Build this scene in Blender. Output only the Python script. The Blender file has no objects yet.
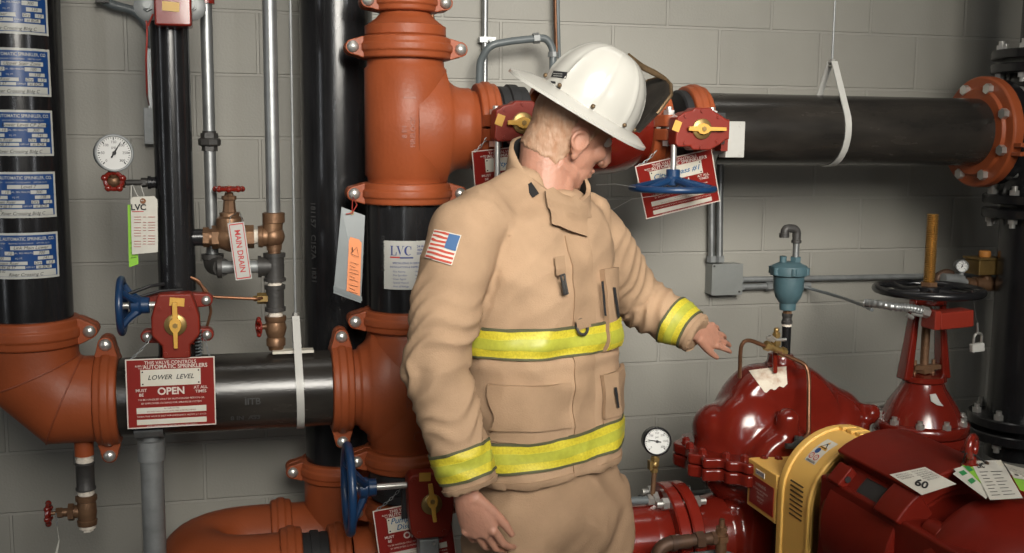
import bpy, bmesh, math, random
from mathutils import Vector, Matrix, noise as mnoise
V = Vector
PI = math.pi
random.seed(7)
C = bpy.context.scene.collection
X, Y, Z = V((1, 0, 0)), V((0, 1, 0)), V((0, 0, 1))

# ------------------------------------------------------------------ camera
F, PIT, YAW, ROLL, DIST, EYE = 1070.0, math.radians(7.318), math.radians(14.205), math.radians(0.528), 3.643, 1.63
CAM = V((0, -DIST, EYE))
_r = V((math.cos(YAW), -math.sin(YAW), 0))
_f = V((math.sin(YAW), math.cos(YAW), 0))
FW = _f * math.cos(PIT) - Z * math.sin(PIT)
UP0 = _f * math.sin(PIT) + Z * math.cos(PIT)
RT = _r * math.cos(ROLL) + UP0 * math.sin(ROLL)
UPV = UP0 * math.cos(ROLL) - _r * math.sin(ROLL)
cd = bpy.data.cameras.new('camera')
cam = bpy.data.objects.new('camera', cd)
C.objects.link(cam)
cd.sensor_width = 36.0
cd.lens = F * 36.0 / 1024
cd.clip_start = 0.05
mw = Matrix((RT, UPV, -FW)).transposed().to_4x4()
mw.translation = CAM
cam.matrix_world = mw
bpy.context.scene.camera = cam

def ray(px, py):
    return RT * ((px - 512) / F) + UPV * (-(py - 276.5) / F) + FW
def P(px, py, off=0.56):           # point of the sight line on the plane 'off' metres in front of the wall
    d = ray(px, py)
    return CAM + d * ((-off - CAM.y) / d.y)
def PZ(px, py, z):
    d = ray(px, py)
    return CAM + d * ((z - CAM.z) / d.z)
def M(p):                          # pixels per metre at a point
    return F / (V(p) - CAM).dot(FW)
def pix(p):
    d = V(p) - CAM
    z = d.dot(FW)
    return (512 + F * d.dot(RT) / z, 276.5 - F * d.dot(UPV) / z)

# ------------------------------------------------------------------ materials
MATS = {}
def mat(name, col, rough=0.5, metal=0.0, var=0.12, scale=8.0, bump=0.0, bscale=60.0, coat=0.0, col2=None, rvar=0.0, spec=0.5, stretch=None, emit=None, sub=0.0):
    if name in MATS: return MATS[name]
    m = bpy.data.materials.new(name)
    m.use_nodes = True
    nt = m.node_tree
    b = nt.nodes['Principled BSDF']
    b.inputs['Roughness'].default_value = rough
    b.inputs['Metallic'].default_value = metal
    b.inputs['Coat Weight'].default_value = coat
    b.inputs['Coat Roughness'].default_value = 0.12
    b.inputs['Specular IOR Level'].default_value = spec
    if sub:
        b.inputs['Subsurface Weight'].default_value = sub
        b.inputs['Subsurface Radius'].default_value = (0.012, 0.005, 0.003)
    tc = nt.nodes.new('ShaderNodeTexCoord')
    src = tc.outputs['Object']
    if stretch:
        mp = nt.nodes.new('ShaderNodeMapping'); mp.inputs['Scale'].default_value = stretch
        nt.links.new(src, mp.inputs['Vector']); src = mp.outputs['Vector']
    n = nt.nodes.new('ShaderNodeTexNoise')
    n.inputs['Scale'].default_value = scale; n.inputs['Detail'].default_value = 5; n.inputs['Roughness'].default_value = 0.6
    nt.links.new(src, n.inputs['Vector'])
    mx = nt.nodes.new('ShaderNodeMix'); mx.data_type = 'RGBA'
    if col2 is None:
        a = [max(0, c * (1 - var)) for c in col]; c2 = [min(1, c * (1 + var)) for c in col]
    else:
        a, c2 = col, col2
    mx.inputs[6].default_value = (*a, 1); mx.inputs[7].default_value = (*c2, 1)
    rp = nt.nodes.new('ShaderNodeMapRange')
    rp.inputs['From Min'].default_value = 0.3; rp.inputs['From Max'].default_value = 0.7
    nt.links.new(n.outputs['Fac'], rp.inputs['Value'])
    nt.links.new(rp.outputs['Result'], mx.inputs[0])
    nt.links.new(mx.outputs[2], b.inputs['Base Color'])
    if rvar:
        r2 = nt.nodes.new('ShaderNodeMapRange')
        r2.inputs['To Min'].default_value = max(0.02, rough - rvar); r2.inputs['To Max'].default_value = rough + rvar
        nt.links.new(n.outputs['Fac'], r2.inputs['Value']); nt.links.new(r2.outputs['Result'], b.inputs['Roughness'])
    if bump:
        n2 = nt.nodes.new('ShaderNodeTexNoise'); n2.inputs['Scale'].default_value = bscale; n2.inputs['Detail'].default_value = 3
        nt.links.new(src, n2.inputs['Vector'])
        bp = nt.nodes.new('ShaderNodeBump'); bp.inputs['Strength'].default_value = bump; bp.inputs['Distance'].default_value = 0.003
        nt.links.new(n2.outputs['Fac'], bp.inputs['Height']); nt.links.new(bp.outputs['Normal'], b.inputs['Normal'])
    if emit:
        b.inputs['Emission Color'].default_value = (*emit[:3], 1); b.inputs['Emission Strength'].default_value = emit[3]
    MATS[name] = m
    return m

ORANGE = mat('orange_enamel', (0.255, 0.058, 0.0185), 0.46, spec=0.32, var=0.14, scale=5, bump=0.25, bscale=90, rvar=0.08)
RED = mat('red_gloss_paint', (0.17, 0.013, 0.007), 0.22, var=0.15, scale=6, bump=0.12, bscale=25, coat=0.3)
REDBOX = mat('red_satin_paint', (0.185, 0.019, 0.010), 0.4, spec=0.3, var=0.08, scale=9, bump=0.15, bscale=70)
PUMPRED = mat('deep_red_paint', (0.118, 0.0095, 0.0052), 0.2, var=0.2, scale=7, bump=0.35, bscale=9, coat=0.35)
MOTORRED = mat('dull_red_paint', (0.115, 0.0085, 0.0045), 0.42, spec=0.14, var=0.2, scale=6, bump=0.15, bscale=18)
BLACK = mat('black_steel', (0.012, 0.012, 0.013), 0.2, var=0.5, scale=5, bump=0.06, bscale=60, rvar=0.06, stretch=(3, 3, 0.6))
BLACKH = mat('black_steel_worn', (0.010, 0.0095, 0.009), 0.25, scale=4, bump=0.08, bscale=60, rvar=0.08, stretch=(0.8, 3, 3), col2=(0.030, 0.026, 0.022))
MATBLACK = mat('matt_black', (0.014, 0.014, 0.015), 0.6, scale=9, var=0.3)
BLACKPAINT = mat('black_gloss_paint', (0.01, 0.01, 0.011), 0.25, scale=9, var=0.3)
IRON = mat('black_iron', (0.035, 0.033, 0.031), 0.5, scale=14, var=0.4, bump=0.3, bscale=90)
GALV = mat('galvanised_steel', (0.30, 0.31, 0.31), 0.38, 0.75, scale=20, var=0.14, rvar=0.08)
GALVD = mat('dull_zinc', (0.24, 0.25, 0.25), 0.5, 0.45, scale=25, var=0.15, rvar=0.1)
STEEL = mat('zinc_bolt', (0.55, 0.54, 0.51), 0.34, 0.8, scale=30, var=0.15)
BRONZE = mat('bronze', (0.24, 0.135, 0.072), 0.45, 0.6, scale=22, col2=(0.13, 0.07, 0.04), bump=0.3, bscale=120)
BRASS = mat('brass', (0.30, 0.20, 0.075), 0.4, 0.75, scale=24, var=0.2)
COPPER = mat('copper_tube', (0.17, 0.078, 0.04), 0.42, 0.7, scale=18, var=0.3)
RUST = mat('rusty_pipe', (0.12, 0.062, 0.035), 0.55, 0.4, scale=16, col2=(0.05, 0.03, 0.022), bump=0.3)
BLUE = mat('blue_paint', (0.008, 0.034, 0.095), 0.34, scale=8, var=0.15, bump=0.1)
TEAL = mat('teal_paint', (0.05, 0.10, 0.118), 0.55, scale=12, var=0.12, bump=0.3, bscale=80)
YEL = mat('yellow_indicator', (0.60, 0.33, 0.055), 0.42, scale=20, var=0.1)
GUARD = mat('guard_yellow', (0.74, 0.44, 0.11), 0.45, scale=3, var=0.06)
WHITE = mat('white_enamel', (0.42, 0.415, 0.39), 0.4, scale=14, var=0.06)
DIALW = mat('dial_white', (0.62, 0.62, 0.60), 0.35, scale=10, var=0.03)
PAPER = mat('paper', (0.56, 0.54, 0.48), 0.8, scale=20, var=0.06)
SIGNRED = mat('sign_red', (0.22, 0.016, 0.012), 0.3, scale=7, var=0.1)
SIGNW = mat('sign_white', (0.60, 0.54, 0.48), 0.5, scale=12, var=0.08)
LABELW = mat('label_white', (0.58, 0.54, 0.44), 0.5, scale=14, col2=(0.62, 0.60, 0.54))
SIGNBLUE = mat('placard_blue', (0.010, 0.055, 0.20), 0.28, scale=6, var=0.1)
PLACW = mat('placard_white', (0.50, 0.50, 0.46), 0.35, scale=14, var=0.08)
INK = mat('black_ink', (0.012, 0.012, 0.014), 0.6)
INKB = mat('blue_ink', (0.012, 0.11, 0.26), 0.6)
REDINK = mat('red_ink', (0.42, 0.03, 0.03), 0.5)
NAVY = mat('navy_ink', (0.012, 0.03, 0.17), 0.5)
LIME = mat('lime_card', (0.24, 0.52, 0.045), 0.7, var=0.05)
SALMON = mat('salmon_card', (0.72, 0.25, 0.10), 0.7, var=0.05)
GREYPL = mat('grey_plastic_sleeve', (0.17, 0.19, 0.195), 0.38, var=0.1, scale=10)
BOXGREY = mat('grey_box_paint', (0.24, 0.25, 0.24), 0.45, 0.3, scale=12, var=0.08)
GREYPIPE = mat('grey_plastic_conduit', (0.10, 0.115, 0.12), 0.4, scale=12, var=0.1)
TAPE = mat('white_pipe_tape', (0.62, 0.56, 0.48), 0.7, scale=60, var=0.15, bump=0.3)
CREAM = mat('cream_tape', (0.60, 0.40, 0.15), 0.7, var=0.08)
STRING = mat('white_string', (0.55, 0.54, 0.50), 0.8)
WIRE = mat('bright_wire', (0.5, 0.5, 0.48), 0.3, 0.9)
REDWIRE = mat('red_wire', (0.30, 0.03, 0.02), 0.5)
CAST = mat('cast_lettering', (0.22, 0.05, 0.018), 0.45, var=0.05)
STENCIL = mat('grey_stencil', (0.034, 0.034, 0.034), 0.6, var=0.3, scale=40)

# ------------------------------------------------------------------ mesh building
def frame(axis, ref=None):
    a = V(axis).normalized()
    if ref is None: ref = Z if abs(a.z) < 0.9 else X
    u = V(ref) - a * V(ref).dot(a)
    u.normalize()
    return u, a.cross(u), a

def fillet(pts, r, n=5):
    pts = [V(p) for p in pts]
    out = [pts[0]]
    for i in range(1, len(pts) - 1):
        a, b, c = pts[i - 1], pts[i], pts[i + 1]
        d1, d2 = (a - b).normalized(), (c - b).normalized()
        ang = d1.angle(d2)
        if ang > PI - 0.02:
            out.append(b); continue
        t = min(r / math.tan(ang / 2), (a - b).length * 0.49, (c - b).length * 0.49)
        p0, p2 = b + d1 * t, b + d2 * t
        for k in range(n + 1):
            s = k / n
            out.append(p0 * (1 - s) ** 2 + b * 2 * s * (1 - s) + p2 * s * s)
    out.append(pts[-1])
    return out

class MB:
    def __init__(self):
        self.bm = bmesh.new(); self.mi = 0
    def raw(self, vs, fs):
        bv = [self.bm.verts.new(v) for v in vs]
        for f in fs:
            try:
                q = self.bm.faces.new([bv[i] for i in f]); q.material_index = self.mi
            except ValueError: pass
        return self
    def rings(self, rs, closed=True, caps=True, loop=False):
        n = len(rs[0]); vs = [v for r in rs for v in r]; fs = []
        m = len(rs)
        for i in range(m if loop else m - 1):
            j = (i + 1) % m
            for k in range(n if closed else n - 1):
                l = (k + 1) % n
                fs.append((i * n + k, i * n + l, j * n + l, j * n + k))
        if caps and not loop:
            fs.append(tuple(range(n - 1, -1, -1))); fs.append(tuple((m - 1) * n + k for k in range(n)))
        return self.raw(vs, fs)
    def tube(self, pts, r, n=14, caps=True, flat=None, ref=None):
        pts = [V(p) for p in pts]; m = len(pts)
        rad = r if isinstance(r, (list, tuple)) else [r] * m
        t0 = (pts[1] - pts[0]).normalized()
        u, w, _ = frame(t0, ref); rs = []; prev = t0
        for i in range(m):
            if i == 0: t = t0
            elif i == m - 1: t = (pts[i] - pts[i - 1]).normalized()
            else:
                t = (pts[i + 1] - pts[i]).normalized() + (pts[i] - pts[i - 1]).normalized()
                t = t.normalized() if t.length > 1e-6 else prev
            q = prev.rotation_difference(t)
            u = q @ u; u = (u - t * u.dot(t)).normalized(); w = t.cross(u); prev = t
            fx, fy = flat if flat else (1, 1)
            rs.append([pts[i] + u * (rad[i] * fx * math.cos(2 * PI * k / n)) + w * (rad[i] * fy * math.sin(2 * PI * k / n)) for k in range(n)])
        return self.rings(rs, caps=caps)
    def cyl(self, a, b, r, r2=None, n=20):
        return self.tube([a, b], [r, r if r2 is None else r2], n)
    def hexa(self, a, b, r):
        return self.tube([a, b], r, 6)
    def lathe(self, o, axis, prof, n=36, a0=0.0, a1=None, ref=None, caps=True):
        u, w, a = frame(axis, ref); o = V(o); full = a1 is None
        rng = 2 * PI if full else a1 - a0
        m = n if full else n + 1
        rs = [[o + a * t + u * (r * math.cos(a0 + rng * k / n)) + w * (r * math.sin(a0 + rng * k / n)) for k in range(m)] for t, r in prof]
        self.rings(rs, closed=full, caps=False)
        if full and caps:
            for r in (rs[0][::-1], rs[-1]):
                c = sum(r, V()) / m
                if (r[0] - c).length > 1e-5: self.raw(r, [tuple(range(m))])
        if not full and caps:
            for k in (0, m - 1):
                self.raw([r[k] for r in rs], [tuple(range(len(rs)))])
        return self
    def solidlathe(self, o, axis, prof, **k):  # closed profile loop
        return self.lathe(o, axis, prof + [prof[0]], caps=k.pop('caps', False), **k)
    def box(self, c, s, R=None):
        c = V(c); hx, hy, hz = s[0] / 2, s[1] / 2, s[2] / 2
        vs = [V((x, y, z)) for x in (-hx, hx) for y in (-hy, hy) for z in (-hz, hz)]
        if R is not None: vs = [R @ v for v in vs]
        return self.raw([c + v for v in vs], [(0, 1, 3, 2), (4, 6, 7, 5), (0, 4, 5, 1), (2, 3, 7, 6), (0, 2, 6, 4), (1, 5, 7, 3)])
    def prism(self, pts2, o, u, v, depth):
        o, u, v, d = V(o), V(u), V(v), V(depth)
        a = [o + u * p[0] + v * p[1] for p in pts2]
        return self.rings([a, [p + d for p in a]])
    def poly(self, pts):
        return self.raw([V(p) for p in pts], [tuple(range(len(pts)))])
    def sphere(self, c, r, s=(1, 1, 1), nu=16, nv=10, R=None):
        c = V(c); vs = []; fs = []
        for i in range(1, nv):
            th = PI * i / nv
            for k in range(nu):
                ph = 2 * PI * k / nu
                q = V((r * s[0] * math.sin(th) * math.cos(ph), r * s[1] * math.sin(th) * math.sin(ph), r * s[2] * math.cos(th)))
                vs.append(q)
        vs += [V((0, 0, r * s[2])), V((0, 0, -r * s[2]))]
        if R is not None: vs = [R @ q for q in vs]
        vs = [c + q for q in vs]
        for i in range(nv - 2):
            for k in range(nu):
                l = (k + 1) % nu
                fs.append((i * nu + k, (i + 1) * nu + k, (i + 1) * nu + l, i * nu + l))
        t, b = len(vs) - 2, len(vs) - 1
        for k in range(nu):
            l = (k + 1) % nu
            fs.append((t, k, l)); fs.append((b, (nv - 2) * nu + l, (nv - 2) * nu + k))
        return self.raw(vs, fs)
    def torus(self, c, axis, R, r, n=40, m=12, sq=1.0):
        u, w, a = frame(axis); c = V(c); rs = []
        for i in range(n):
            d = u * math.cos(2 * PI * i / n) + w * math.sin(2 * PI * i / n)
            rs.append([c + d * (R + r * math.cos(2 * PI * k / m)) + a * (r * sq * math.sin(2 * PI * k / m)) for k in range(m)])
        return self.rings(rs, loop=True)
    def text(self, s, o, u, v, size, align='CENTER', bold=0.0, shear=0.0, wx=1.0, warp=None):
        c = bpy.data.curves.new('t', 'FONT'); c.body = s; c.size = size; c.align_x = align; c.align_y = 'CENTER'
        c.offset = bold * size; c.shear = shear; c.resolution_u = 3
        ob = bpy.data.objects.new('t', c); me = ob.to_mesh(); o, u, v = V(o), V(u), V(v)
        vs = [q.co.copy() for q in me.vertices]
        fs = [tuple(p.vertices) for p in me.polygons]
        ob.to_mesh_clear(); bpy.data.objects.remove(ob); bpy.data.curves.remove(c)
        if warp: vs = [warp(q.x * wx, q.y) for q in vs]
        else: vs = [o + u * (q.x * wx) + v * q.y for q in vs]
        return self.raw(vs, fs)
    def xform(self, mtx):
        bmesh.ops.transform(self.bm, matrix=mtx, verts=self.bm.verts[:]); return self

def wloc(o):
    l = V((0, 0, 0))
    while o is not None:
        l += o.location; o = o.parent
    return l

def finish(me, ang=36):
    bm = bmesh.new(); bm.from_mesh(me)
    lim = math.radians(ang)
    for f in bm.faces: f.smooth = True
    for e in bm.edges:
        if len(e.link_faces) == 2:
            if e.calc_face_angle(0) > lim: e.smooth = False
    bm.to_mesh(me); bm.free()

def obj(name, mb, m, parent=None, bevel=0.0, ang=36, seg=2, fix=True):
    me = bpy.data.meshes.new(name)
    if fix: bmesh.ops.recalc_face_normals(mb.bm, faces=mb.bm.faces[:])
    mb.bm.to_mesh(me); mb.bm.free()
    for q in (m if isinstance(m, (list, tuple)) else [m]): me.materials.append(q)
    o = bpy.data.objects.new(name, me); C.objects.link(o)
    if parent is not None:
        off = wloc(parent)
        o.parent = parent
        me.transform(Matrix.Translation(-off))
    else:
        xs = [q.co for q in me.vertices]
        c = V(((min(q.x for q in xs) + max(q.x for q in xs)) / 2, (min(q.y for q in xs) + max(q.y for q in xs)) / 2, min(q.z for q in xs)))
        me.transform(Matrix.Translation(-c)); o.location = c
    if bevel:
        b = o.modifiers.new('bevel', 'BEVEL'); b.width = bevel; b.segments = seg; b.limit_method = 'ANGLE'; b.angle_limit = math.radians(40); b.harden_normals = False
        for p in me.polygons: p.use_smooth = True
        finish(me, 200)
        wn = o.modifiers.new('wn', 'WEIGHTED_NORMAL'); wn.keep_sharp = False
    else:
        finish(me, ang)
    return o
def thing(name, label, cat, loc, group=None):
    o = bpy.data.objects.new(name, None); C.objects.link(o)
    o.location = V(loc); o.empty_display_size = 0.05
    return tag(o, label, cat, group)
def tag(o, label, cat, group=None):
    o['label'] = label; o['category'] = cat
    if group: o['group'] = group
    return o
def struct(name, mb, m, **k):
    o = obj(name, mb, m, **k); o['kind'] = 'structure'; return o
def one(name, mb, m, label, cat, group=None, **k):
    return tag(obj(name, mb, m, **k), label, cat, group)

# ------------------------------------------------------------------ room
def wall_mat(name='painted_block', brick=True):
    m = bpy.data.materials.new(name); m.use_nodes = True
    nt = m.node_tree; b = nt.nodes['Principled BSDF']; N = nt.nodes.new; L = nt.links.new
    b.inputs['Roughness'].default_value = 0.55
    tc = N('ShaderNodeTexCoord')
    mp = N('ShaderNodeMapping'); mp.inputs['Rotation'].default_value = (-PI / 2, 0, 0)
    sx = N('ShaderNodeSeparateXYZ'); cx = N('ShaderNodeCombineXYZ')
    L(tc.outputs['Object'], sx.inputs[0])
    ad = N('ShaderNodeMath'); ad.operation = 'ADD'; ad.inputs[1].default_value = -0.4686 + 0.4064 * 40
    L(sx.outputs['X'], ad.inputs[0]); L(ad.outputs[0], cx.inputs['X']); L(sx.outputs['Z'], cx.inputs['Y'])
    br = N('ShaderNodeTexBrick')
    br.inputs['Scale'].default_value = 1.0; br.inputs['Brick Width'].default_value = 0.4064; br.inputs['Row Height'].default_value = 0.2032
    br.inputs['Mortar Size'].default_value = 0.006; br.inputs['Mortar Smooth'].default_value = 0.35
    br.inputs['Color1'].default_value = (0.265, 0.256, 0.226, 1); br.inputs['Color2'].default_value = (0.281, 0.272, 0.240, 1); br.inputs['Mortar'].default_value = (0.302, 0.292, 0.260, 1)
    L(cx.outputs[0], br.inputs['Vector'])
    n1 = N('ShaderNodeTexNoise'); n1.inputs['Scale'].default_value = 2.2; n1.inputs['Detail'].default_value = 6; L(tc.outputs['Object'], n1.inputs['Vector'])
    mx = N('ShaderNodeMix'); mx.data_type = 'RGBA'; mx.blend_type = 'MULTIPLY'; mx.inputs[0].default_value = 1.0
    rp = N('ShaderNodeMapRange'); rp.inputs['From Min'].default_value = 0.3; rp.inputs['From Max'].default_value = 0.7; rp.inputs['To Min'].default_value = 0.9; rp.inputs['To Max'].default_value = 1.06
    L(n1.outputs['Fac'], rp.inputs['Value'])
    L(br.outputs['Color'], mx.inputs[6]); L(rp.outputs['Result'], mx.inputs[7]); L(mx.outputs[2], b.inputs['Base Color'])
    n2 = N('ShaderNodeTexNoise'); n2.inputs['Scale'].default_value = 130; n2.inputs['Detail'].default_value = 4; L(tc.outputs['Object'], n2.inputs['Vector'])
    n3 = N('ShaderNodeTexVoronoi'); n3.inputs['Scale'].default_value = 70; L(tc.outputs['Object'], n3.inputs['Vector'])
    b1 = N('ShaderNodeBump'); b1.inputs['Strength'].default_value = 0.9; b1.inputs['Distance'].default_value = 0.004; b1.invert = True
    L(br.outputs['Fac'], b1.inputs['Height'])
    b2 = N('ShaderNodeBump'); b2.inputs['Strength'].default_value = 0.32; b2.inputs['Distance'].default_value = 0.003
    L(n2.outputs['Fac'], b2.inputs['Height']); L(b1.outputs['Normal'], b2.inputs['Normal']); L(b2.outputs['Normal'], b.inputs['Normal'])
    return m
WALLM = wall_mat()
PLAINW = mat('painted_wall', (0.30, 0.295, 0.27), 0.6, scale=2, var=0.06)
CONC = mat('grey_concrete', (0.16, 0.155, 0.145), 0.7, scale=3, var=0.2, bump=0.2)
CEILM = mat('ceiling_paint', (0.42, 0.42, 0.40), 0.8, scale=2, var=0.05)
RX0, RX1, RY0, RH = -3.2, 4.2, -6.2, 3.6
s = struct('wall_back', MB().box(((RX0 + RX1) / 2, 0.1, RH / 2), (RX1 - RX0, 0.2, RH)), WALLM)
s.data.transform(Matrix.Translation(s.location)); s.location = (0, 0, 0)
struct('floor', MB().box(((RX0 + RX1) / 2, (RY0 + 0.2) / 2, -0.05), (RX1 - RX0, -RY0 + 0.2, 0.1)), CONC)
struct('ceiling', MB().box(((RX0 + RX1) / 2, (RY0 + 0.2) / 2, RH + 0.05), (RX1 - RX0, -RY0 + 0.2, 0.1)), CEILM)
struct('wall_left', MB().box((RX0 - 0.1, RY0 / 2, RH / 2), (0.2, -RY0, RH)), PLAINW)
struct('wall_right', MB().box((RX1 + 0.1, RY0 / 2, RH / 2), (0.2, -RY0, RH)), PLAINW)
struct('wall_front', MB().box(((RX0 + RX1) / 2, RY0 - 0.1, RH / 2), (RX1 - RX0, 0.2, RH)), PLAINW)

# ------------------------------------------------------------------ lights
def area(name, loc, target, size, power, col=(1, 0.96, 0.88), spread=180):
    l = bpy.data.lights.new(name, 'AREA'); l.shape = 'RECTANGLE'; l.size, l.size_y = size; l.energy = power; l.color = col; l.spread = math.radians(spread)
    o = bpy.data.objects.new(name, l); C.objects.link(o); o.location = V(loc)
    o.rotation_euler = (V(target) - V(loc)).to_track_quat('-Z', 'Y').to_euler()
    return o
area('key_softbox', (0.75, -4.3, 2.75), (0.95, -0.9, 1.62), (1.9, 1.4), 33, (1, 0.955, 0.87), 56)
area('ceiling_strip_light', (1.1, -0.75, 3.5), (1.1, -0.7, 1.0), (2.6, 0.10), 5.5, (1, 0.97, 0.9), 150)
area('left_tall_lamp', (-3.1, -2.5, 1.9), (-0.6, -0.5, 1.6), (0.07, 2.4), 5.5, (0.92, 0.96, 1), 150)
area('front_tall_lamp', (-0.9, -5.8, 1.9), (-0.4, -0.4, 1.6), (0.05, 2.2), 5, (0.95, 0.98, 1), 120)
area('right_tall_lamp', (2.4, -4.2, 2.2), (-0.2, -0.4, 1.6), (0.06, 1.8), 6, (0.97, 0.98, 1), 120)
w = bpy.data.worlds.new('world'); bpy.context.scene.world = w; w.use_nodes = True
w.node_tree.nodes['Background'].inputs[0].default_value = (0.5, 0.5, 0.5, 1); w.node_tree.nodes['Background'].inputs[1].default_value = 0.12
bpy.context.scene.view_settings.view_transform = 'Standard'
# ------------------------------------------------------------------ pipework
OFF = 0.56
R8 = 0.1095
def strip_path(mb, pts, wv, th):
    pts = [V(p) for p in pts]; wv = V(wv); rs = []
    for i, p in enumerate(pts):
        t = (pts[min(i + 1, len(pts) - 1)] - pts[max(i - 1, 0)]).normalized()
        nrm = t.cross(wv).normalized() * (th / 2)
        rs.append([p - wv / 2 - nrm, p + wv / 2 - nrm, p + wv / 2 + nrm, p - wv / 2 + nrm])
    return mb.rings(rs)
def dome_bolt(parent, c, b, ln, r=0.0165, front='dome', m=STEEL):
    mb = MB(); c = V(c); b = V(b).normalized()
    mb.cyl(c - b * ln, c + b * ln, r * 0.55, n=10)
    f = c + b * ln
    if front == 'dome':
        mb.lathe(f, b, [(0, r * 1.0), (r * 0.2, r * 1.02), (r * 0.5, r * 0.85), (r * 0.72, r * 0.5), (r * 0.8, 0.0005)], n=16)
    else:
        mb.hexa(f, f + b * r * 0.9, r * 1.05)
        mb.cyl(f + b * r * 0.9, f + b * r * 1.5, r * 0.55, n=10)
    mb.hexa(c - b * ln, c - b * (ln + r), r * 1.1)
    return obj('bolt', mb, m, parent)
def coupling(label, c, axis, lug, r=R8, w=0.062, ear=0.043, front='dome', m=ORANGE, letters=True, grp='grooved pipe couplings'):
    c = V(c); a = V(axis).normalized(); l = V(lug).normalized(); b = a.cross(l)
    t = thing('pipe_coupling', label, 'pipe coupling', c, grp)
    rr = r + 0.019
    prof = [(-w / 2, r - 0.002), (-w / 2, rr - 0.006), (-w * 0.44, rr), (-w * 0.2, rr + 0.001), (-w * 0.15, rr + 0.006), (w * 0.15, rr + 0.006), (w * 0.2, rr + 0.001), (w * 0.44, rr), (w / 2, rr - 0.006), (w / 2, r - 0.002)]
    g = 0.003
    for s in (1, -1):
        mb = MB()
        a0 = 0.02 if s == 1 else PI + 0.02
        mb.solidlathe(c, a, prof, n=30, a0=a0, a1=a0 + PI - 0.04, ref=l, caps=True)
        for e in (1, -1):
            pr = [(r + 0.004, -w * 0.47), (r + 0.018, -w * 0.47), (r + 0.03, -w * 0.40)]
            q = 0.021
            for k in range(9):
                th = -PI * 0.40 + 0.80 * PI * k / 8
                pr.append((r + ear + q * math.cos(th), q * math.sin(th)))
            pr += [(r + 0.03, w * 0.40), (r + 0.018, w * 0.47), (r + 0.004, w * 0.47)]
            mb.prism(pr, c + b * (s * g), l * e, a, b * (s * 0.034))
        hs = obj('housing', mb, m, t, bevel=0.004)
    bb = b if b.y < 0 or (abs(b.y) < 0.1 and b.z > 0) else -b
    for e in (1, -1):
        dome_bolt(t, c + l * (e * (r + ear)), bb, 0.036, front=front)
    return t
def ring_coupling(label, c, axis, r=R8, w=0.065, m=ORANGE, grp='grooved pipe couplings'):
    return coupling(label, c, axis, Z.cross(V(axis)).normalized() if abs(V(axis).z) < 0.5 else X, r, w, 0.043, 'hex', m, grp=grp)
def pipe(name, label, a, b, r, m, cat='pipe', grp=None, n=40, extra=None):
    mb = MB(); mb.cyl(a, b, r, n=n)
    o = one(name, mb, m, label, cat, grp)
    return o
def cast_text(parent, s, size, fn, m=CAST, bold=0.02):
    mb = MB(); mb.text(s, (0, 0, 0), X, Z, size, warp=fn, bold=bold)
    return obj('cast_lettering', mb, m, parent, fix=False)
def onpipe(c, axis_up, r, th0=0.0):
    """text mapper on a pipe: x runs round the pipe, y along axis_up; angle 0 faces the camera"""
    c = V(c); a = V(axis_up).normalized(); d = CAM - c; d = (d - a * d.dot(a)).normalized(); s = a.cross(d)
    def f(x, y):
        th = th0 + x / r
        return c + a * y + (d * math.cos(th) + s * math.sin(th)) * r
    return f

# ---- column in the middle
COLX = P(406, 200).x
def col(py): return V((COLX, -OFF, P(406, py).z))
def tee(label, zt, zb, zbranch, xb, sgn, rr=0.117):
    o = V((COLX, -OFF, 0)); t = thing('pipe_tee', label, 'pipe tee', (COLX, -OFF, zb))
    mb = MB(); h = zt - zb
    mb.lathe(o + Z * zb, Z, [(0, R8 - 0.001), (0.02, R8 + 0.001), (0.026, rr), (h - 0.026, rr), (h - 0.02, R8 + 0.001), (h, R8 - 0.001)], n=48)
    rs = []; L = abs(xb - COLX); Rf = min(0.055, (h / 2 - rr))
    ts = [0.02, 0.06] + [rr + Rf * (k / 7) - 0.008 for k in range(8)] + [L - 0.03, L - 0.024, L]
    ts = sorted(x for x in ts if x <= L)
    for tt in ts:
        k = min(max((tt - rr + 0.008) / Rf, 0), 1)
        add = Rf - math.sqrt(max(0, Rf * Rf - (Rf * (1 - k)) ** 2))
        rad = rr if tt < L - 0.025 else R8
        ctr = V((COLX + sgn * tt, -OFF, zbranch))
        vz, vy = rad + add, rad - 0.001 + add * 0.15
        rs.append([ctr + Z * (vz * math.cos(2 * PI * q / 40)) + Y * (vy * math.sin(2 * PI * q / 40)) for q in range(40)])
    mb.rings(rs)
    obj('body', mb, ORANGE, t, ang=70)
    return t
# top
coupling('orange coupling at the very top of the central riser, above the reducer', col(3), Z, X, r=0.069, w=0.055, ear=0.040)
t = thing('concentric_reducer', 'orange conical reducer between the two topmost couplings of the central riser', 'pipe reducer', col(36))
mb = MB(); z0 = col(36).z
mb.lathe(col(38), Z, [(0, 0.1095), (0.006, 0.115), (col(25).z - z0, 0.115), (col(24).z - z0, 0.109), (col(17).z - z0, 0.083), (col(12).z - z0, 0.072), (col(6).z - z0, 0.069)], n=44)
obj('body', mb, ORANGE, t)
coupling('large orange coupling under the reducer on the central riser', col(49), Z, X)
ZU = P(800, 130).z
t1 = tee('orange tee high on the central riser with its branch pointing right', col(60).z, col(184).z, ZU - 0.008, P(478, 121).x, 1)
f = onpipe(col(125), Z, 0.1185, 0.14)
mb = MB()
for i, s in enumerate(('8 IN', 'FIRELOCK', 'TEE')): mb.text(s, (0, 0, 0), X, Z, 0.019, warp=(lambda x, y, i=i: f(0.024 * i - 0.02 - y, x - 0.02)), bold=0.03)
mb.text('\u2014', (0, 0, 0), X, Z, 0.03, warp=lambda x, y: f(x - 0.005, y + 0.075), bold=0.05)
obj('cast_lettering', mb, CAST, t1, fix=False)
coupling('orange coupling between the upper tee and the black spool with the white company sticker', col(193), Z, X)
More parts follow.
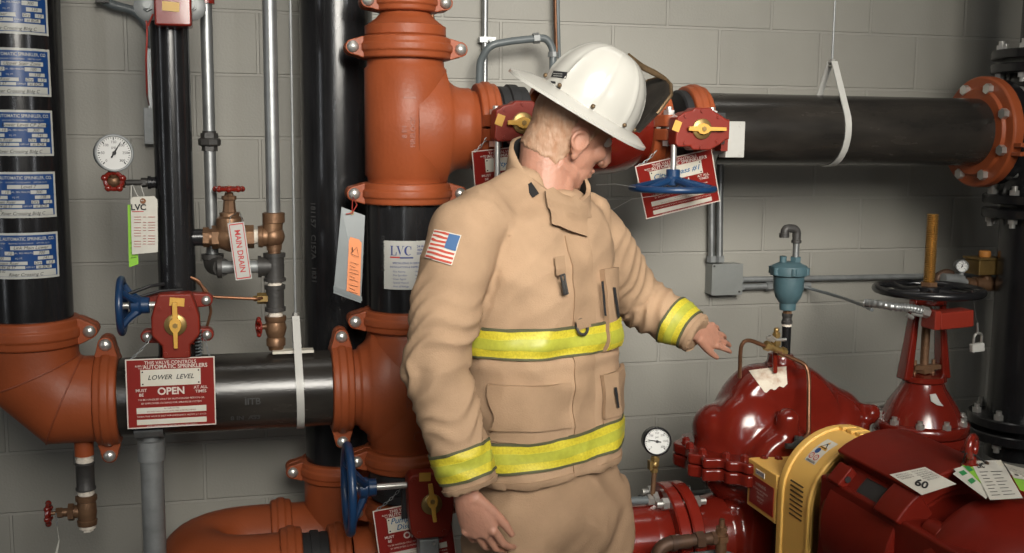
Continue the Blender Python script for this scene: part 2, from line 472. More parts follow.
sp = pipe('pipe_spool', 'short black pipe spool on the central riser carrying a white company sticker', col(190), col(320), R8, BLACK)
mb = MB(); f = onpipe(col(250), Z, R8 + 0.0012, -0.62)
mb.text('8 IN SCH 10 A53', (0, 0, 0), X, Z, 0.014, warp=lambda x, y: f(-y, x), bold=0.01)
obj('stencil_lettering', mb, STENCIL, sp, fix=False)
coupling('orange coupling below the black spool, above the lower tee of the central riser', col(318), Z, X)
ZL = P(250, 391).z
t2 = tee('orange tee low on the central riser with its branch pointing left', col(329).z, col(446).z, P(345, 388).z, P(349, 388).x, -1)
f = onpipe(col(390), Z, 0.1185, -0.1)
mb = MB(); mb.text('8', (0, 0, 0), X, Z, 0.024, warp=lambda x, y: f(-y - 0.01, x), bold=0.03); mb.text('TEE-8', (0, 0, 0), X, Z, 0.02, warp=lambda x, y: f(-y + 0.02, x), bold=0.03)
obj('cast_lettering', mb, CAST, t2, fix=False)
mb = MB(); cc = f(0.045, -0.11); nn = (cc - col(390)); nn.z = 0; mb.torus(cc, nn, 0.013, 0.002, n=20, m=6)
obj('cast_ring', mb, CAST, t2)
coupling('orange coupling under the lower tee, above the pump discharge valve', col(455), Z, X)
coupling('orange coupling beneath the pump discharge valve at the bottom of the central riser', col(505), Z, X)
XB = P(352, 571, OFF).x
ZB = P(300, 571, OFF).z
mb = MB(); t = thing('pipe_elbow', 'orange elbow at the foot of the central riser', 'pipe elbow', (COLX, -OFF, ZB - 0.12))
mb.tube(fillet([col(500), V((COLX, -OFF, ZB)), V((XB, -OFF, ZB))], 0.16, 10), 0.115, n=36)
obj('body', mb, ORANGE, t)
# ---- horizontal lower branch to the left
XA = P(116, 397).x
bl = pipe('black_branch_pipe', 'black horizontal pipe running left from the lower tee behind the lower level sign', V((P(112, 397).x, -OFF, ZL)), V((P(345, 388).x, -OFF, ZL)), R8, BLACKH)
mb = MB()
def fb(x, y):
    th = -0.5 + y / R8
    return V((P(245, 390).x + x, -OFF - R8 * 1.008 * math.cos(th), ZL + R8 * 1.008 * math.sin(th)))
mb.text('8 IN  A53', (0, 0, 0), X, Z, 0.02, warp=lambda x, y: fb(x, y), bold=0.03)
mb.text('IITB', (0, 0, 0), X, Z, 0.026, warp=lambda x, y: fb(x + 0.02, y + 0.05), bold=0.02)
obj('stencil_lettering', mb, STENCIL, bl, fix=False)
coupling('orange coupling joining the black branch pipe to the lower tee', V((P(341, 387).x, -OFF, ZL)), X, Z, ear=0.045)
coupling('orange coupling joining the big left elbow to the black branch pipe', V((P(109, 398).x, -OFF, ZL)), X, Z, ear=0.046)
# ---- left riser with placards
LX = P(27, 250).x
def lc(py): return V((LX, -OFF, P(27, py).z))
pipe('black_riser_pipe', 'black riser at the left edge covered in blue placards', lc(322), V((LX, -OFF, RH)), R8, BLACK)
coupling('orange coupling at the foot of the placard covered riser', lc(331), Z, X, w=0.075)
mb = MB(); t = thing('pipe_elbow', 'large orange mitred elbow at the lower left', 'pipe elbow', (LX, -OFF, ZL - 0.12))
def ell(c, nrm, r, n=44):
    nrm = V(nrm).normalized(); w_ = Y.copy(); u_ = w_.cross(nrm)
    return [V(c) + u_ * (r * math.cos(2 * PI * k / n)) + w_ * (r * math.sin(2 * PI * k / n)) for k in range(n)]
ra = 0.119
zm = lc(352).z; xm = P(82, 398).x
def mitre(c, nrm, stretch):
    nrm = V(nrm).normalized(); u_ = Y.cross(nrm)
    return [V(c) + u_ * (ra * stretch * math.cos(2 * PI * k / 44)) + Y * (ra * math.sin(2 * PI * k / 44)) for k in range(44)]
d1 = math.radians(22.5); s1 = 1 / math.cos(d1)
pA = V((LX, -OFF, ZL + 0.078)); pB = V((LX + 0.078, -OFF, ZL))
rs = [mitre(lc(330), -Z, 0.95), mitre(lc(338), -Z, 1), mitre(pA, V((math.sin(d1), 0, -math.cos(d1))), s1), mitre(pB, V((math.cos(d1), 0, -math.sin(d1))), s1), mitre(V((P(97, 398).x, -OFF, ZL)), X, 1), mitre(V((P(106, 398).x, -OFF, ZL)), X, 0.95)]
mb.rings(rs)
obj('body', mb, ORANGE, t, ang=15, bevel=0.004)
# seams
mb = MB()
for p_, dd in ((pA, (math.sin(d1), 0, -math.cos(d1))), (pB, (math.cos(d1), 0, -math.sin(d1)))):
    rr_ = mitre(p_, dd, s1); mb.tube([V(q) + (V(q) - p_) * 0.002 for q in rr_] + [rr_[0]], 0.0025, 6)
obj('seam', mb, CAST, t)
# ---- blue placards on the left riser
PL = [(-22, 34, 'Lower Level Zone', 'River Crossing Bldg C', '300', '138'), (48, 96, 'Upper Stair Zone', 'River Crossing Bldg C', '100', '138'), (110, 156, 'Lower Level CP Zone', 'River Crossing Bldg C', '300', '141'), (172, 218, 'Level 7', 'River Crossing Bldg C', '300', '138'), (233, 279, 'Link Main Lower', 'River Crossing C', '300', '141')]
names = ['topmost of five', 'second from top', 'middle of five', 'fourth from top', 'lowest of five']
for i, (y0, y1, l1, l2, n1, n2) in enumerate(PL):
    z1, z0 = P(27, y0, OFF + R8).z, P(27, y1, OFF + R8).z; hh = z1 - z0; zc = (z0 + z1) / 2
    t = thing('hydraulic_placard', 'blue hydraulic placard on the left riser, ' + names[i] + ', reading ' + l1, 'placard', (LX, -OFF - R8, z0), 'blue placards on the left riser')
    W = 0.205; th0 = -0.18
    f = onpipe(V((LX, -OFF, zc)), Z, R8 + 0.0008, th0); g = onpipe(V((LX, -OFF, zc)), Z, R8 + 0.0016, th0); g2 = onpipe(V((LX, -OFF, zc)), Z, R8 + 0.0022, th0)
    def sheet(mb, fn, x0, x1, ya, yb, n=14):
        a = [fn(x0 + (x1 - x0) * k / n, ya) for k in range(n + 1)]; b = [fn(x0 + (x1 - x0) * k / n, yb) for k in range(n + 1)]
        mb.rings([a, b], closed=False, caps=False)
    mb = MB(); sheet(mb, f, -W / 2, W / 2, -hh / 2, hh / 2); obj('border', mb, PLACW, t, fix=False)
    mb = MB(); sheet(mb, g, -W / 2 + 0.006, W / 2 - 0.006, -hh / 2 + 0.006, hh / 2 - 0.006); obj('blue_panel', mb, SIGNBLUE, t, fix=False)
    mb = MB(); k = hh / 0.125
    rows = [(0.105, 0.022, -0.02, 0.082, 0.011), (0.03, 0.0075, -0.035, -0.012, 0.010), (0.03, 0.0075, 0.035, 0.075, 0.010), (0, -0.0065, -0.09, -0.02, 0.009), (0, -0.0065, 0.045, 0.085, 0.009), (0, -0.0195, -0.09, 0.02, 0.009), (0, -0.0195, 0.036, 0.055, 0.009), (0, -0.0195, 0.066, 0.09, 0.009), (0, -0.031, -0.09, 0.014, 0.008), (0, -0.031, 0.04, 0.08, 0.008), (0, -0.047, -0.092, 0.092, 0.017)]
    for _, yy, x0, x1, h_ in rows: sheet(mb, g2, x0, x1, (yy - h_ / 2) * k, (yy + h_ / 2) * k)
    obj('field', mb, PLACW, t, fix=False)
    mb = MB()
    mb.text('NATIONAL AUTOMATIC SPRINKLER, CO.', (0, 0, 0), X, Z, 0.0115, warp=lambda x, y: g2(x * 0.86, y + 0.046 * k), bold=0.02)
    mb.text('HYDRAULIC SYSTEM     DESIGNED TO DISCHARGE     GPM PER SQ FT', (0, 0, 0), X, Z, 0.005, warp=lambda x, y: g2(x, y + 0.034 * k))
    mb.text('LOCATION', (0, 0, 0), X, Z, 0.006, warp=lambda x, y: g2(x - 0.055, y + 0.021 * k)); mb.text('GAL. PER MINUTE', (0, 0, 0), X, Z, 0.006, warp=lambda x, y: g2(x + 0.01, y + 0.0075 * k)); mb.text('SQ. FT.', (0, 0, 0), X, Z, 0.006, warp=lambda x, y: g2(x + 0.0, y - 0.0065 * k)); mb.text('GPM AT', (0, 0, 0), X, Z, 0.006, warp=lambda x, y: g2(x + 0.027, y - 0.031 * k))
    obj('printed_lettering', mb, PLACW, t, fix=False)
    mb = MB(); g3 = onpipe(V((LX, -OFF, zc)), Z, R8 + 0.0028, th0)
    for s_, xx, yy, sz in ((l1, 0.03, 0.022, 0.0125), (n1, 0.055, 0.0075, 0.011), ('.10', -0.023, 0.0075, 0.011), (n2, 0.065, -0.0065, 0.011), ('2000', -0.05, -0.0065, 0.011), ('System Riser', -0.03, -0.0195, 0.011), ('Dry', 0.045, -0.0195, 0.010), ('1.5', 0.078, -0.0195, 0.010), ('584 @ 57', -0.03, -0.031, 0.010), ('at BOR', 0.06, -0.031, 0.010), (l2, 0.015, -0.0505, 0.012), ('4-13-02', -0.05, -0.042, 0.009)):
        mb.text(s_, (0, 0, 0), X, Z, sz, shear=0.25, warp=lambda x, y: g3(x + xx, y + yy * k))
    obj('handwriting', mb, INK, t, fix=False)

# ---- rear black riser
RO = 0.30
RX = P(338, 200, RO).x
def rc(py): return V((RX, -RO, P(338, py, RO).z))
rp_ = pipe('black_riser_pipe', 'tall black riser standing behind and left of the central orange riser', rc(470), V((RX, -RO, RH)), R8, BLACK)
mb = MB(); f = onpipe(rc(240), -Z, R8 + 0.001, 0.75)
mb.text('181157   C157A   1831', (0, 0, 0), X, Z, 0.026, warp=lambda x, y: f(-y, x), bold=0.02)
obj('stencil_lettering', mb, STENCIL, rp_, fix=False)
coupling('orange coupling at the foot of the rear black riser', rc(466), Z, X)
XU = P(252, 530, OFF).x                       # centre of the U bend
zf = ZB
mb = MB(); t = thing('pipe_elbow', 'orange elbow under the rear black riser turning left', 'pipe elbow', (RX, -RO, zf - 0.12))
mb.tube(fillet([rc(472), V((RX, -RO, zf)), V((P(281, 520, RO).x, -RO, zf))], 0.13, 10), 0.116, n=36)
obj('body', mb, ORANGE, t)
ring_coupling('dusty orange coupling on the far leg of the U bend, lower left', V((P(281, 520, RO).x, -RO, zf)), X)
ring_coupling('dusty orange coupling on the near leg of the U bend, left of the black collar', V((P(291, 560).x, -OFF, zf)), X)
ring_coupling('orange coupling right of the short black collar at the bottom', V((P(339, 560).x, -OFF, zf)), X)
mb = MB(); t = thing('return_bend', 'large orange U-shaped return bend at the lower left', 'pipe bend', (XU - 0.2, -(OFF + RO) / 2, zf - 0.12))
yc = -(OFF + RO) / 2; rb = (OFF - RO) / 2
pts = [V((P(281, 520, RO).x, -RO, zf)), V((XU, -RO, zf))] + [V((XU - math.sin(PI * k / 16) * rb * 1.22, yc + math.cos(PI * k / 16) * rb, zf)) for k in range(1, 16)] + [V((XU, -OFF, zf)), V((P(291, 560).x, -OFF, zf))]
mb.tube(pts, 0.1165, n=36)
obj('body', mb, ORANGE, t, ang=60)
mb = MB()
mb.lathe(V((P(300, 560).x, -OFF, zf)), X, [(0, R8 - 0.004), (0.001, R8), (0.03, R8), (0.031, R8 + 0.006), (0.055, R8 + 0.006), (0.056, R8), (0.09, R8), (0.091, R8 - 0.004)], n=40)
one('black_collar', mb, MATBLACK, 'short ribbed black collar between two orange couplings at the bottom', 'pipe collar')

# ---- butterfly valves with gear box
def valve(label, c, paxis, stem, box_shift, wheel_d, wheel_r, body_h, ears=False, boxoff=0.165, sc=1.0, dark=MATBLACK, fl=RED, bodyr=0.118, red_body=False, sticker=True, stem_s=-0.055, outline=None):
    """c on the pipe axis; paxis pipe direction; stem direction of the hand wheel; built facing the room (-Y)"""
    c = V(c); a = V(paxis).normalized(); s = V(stem).normalized(); n_ = -Y
    t = thing('butterfly_valve', label, 'valve', c)
    mb = MB(); w = body_h
    mb.lathe(c - a * w / 2, a, [(0, bodyr * 0.9), (0.004, bodyr * 0.95), (w * 0.32, bodyr * 0.95), (w * 0.36, bodyr), (w * 0.64, bodyr), (w * 0.68, bodyr * 0.95), (w - 0.004, bodyr * 0.95), (w, bodyr * 0.9)], n=40)
    mb.cyl(c + n_ * bodyr * 0.8, c + n_ * (boxoff - 0.01), 0.03, n=20)
    mb.box(c + n_ * (boxoff - 0.012), (0.09, 0.012, 0.09))
    obj('body', mb, dark, t)
    b0 = c + n_ * boxoff + box_shift
    ol = outline or [(-0.045, 0.085), (0.045, 0.085), (0.062, 0.045), (0.062, -0.03), (0.05, -0.062), (0.036, -0.078), (0.036, -0.118), (-0.036, -0.118), (-0.036, -0.078), (-0.05, -0.062), (-0.062, -0.03), (-0.062, 0.045)]
    e1 = a if a.z > 0.5 else X                      # local up of the outline is the pipe axis
    e2 = e1.cross(n_) if a.z > 0.5 else None
    u, v = (V((1, 0, 0)), Z)
    mb = MB()
    mb.prism([(p[0] * sc, p[1] * sc) for p in ol], b0, u, v, n_ * 0.058 * sc)
    bx = obj('gear_box', mb, REDBOX, t, bevel=0.006)
    mb = MB(); fr = b0 + n_ * 0.058 * sc
    mb.lathe(fr, n_, [(0, 0.029 * sc), (0.006, 0.029 * sc), (0.008, 0.026 * sc), (0.0085, 0.0001)], n=28)
    obj('indicator_hub', mb, BRASS, t)
    return t, b0, fr
def cover_screws(t, fr, pts):
    for p in pts:
        mb = MB(); q = fr + X * p[0] + Z * p[1]
        mb.hexa(q - Y * -0.004, q - Y * 0.004, 0.0055); obj('cover_screw', mb, REDBOX, t)
def pointer(t, fr, d, L1, L2, sticker=None):
    d = V(d).normalized(); p = d.cross(Y); o = fr - Y * 0.009
    mb = MB(); pr = []
    pr = [(-L2, -0.006), (-0.018, -0.007), (-0.012, -0.013), (0.0, -0.016), (0.013, -0.012), (0.02, -0.006), (L1, -0.005), (L1, 0.005), (0.02, 0.006), (0.013, 0.012), (0.0, 0.016), (-0.012, 0.013), (-0.018, 0.007), (-L2, 0.006)]
    mb.prism(pr, o, d, p, -Y * 0.009)
    q = obj('indicator_pointer', mb, YEL, t, bevel=0.0015)
    mb = MB(); mb.hexa(o - Y * 0.008, o - Y * 0.0125, 0.007); obj('screw', mb, BRASS, q)
    if sticker is not None:
        c, w, h, ang = sticker
        R = Matrix.Rotation(ang, 3, 'Y'); mb = MB(); mb.box(c, (w, 0.0015, h), R); obj('yellow_sticker', mb, YEL, t)
def handwheel(t, p0, d, ln, R, m=BLUE, spokes=5, rim=0.011, dish=0.03, stem_r=0.009, ph=0.3, hubr=0.022):
    p0 = V(p0); d = V(d).normalized(); c = p0 + d * ln
    mb = MB(); mb.cyl(p0, c, stem_r, n=14); obj('stem', mb, STEEL, t)
    w = MB(); u, v, _ = frame(d)
    w.torus(c, d, R, rim, n=48, m=12, sq=1.0)
    hub = c - d * dish
    w.lathe(hub - d * 0.025, d, [(0, hubr * 0.9), (0.002, hubr), (0.02, hubr), (0.026, hubr * 1.25), (0.045, hubr * 1.15), (0.05, hubr * 0.6), (0.055, 0.001)], n=24)
    for k in range(spokes):
        th = ph + 2 * PI * k / spokes; q = u * math.cos(th) + v * math.sin(th)
        w.tube([hub + d * 0.008 + q * hubr, hub * 0.4 + c * 0.6 + q * (R * 0.6), c + q * R], [0.011, 0.009, 0.009], 8)
    return obj('hand_wheel', w, m, t)
def chain(parent, a, b, sag=0.01, pitch=0.011):
    a, b = V(a), V(b); n = max(3, int((b - a).length / pitch)); mb = MB()
    for k in range(n):
        s0 = k / n; s1 = (k + 1.25) / n
        p = a.lerp(b, s0) - Z * (sag * math.sin(PI * s0)); q = a.lerp(b, min(s1, 1)) - Z * (sag * math.sin(PI * min(s1, 1)))
        d = (q - p); L = d.length / 2; d.normalize(); side = frame(d)[0] if k % 2 else frame(d)[1]
        c = (p + q) / 2
        pts = [c + d * (L * math.cos(2 * PI * j / 10)) + side * (0.0032 * math.sin(2 * PI * j / 10)) for j in range(11)]
        mb.tube(pts, 0.001, 5, caps=False)
    return obj('chain', mb, GALVD, parent)
# riser two (narrow black riser) and its valve
SX = P(174.8, 200).x
def sc_(py): return V((SX, -OFF, P(176, py).z))
r2 = 0.0505
pipe('black_riser_pipe', 'narrow black riser at the left carrying the pressure gauge and main drain', sc_(290), V((SX, -OFF, RH)), r2, BLACK, n=32)
vt, b0, fr = valve('red butterfly valve under the narrow left riser with a blue hand wheel on its left', sc_(322), Z, -X, V((0.0, 0.03, 0.016)), 0, 0, 0.12, outline=[(-0.042, 0.083), (0.042, 0.083), (0.05, 0.06), (0.062, 0.02), (0.062, -0.03), (0.036, -0.058), (0.036, -0.093), (-0.036, -0.093), (-0.036, -0.058), (-0.062, -0.03), (-0.062, 0.02), (-0.05, 0.06)], boxoff=0.11, bodyr=0.058, dark=RED)
for py, hw in ((297, 1), (331, 1)):
    z = P(178, py).z
    for s in (1, -1):
        pr = [(0.0, -0.022), (0.045, -0.02)] + [(0.078 + 0.018 * math.cos(th), 0.018 * math.sin(th)) for th in [(-PI / 2 + PI * k / 8) for k in range(9)]] + [(0.045, 0.02), (0.0, 0.022)]
        mb = MB(); mb.prism(pr, V((SX, -OFF - 0.075, z)), X * s, Z, Y * 0.04)
        obj('lug_plate', mb, REDBOX, vt, bevel=0.004)
for py in (297, 331):
    for s in (1, -1): dome_bolt(vt, V((SX + s * 0.078, -OFF - 0.05, P(178, py).z)), -Y, 0.028, r=0.0125)
pointer(vt, fr + V((0, 0, 0.0)), -Z, 0.062, 0.062, (P(177, 302, OFF + 0.1385), 0.038, 0.022, 0.1))
cover_screws(vt, fr, [(-0.04, 0.045), (0.04, 0.045), (-0.028, -0.078), (0.028, -0.078)])
wz = P(127, 308, OFF + 0.15).z - 0.012
handwheel(vt, V((b0.x - 0.05, b0.y - 0.03, wz + 0.012)), -X, b0.x - 0.05 - P(121, 307, OFF + .13).x, 0.071, spokes=4, rim=0.0095, dish=0.045, ph=0.75)
mb = MB(); mb.tube([P(123, 296, .66), P(150, 286, .65), P(164, 284, .62)], 0.0045, 8); mb.tube([P(133, 299, .66), P(160, 291, .66), P(182, 289.5, .63)], 0.004, 8)
obj('cable', mb, MATBLACK, vt)
# spool from the valve down on to the branch pipe
mb = MB(); mb.lathe(V((SX, -OFF, ZL + 0.06)), Z, [(0, 0.066), (0.035, 0.060), (0.06, 0.056), (sc_(322).z - ZL - 0.06, 0.056)], n=32)
one('branch_outlet', mb, BLACK, 'short black outlet joining the narrow riser valve to the branch pipe', 'pipe fitting')
# coiled cable beside the valve
mb = MB(); p0 = P(199, 357, OFF + 0.1); pts = [p0 + V((0.008 * math.cos(k * 0.9), 0.008 * math.sin(k * 0.9), k * 0.0013)) for k in range(60)]
mb.tube(pts, 0.0022, 6)
one('coiled_cable', mb, GREYPIPE, 'small grey coiled cable beside the red valve above the lower level sign', 'cable')
# copper tube from the valve to the drain tee
mb = MB(); o5 = OFF + 0.03
mb.tube(fillet([P(190, 277, o5), P(199, 281, o5), P(206, 294, o5), P(214, 297, o5), P(258, 299, o5), P(264, 297, OFF)], 0.02, 5), 0.0045, 8)
obj_ = one('copper_tube', mb, COPPER, 'thin copper tube from the narrow left riser to the drain tee', 'tube')
mb = MB(); mb.tube(fillet([P(194, 278, o5), P(208, 292, o5), P(211, 312, o5), P(206, 330, o5), P(198, 338, o5)], 0.04, 6), 0.004, 8)
one('copper_tube', mb, COPPER, 'thin curved copper tube bowing around the right of the red valve', 'tube')

# ---- valves on the upper run
def horizvalve(label, cx, cy, rwheel, wire=True, stem_px=21, wheel_len=0.125):
    c = V((P(cx - 8, cy).x, -OFF, ZU))
    ol = [(-0.075, 0.032), (-0.052, 0.047), (-0.028, 0.052), (-0.022, 0.06), (0.03, 0.06), (0.036, 0.052), (0.06, 0.04), (0.078, 0.028), (0.088, 0.028), (0.088, -0.03), (0.078, -0.03), (0.058, -0.045), (0.03, -0.06), (-0.025, -0.06), (-0.032, -0.05), (-0.07, -0.052), (-0.078, -0.04)]
    t, b0, fr = valve(label, c, X, -Z, V((P(cx + 1, cy, OFF + 0.2).x - c.x, 0, P(cx, cy, OFF + 0.2).z - ZU)), 0, 0, 0.085, bodyr=0.122, outline=ol, boxoff=0.18)
    pointer(t, fr + V((0.0, 0, 0)), X, 0.07, 0.045, (P(cx - 18, cy - 3, OFF + 0.2395), 0.022, 0.030, 0.35))
    cover_screws(t, fr, [(-0.05, 0.035), (0.05, 0.035), (-0.05, -0.04), (0.05, -0.035), (0.0, 0.05), (0.0, -0.052)])
    handwheel(t, V((P(cx - stem_px + 1, cy, OFF + .22).x, b0.y - 0.035, b0.z - 0.045)), -Z, wheel_len, rwheel, spokes=5, rim=0.0095, dish=0.03, stem_r=0.0085, ph=0.1, hubr=0.02)
    return t
horizvalve('red geared butterfly valve with yellow pointer, left of the helmet on the upper run', 518, 123, 0.06, wheel_len=0.17)
v2 = horizvalve('red geared valve with blue hand wheel, right of the helmet above the city bypass sign', 695, 129, 0.117)
mb = MB(); o6 = OFF + 0.24
mb.tube([P(676, 190, o6), P(655, 196, o6), P(632, 199, o6 - 0.02), P(612, 210, o6 - 0.06), P(602, 212, o6 - 0.08)], 0.0012, 5)
obj('loose_wire', mb, WIRE, v2)
mb = MB(); mb.tube([P(672, 192, o6), P(640, 188, o6), P(615, 184, o6), P(596, 185, o6 - 0.03)], 0.0012, 5); obj('loose_wire', mb, WIRE, v2)
def uc(px): return V((P(px, 125).x, -OFF, ZU))
coupling('orange coupling on the right branch of the upper tee, left of the helmet', V((P(484, 121).x, -OFF, ZU - 0.006)), X, -Y, front='hex', ear=0.04)
mb = MB(); mb.lathe(uc(492), X, [(0, R8), (0.08, R8)], n=40); one('black_collar', mb, MATBLACK, 'short black pipe collar between the upper tee and the left geared valve', 'pipe collar')
coupling('orange coupling just right of the helmet on the upper run', uc(650), X, -Y, front='hex', ear=0.04)
coupling('orange coupling right of the city bypass valve where the long black pipe starts', uc(691), X, -Y, front='hex', ear=0.04)
coupling('orange coupling behind the helmet between left valve and red check valve', uc(545), X, -Y, front='hex', ear=0.04)
mb = MB(); a_ = uc(552); L_ = uc(643).x - a_.x
mb.lathe(a_, X, [(0, R8), (0.03, R8 + 0.002), (0.05, R8 + 0.03), (L_ * 0.4, R8 + 0.035), (L_ * 0.6, R8 + 0.03), (L_ - 0.06, R8 + 0.02), (L_ - 0.03, R8 + 0.002), (L_, R8)], n=44)
t = thing('check_valve', 'red check valve body on the upper run behind the face under the helmet', 'valve', a_)
obj('body', mb, PUMPRED, t)
# ---- long pipe to the right
XR = P(978, 135).x
pipe('black_header_pipe', 'long black horizontal pipe at the upper right hung by a white strap', uc(688), V((XR + 0.02, -OFF, ZU)), R8, BLACKH, n=48)
def hanger(label, px, apex, rtop, m=WHITE, r=R8, zc=None, rodr=0.0035, skew=0.0, mrod=GALVD):
    x = P(px, 130).x; c = V((x, -OFF, zc)); t = thing('pipe_hanger', label, 'pipe hanger', c, None)
    top = c + Z * (r + apex); d = r + apex; rr = r + 0.004
    al = math.acos(rr / d); pts = [top + Y * -0.012]
    n = 22
    for k in range(n + 1):
        th = al + (2 * PI - 2 * al) * k / n
        pts.append(c + Z * (rr * math.cos(th)) - Y * (rr * math.sin(th)))
    pts.append(top + Y * 0.012)
    pts = [p + X * skew * (p.z - c.z) for p in pts]
    mb = MB(); strip_path(mb, pts, X * 0.021, 0.004); obj('strap', mb, m, t)
    mb = MB(); q = top + X * skew * (top.z - c.z)
    mb.cyl(q - Z * 0.012, V((q.x, q.y, RH)), rodr, n=10); obj('rod', mb, mrod, t)
    mb = MB(); mb.hexa(q - Z * 0.004, q + Z * 0.008, 0.010); mb.cyl(q - V((0, 0.02, 0.012)), q + V((0, 0.02, -0.012)), 0.004, n=8); obj('nut', mb, STEEL, t)
    return t
hanger('white strap hanger with thin rod around the long black pipe, upper right', 829, 0.105, 0, zc=ZU)
hanger('white strap hanger with thin rod around the black branch pipe, left of centre', 294, 0.105, 0, zc=ZL, skew=-0.02)
# ---- flange and black cross at the right
t = thing('flange_adapter', 'orange bolted flange at the right end of the long black pipe', 'flange', (XR, -OFF, ZU))
mb = MB(); c = V((XR, -OFF, ZU))
mb.lathe(c - X * 0.02, X, [(0, R8 + 0.002), (0, R8 + 0.03), (0.012, R8 + 0.034), (0.012, 0.176), (0.018, 0.182), (0.048, 0.182), (0.052, 0.176), (0.052, R8)], n=56)
for s in (-1, 1): mb.box(c + V((0.012, -0.185, -0.055 + s * 0.014)), (0.03, 0.05, 0.014))
obj('ring', mb, ORANGE, t, bevel=0.002)
for k in range(8):
    th = 2 * PI * (k + 0.5) / 8; q = c + V((-0.008, 0.150 * math.cos(th), 0.150 * math.sin(th)))
    mb = MB(); mb.hexa(q, q - X * 0.018, 0.017); mb.cyl(q, q + X * 0.12, 0.010, n=10); obj('bolt', mb, STEEL, t)
CX = P(1041, 130).x
def flange(label, c, axis, r_out, th, m, bolts, rb, br=0.016, name='pipe_flange', grp='black flanges on the right riser', up=1):
    c = V(c); t = thing(name, label, 'flange', c, grp)
    mb = MB(); mb.lathe(c - V(axis) * th / 2, axis, [(0, R8 * 0.9), (0, r_out - 0.004), (0.004, r_out), (th - 0.004, r_out), (th, r_out - 0.004), (th, R8 * 0.9)], n=48); obj('ring', mb, m, t)
    u, w, a = frame(axis)
    for k in range(bolts):
        an = 2 * PI * (k + 0.5) / bolts; q = c + u * (rb * math.cos(an)) + w * (rb * math.sin(an))
        mb = MB()
        mb.hexa(q + a * up * (th / 2), q + a * up * (th / 2 + 0.016), br); mb.cyl(q + a * up * (th / 2 + 0.016), q + a * up * (th / 2 + 0.03), br * 0.6, n=10)
        obj('bolt', mb, STEEL, t)
    return t
def bc(py): return V((CX, -OFF, P(1041, py).z))
t = thing('pipe_cross', 'black cast fitting between the flanges at the right edge', 'pipe fitting', bc(205))
mb = MB(); mb.lathe(bc(205), Z, [(0, R8), (0.02, R8 + 0.008), (bc(66).z - bc(205).z - 0.02, R8 + 0.008), (bc(66).z - bc(205).z, R8)], n=40)
mb.cyl(c + X * 0.03, V((CX, -OFF, ZU)), R8 + 0.012, n=40); mb.lathe(c + X * 0.034, X, [(0, 0.172), (0.04, 0.172), (0.04, 0.1)], n=48)
obj('body', mb, BLACKPAINT, t)
flange('black flange at the top right edge, upper of the pair', bc(55), Z, 0.168, 0.032, BLACKPAINT, 8, 0.143, up=1)
flange('black flange at the top right edge, lower of the pair', bc(69), Z, 0.168, 0.032, BLACKPAINT, 8, 0.143, up=-1)
flange('black flange below the orange flange at the right, upper of its pair', bc(199), Z, 0.168, 0.032, BLACKPAINT, 8, 0.143, up=1)
flange('black flange below the orange flange at the right, lower of its pair', bc(213), Z, 0.168, 0.032, BLACKPAINT, 8, 0.143, up=-1)
pipe('black_riser_pipe', 'black riser leaving the frame above the flanges at the right edge', bc(55), V((CX, -OFF, RH)), R8 * 0.75, BLACKPAINT)
pipe('black_riser_pipe', 'black riser descending below the flanges at the right edge', bc(205), V((CX, -OFF, 0.55)), R8, BLACKPAINT)
flange('black flange low on the right riser beside the red gate valve, upper of its pair', bc(417), Z, 0.172, 0.034, BLACKPAINT, 8, 0.146, up=1)
flange('black flange low on the right riser beside the red gate valve, lower of its pair', bc(431), Z, 0.172, 0.034, BLACKPAINT, 8, 0.146, up=-1)
# ------------------------------------------------------------------ third valve, signs, gauges, drains, conduits
def V3():
    c = V((COLX, -OFF, col(480).z))
    ol = [(-0.055, 0.085), (0.055, 0.085), (0.066, 0.07), (0.062, -0.03), (0.055, -0.085), (0.04, -0.1), (-0.04, -0.1), (-0.055, -0.085), (-0.062, -0.03), (-0.066, 0.07)]
    q = P(428, 497, OFF + 0.21)
    t, b0, fr = valve('red geared pump discharge valve low on the central riser with yellow pointer and blue wheel', c, Z, -X, V((q.x - COLX, 0, q.z - c.z)), 0, 0, 0.09, boxoff=0.21, bodyr=0.115, outline=ol)
    pointer(t, fr + Z * 0.012, V((0.12, 0, -1)), 0.06, 0.05, (P(425, 477, OFF + 0.27), 0.032, 0.024, 0.03))
    cover_screws(t, fr, [(-0.05, 0.07), (0.05, 0.07), (-0.035, -0.08), (0.035, -0.08)])
    s0 = V((b0.x - 0.05, b0.y - 0.03, P(405, 485, OFF + 0.24).z)); w0 = P(353, 488, OFF + 0.24)
    handwheel(t, s0, -X, s0.x - w0.x + 0.012, 0.118, spokes=3, rim=0.0115, dish=0.05, stem_r=0.009, ph=1.2, hubr=0.024)
    mb = MB(); mb.tube([P(376, 478, OFF + .2), P(370, 490, OFF + .22), P(363, 505, OFF + 0.24)], 0.0012, 5); obj('wire', mb, WIRE, t)
    return t
V3()
mb = MB(); q = P(428, 556, OFF + 0.24); mb.box(q, (0.056, 0.05, 0.115)); t = thing('switch_box', 'small bare metal switch box under the pump discharge valve', 'switch box', q - Z * 0.057)
obj('case', mb, GALVD, t, bevel=0.004)
mb = MB(); mb.cyl(q + V((0.012, -0.024, 0.045)), q + V((0.012, -0.029, 0.045)), 0.004, n=10); obj('screw', mb, STEEL, t)
mb = MB(); mb.cyl(q + Z * 0.057, q + Z * 0.085, 0.012, n=14); obj('nipple', mb, GALVD, t)

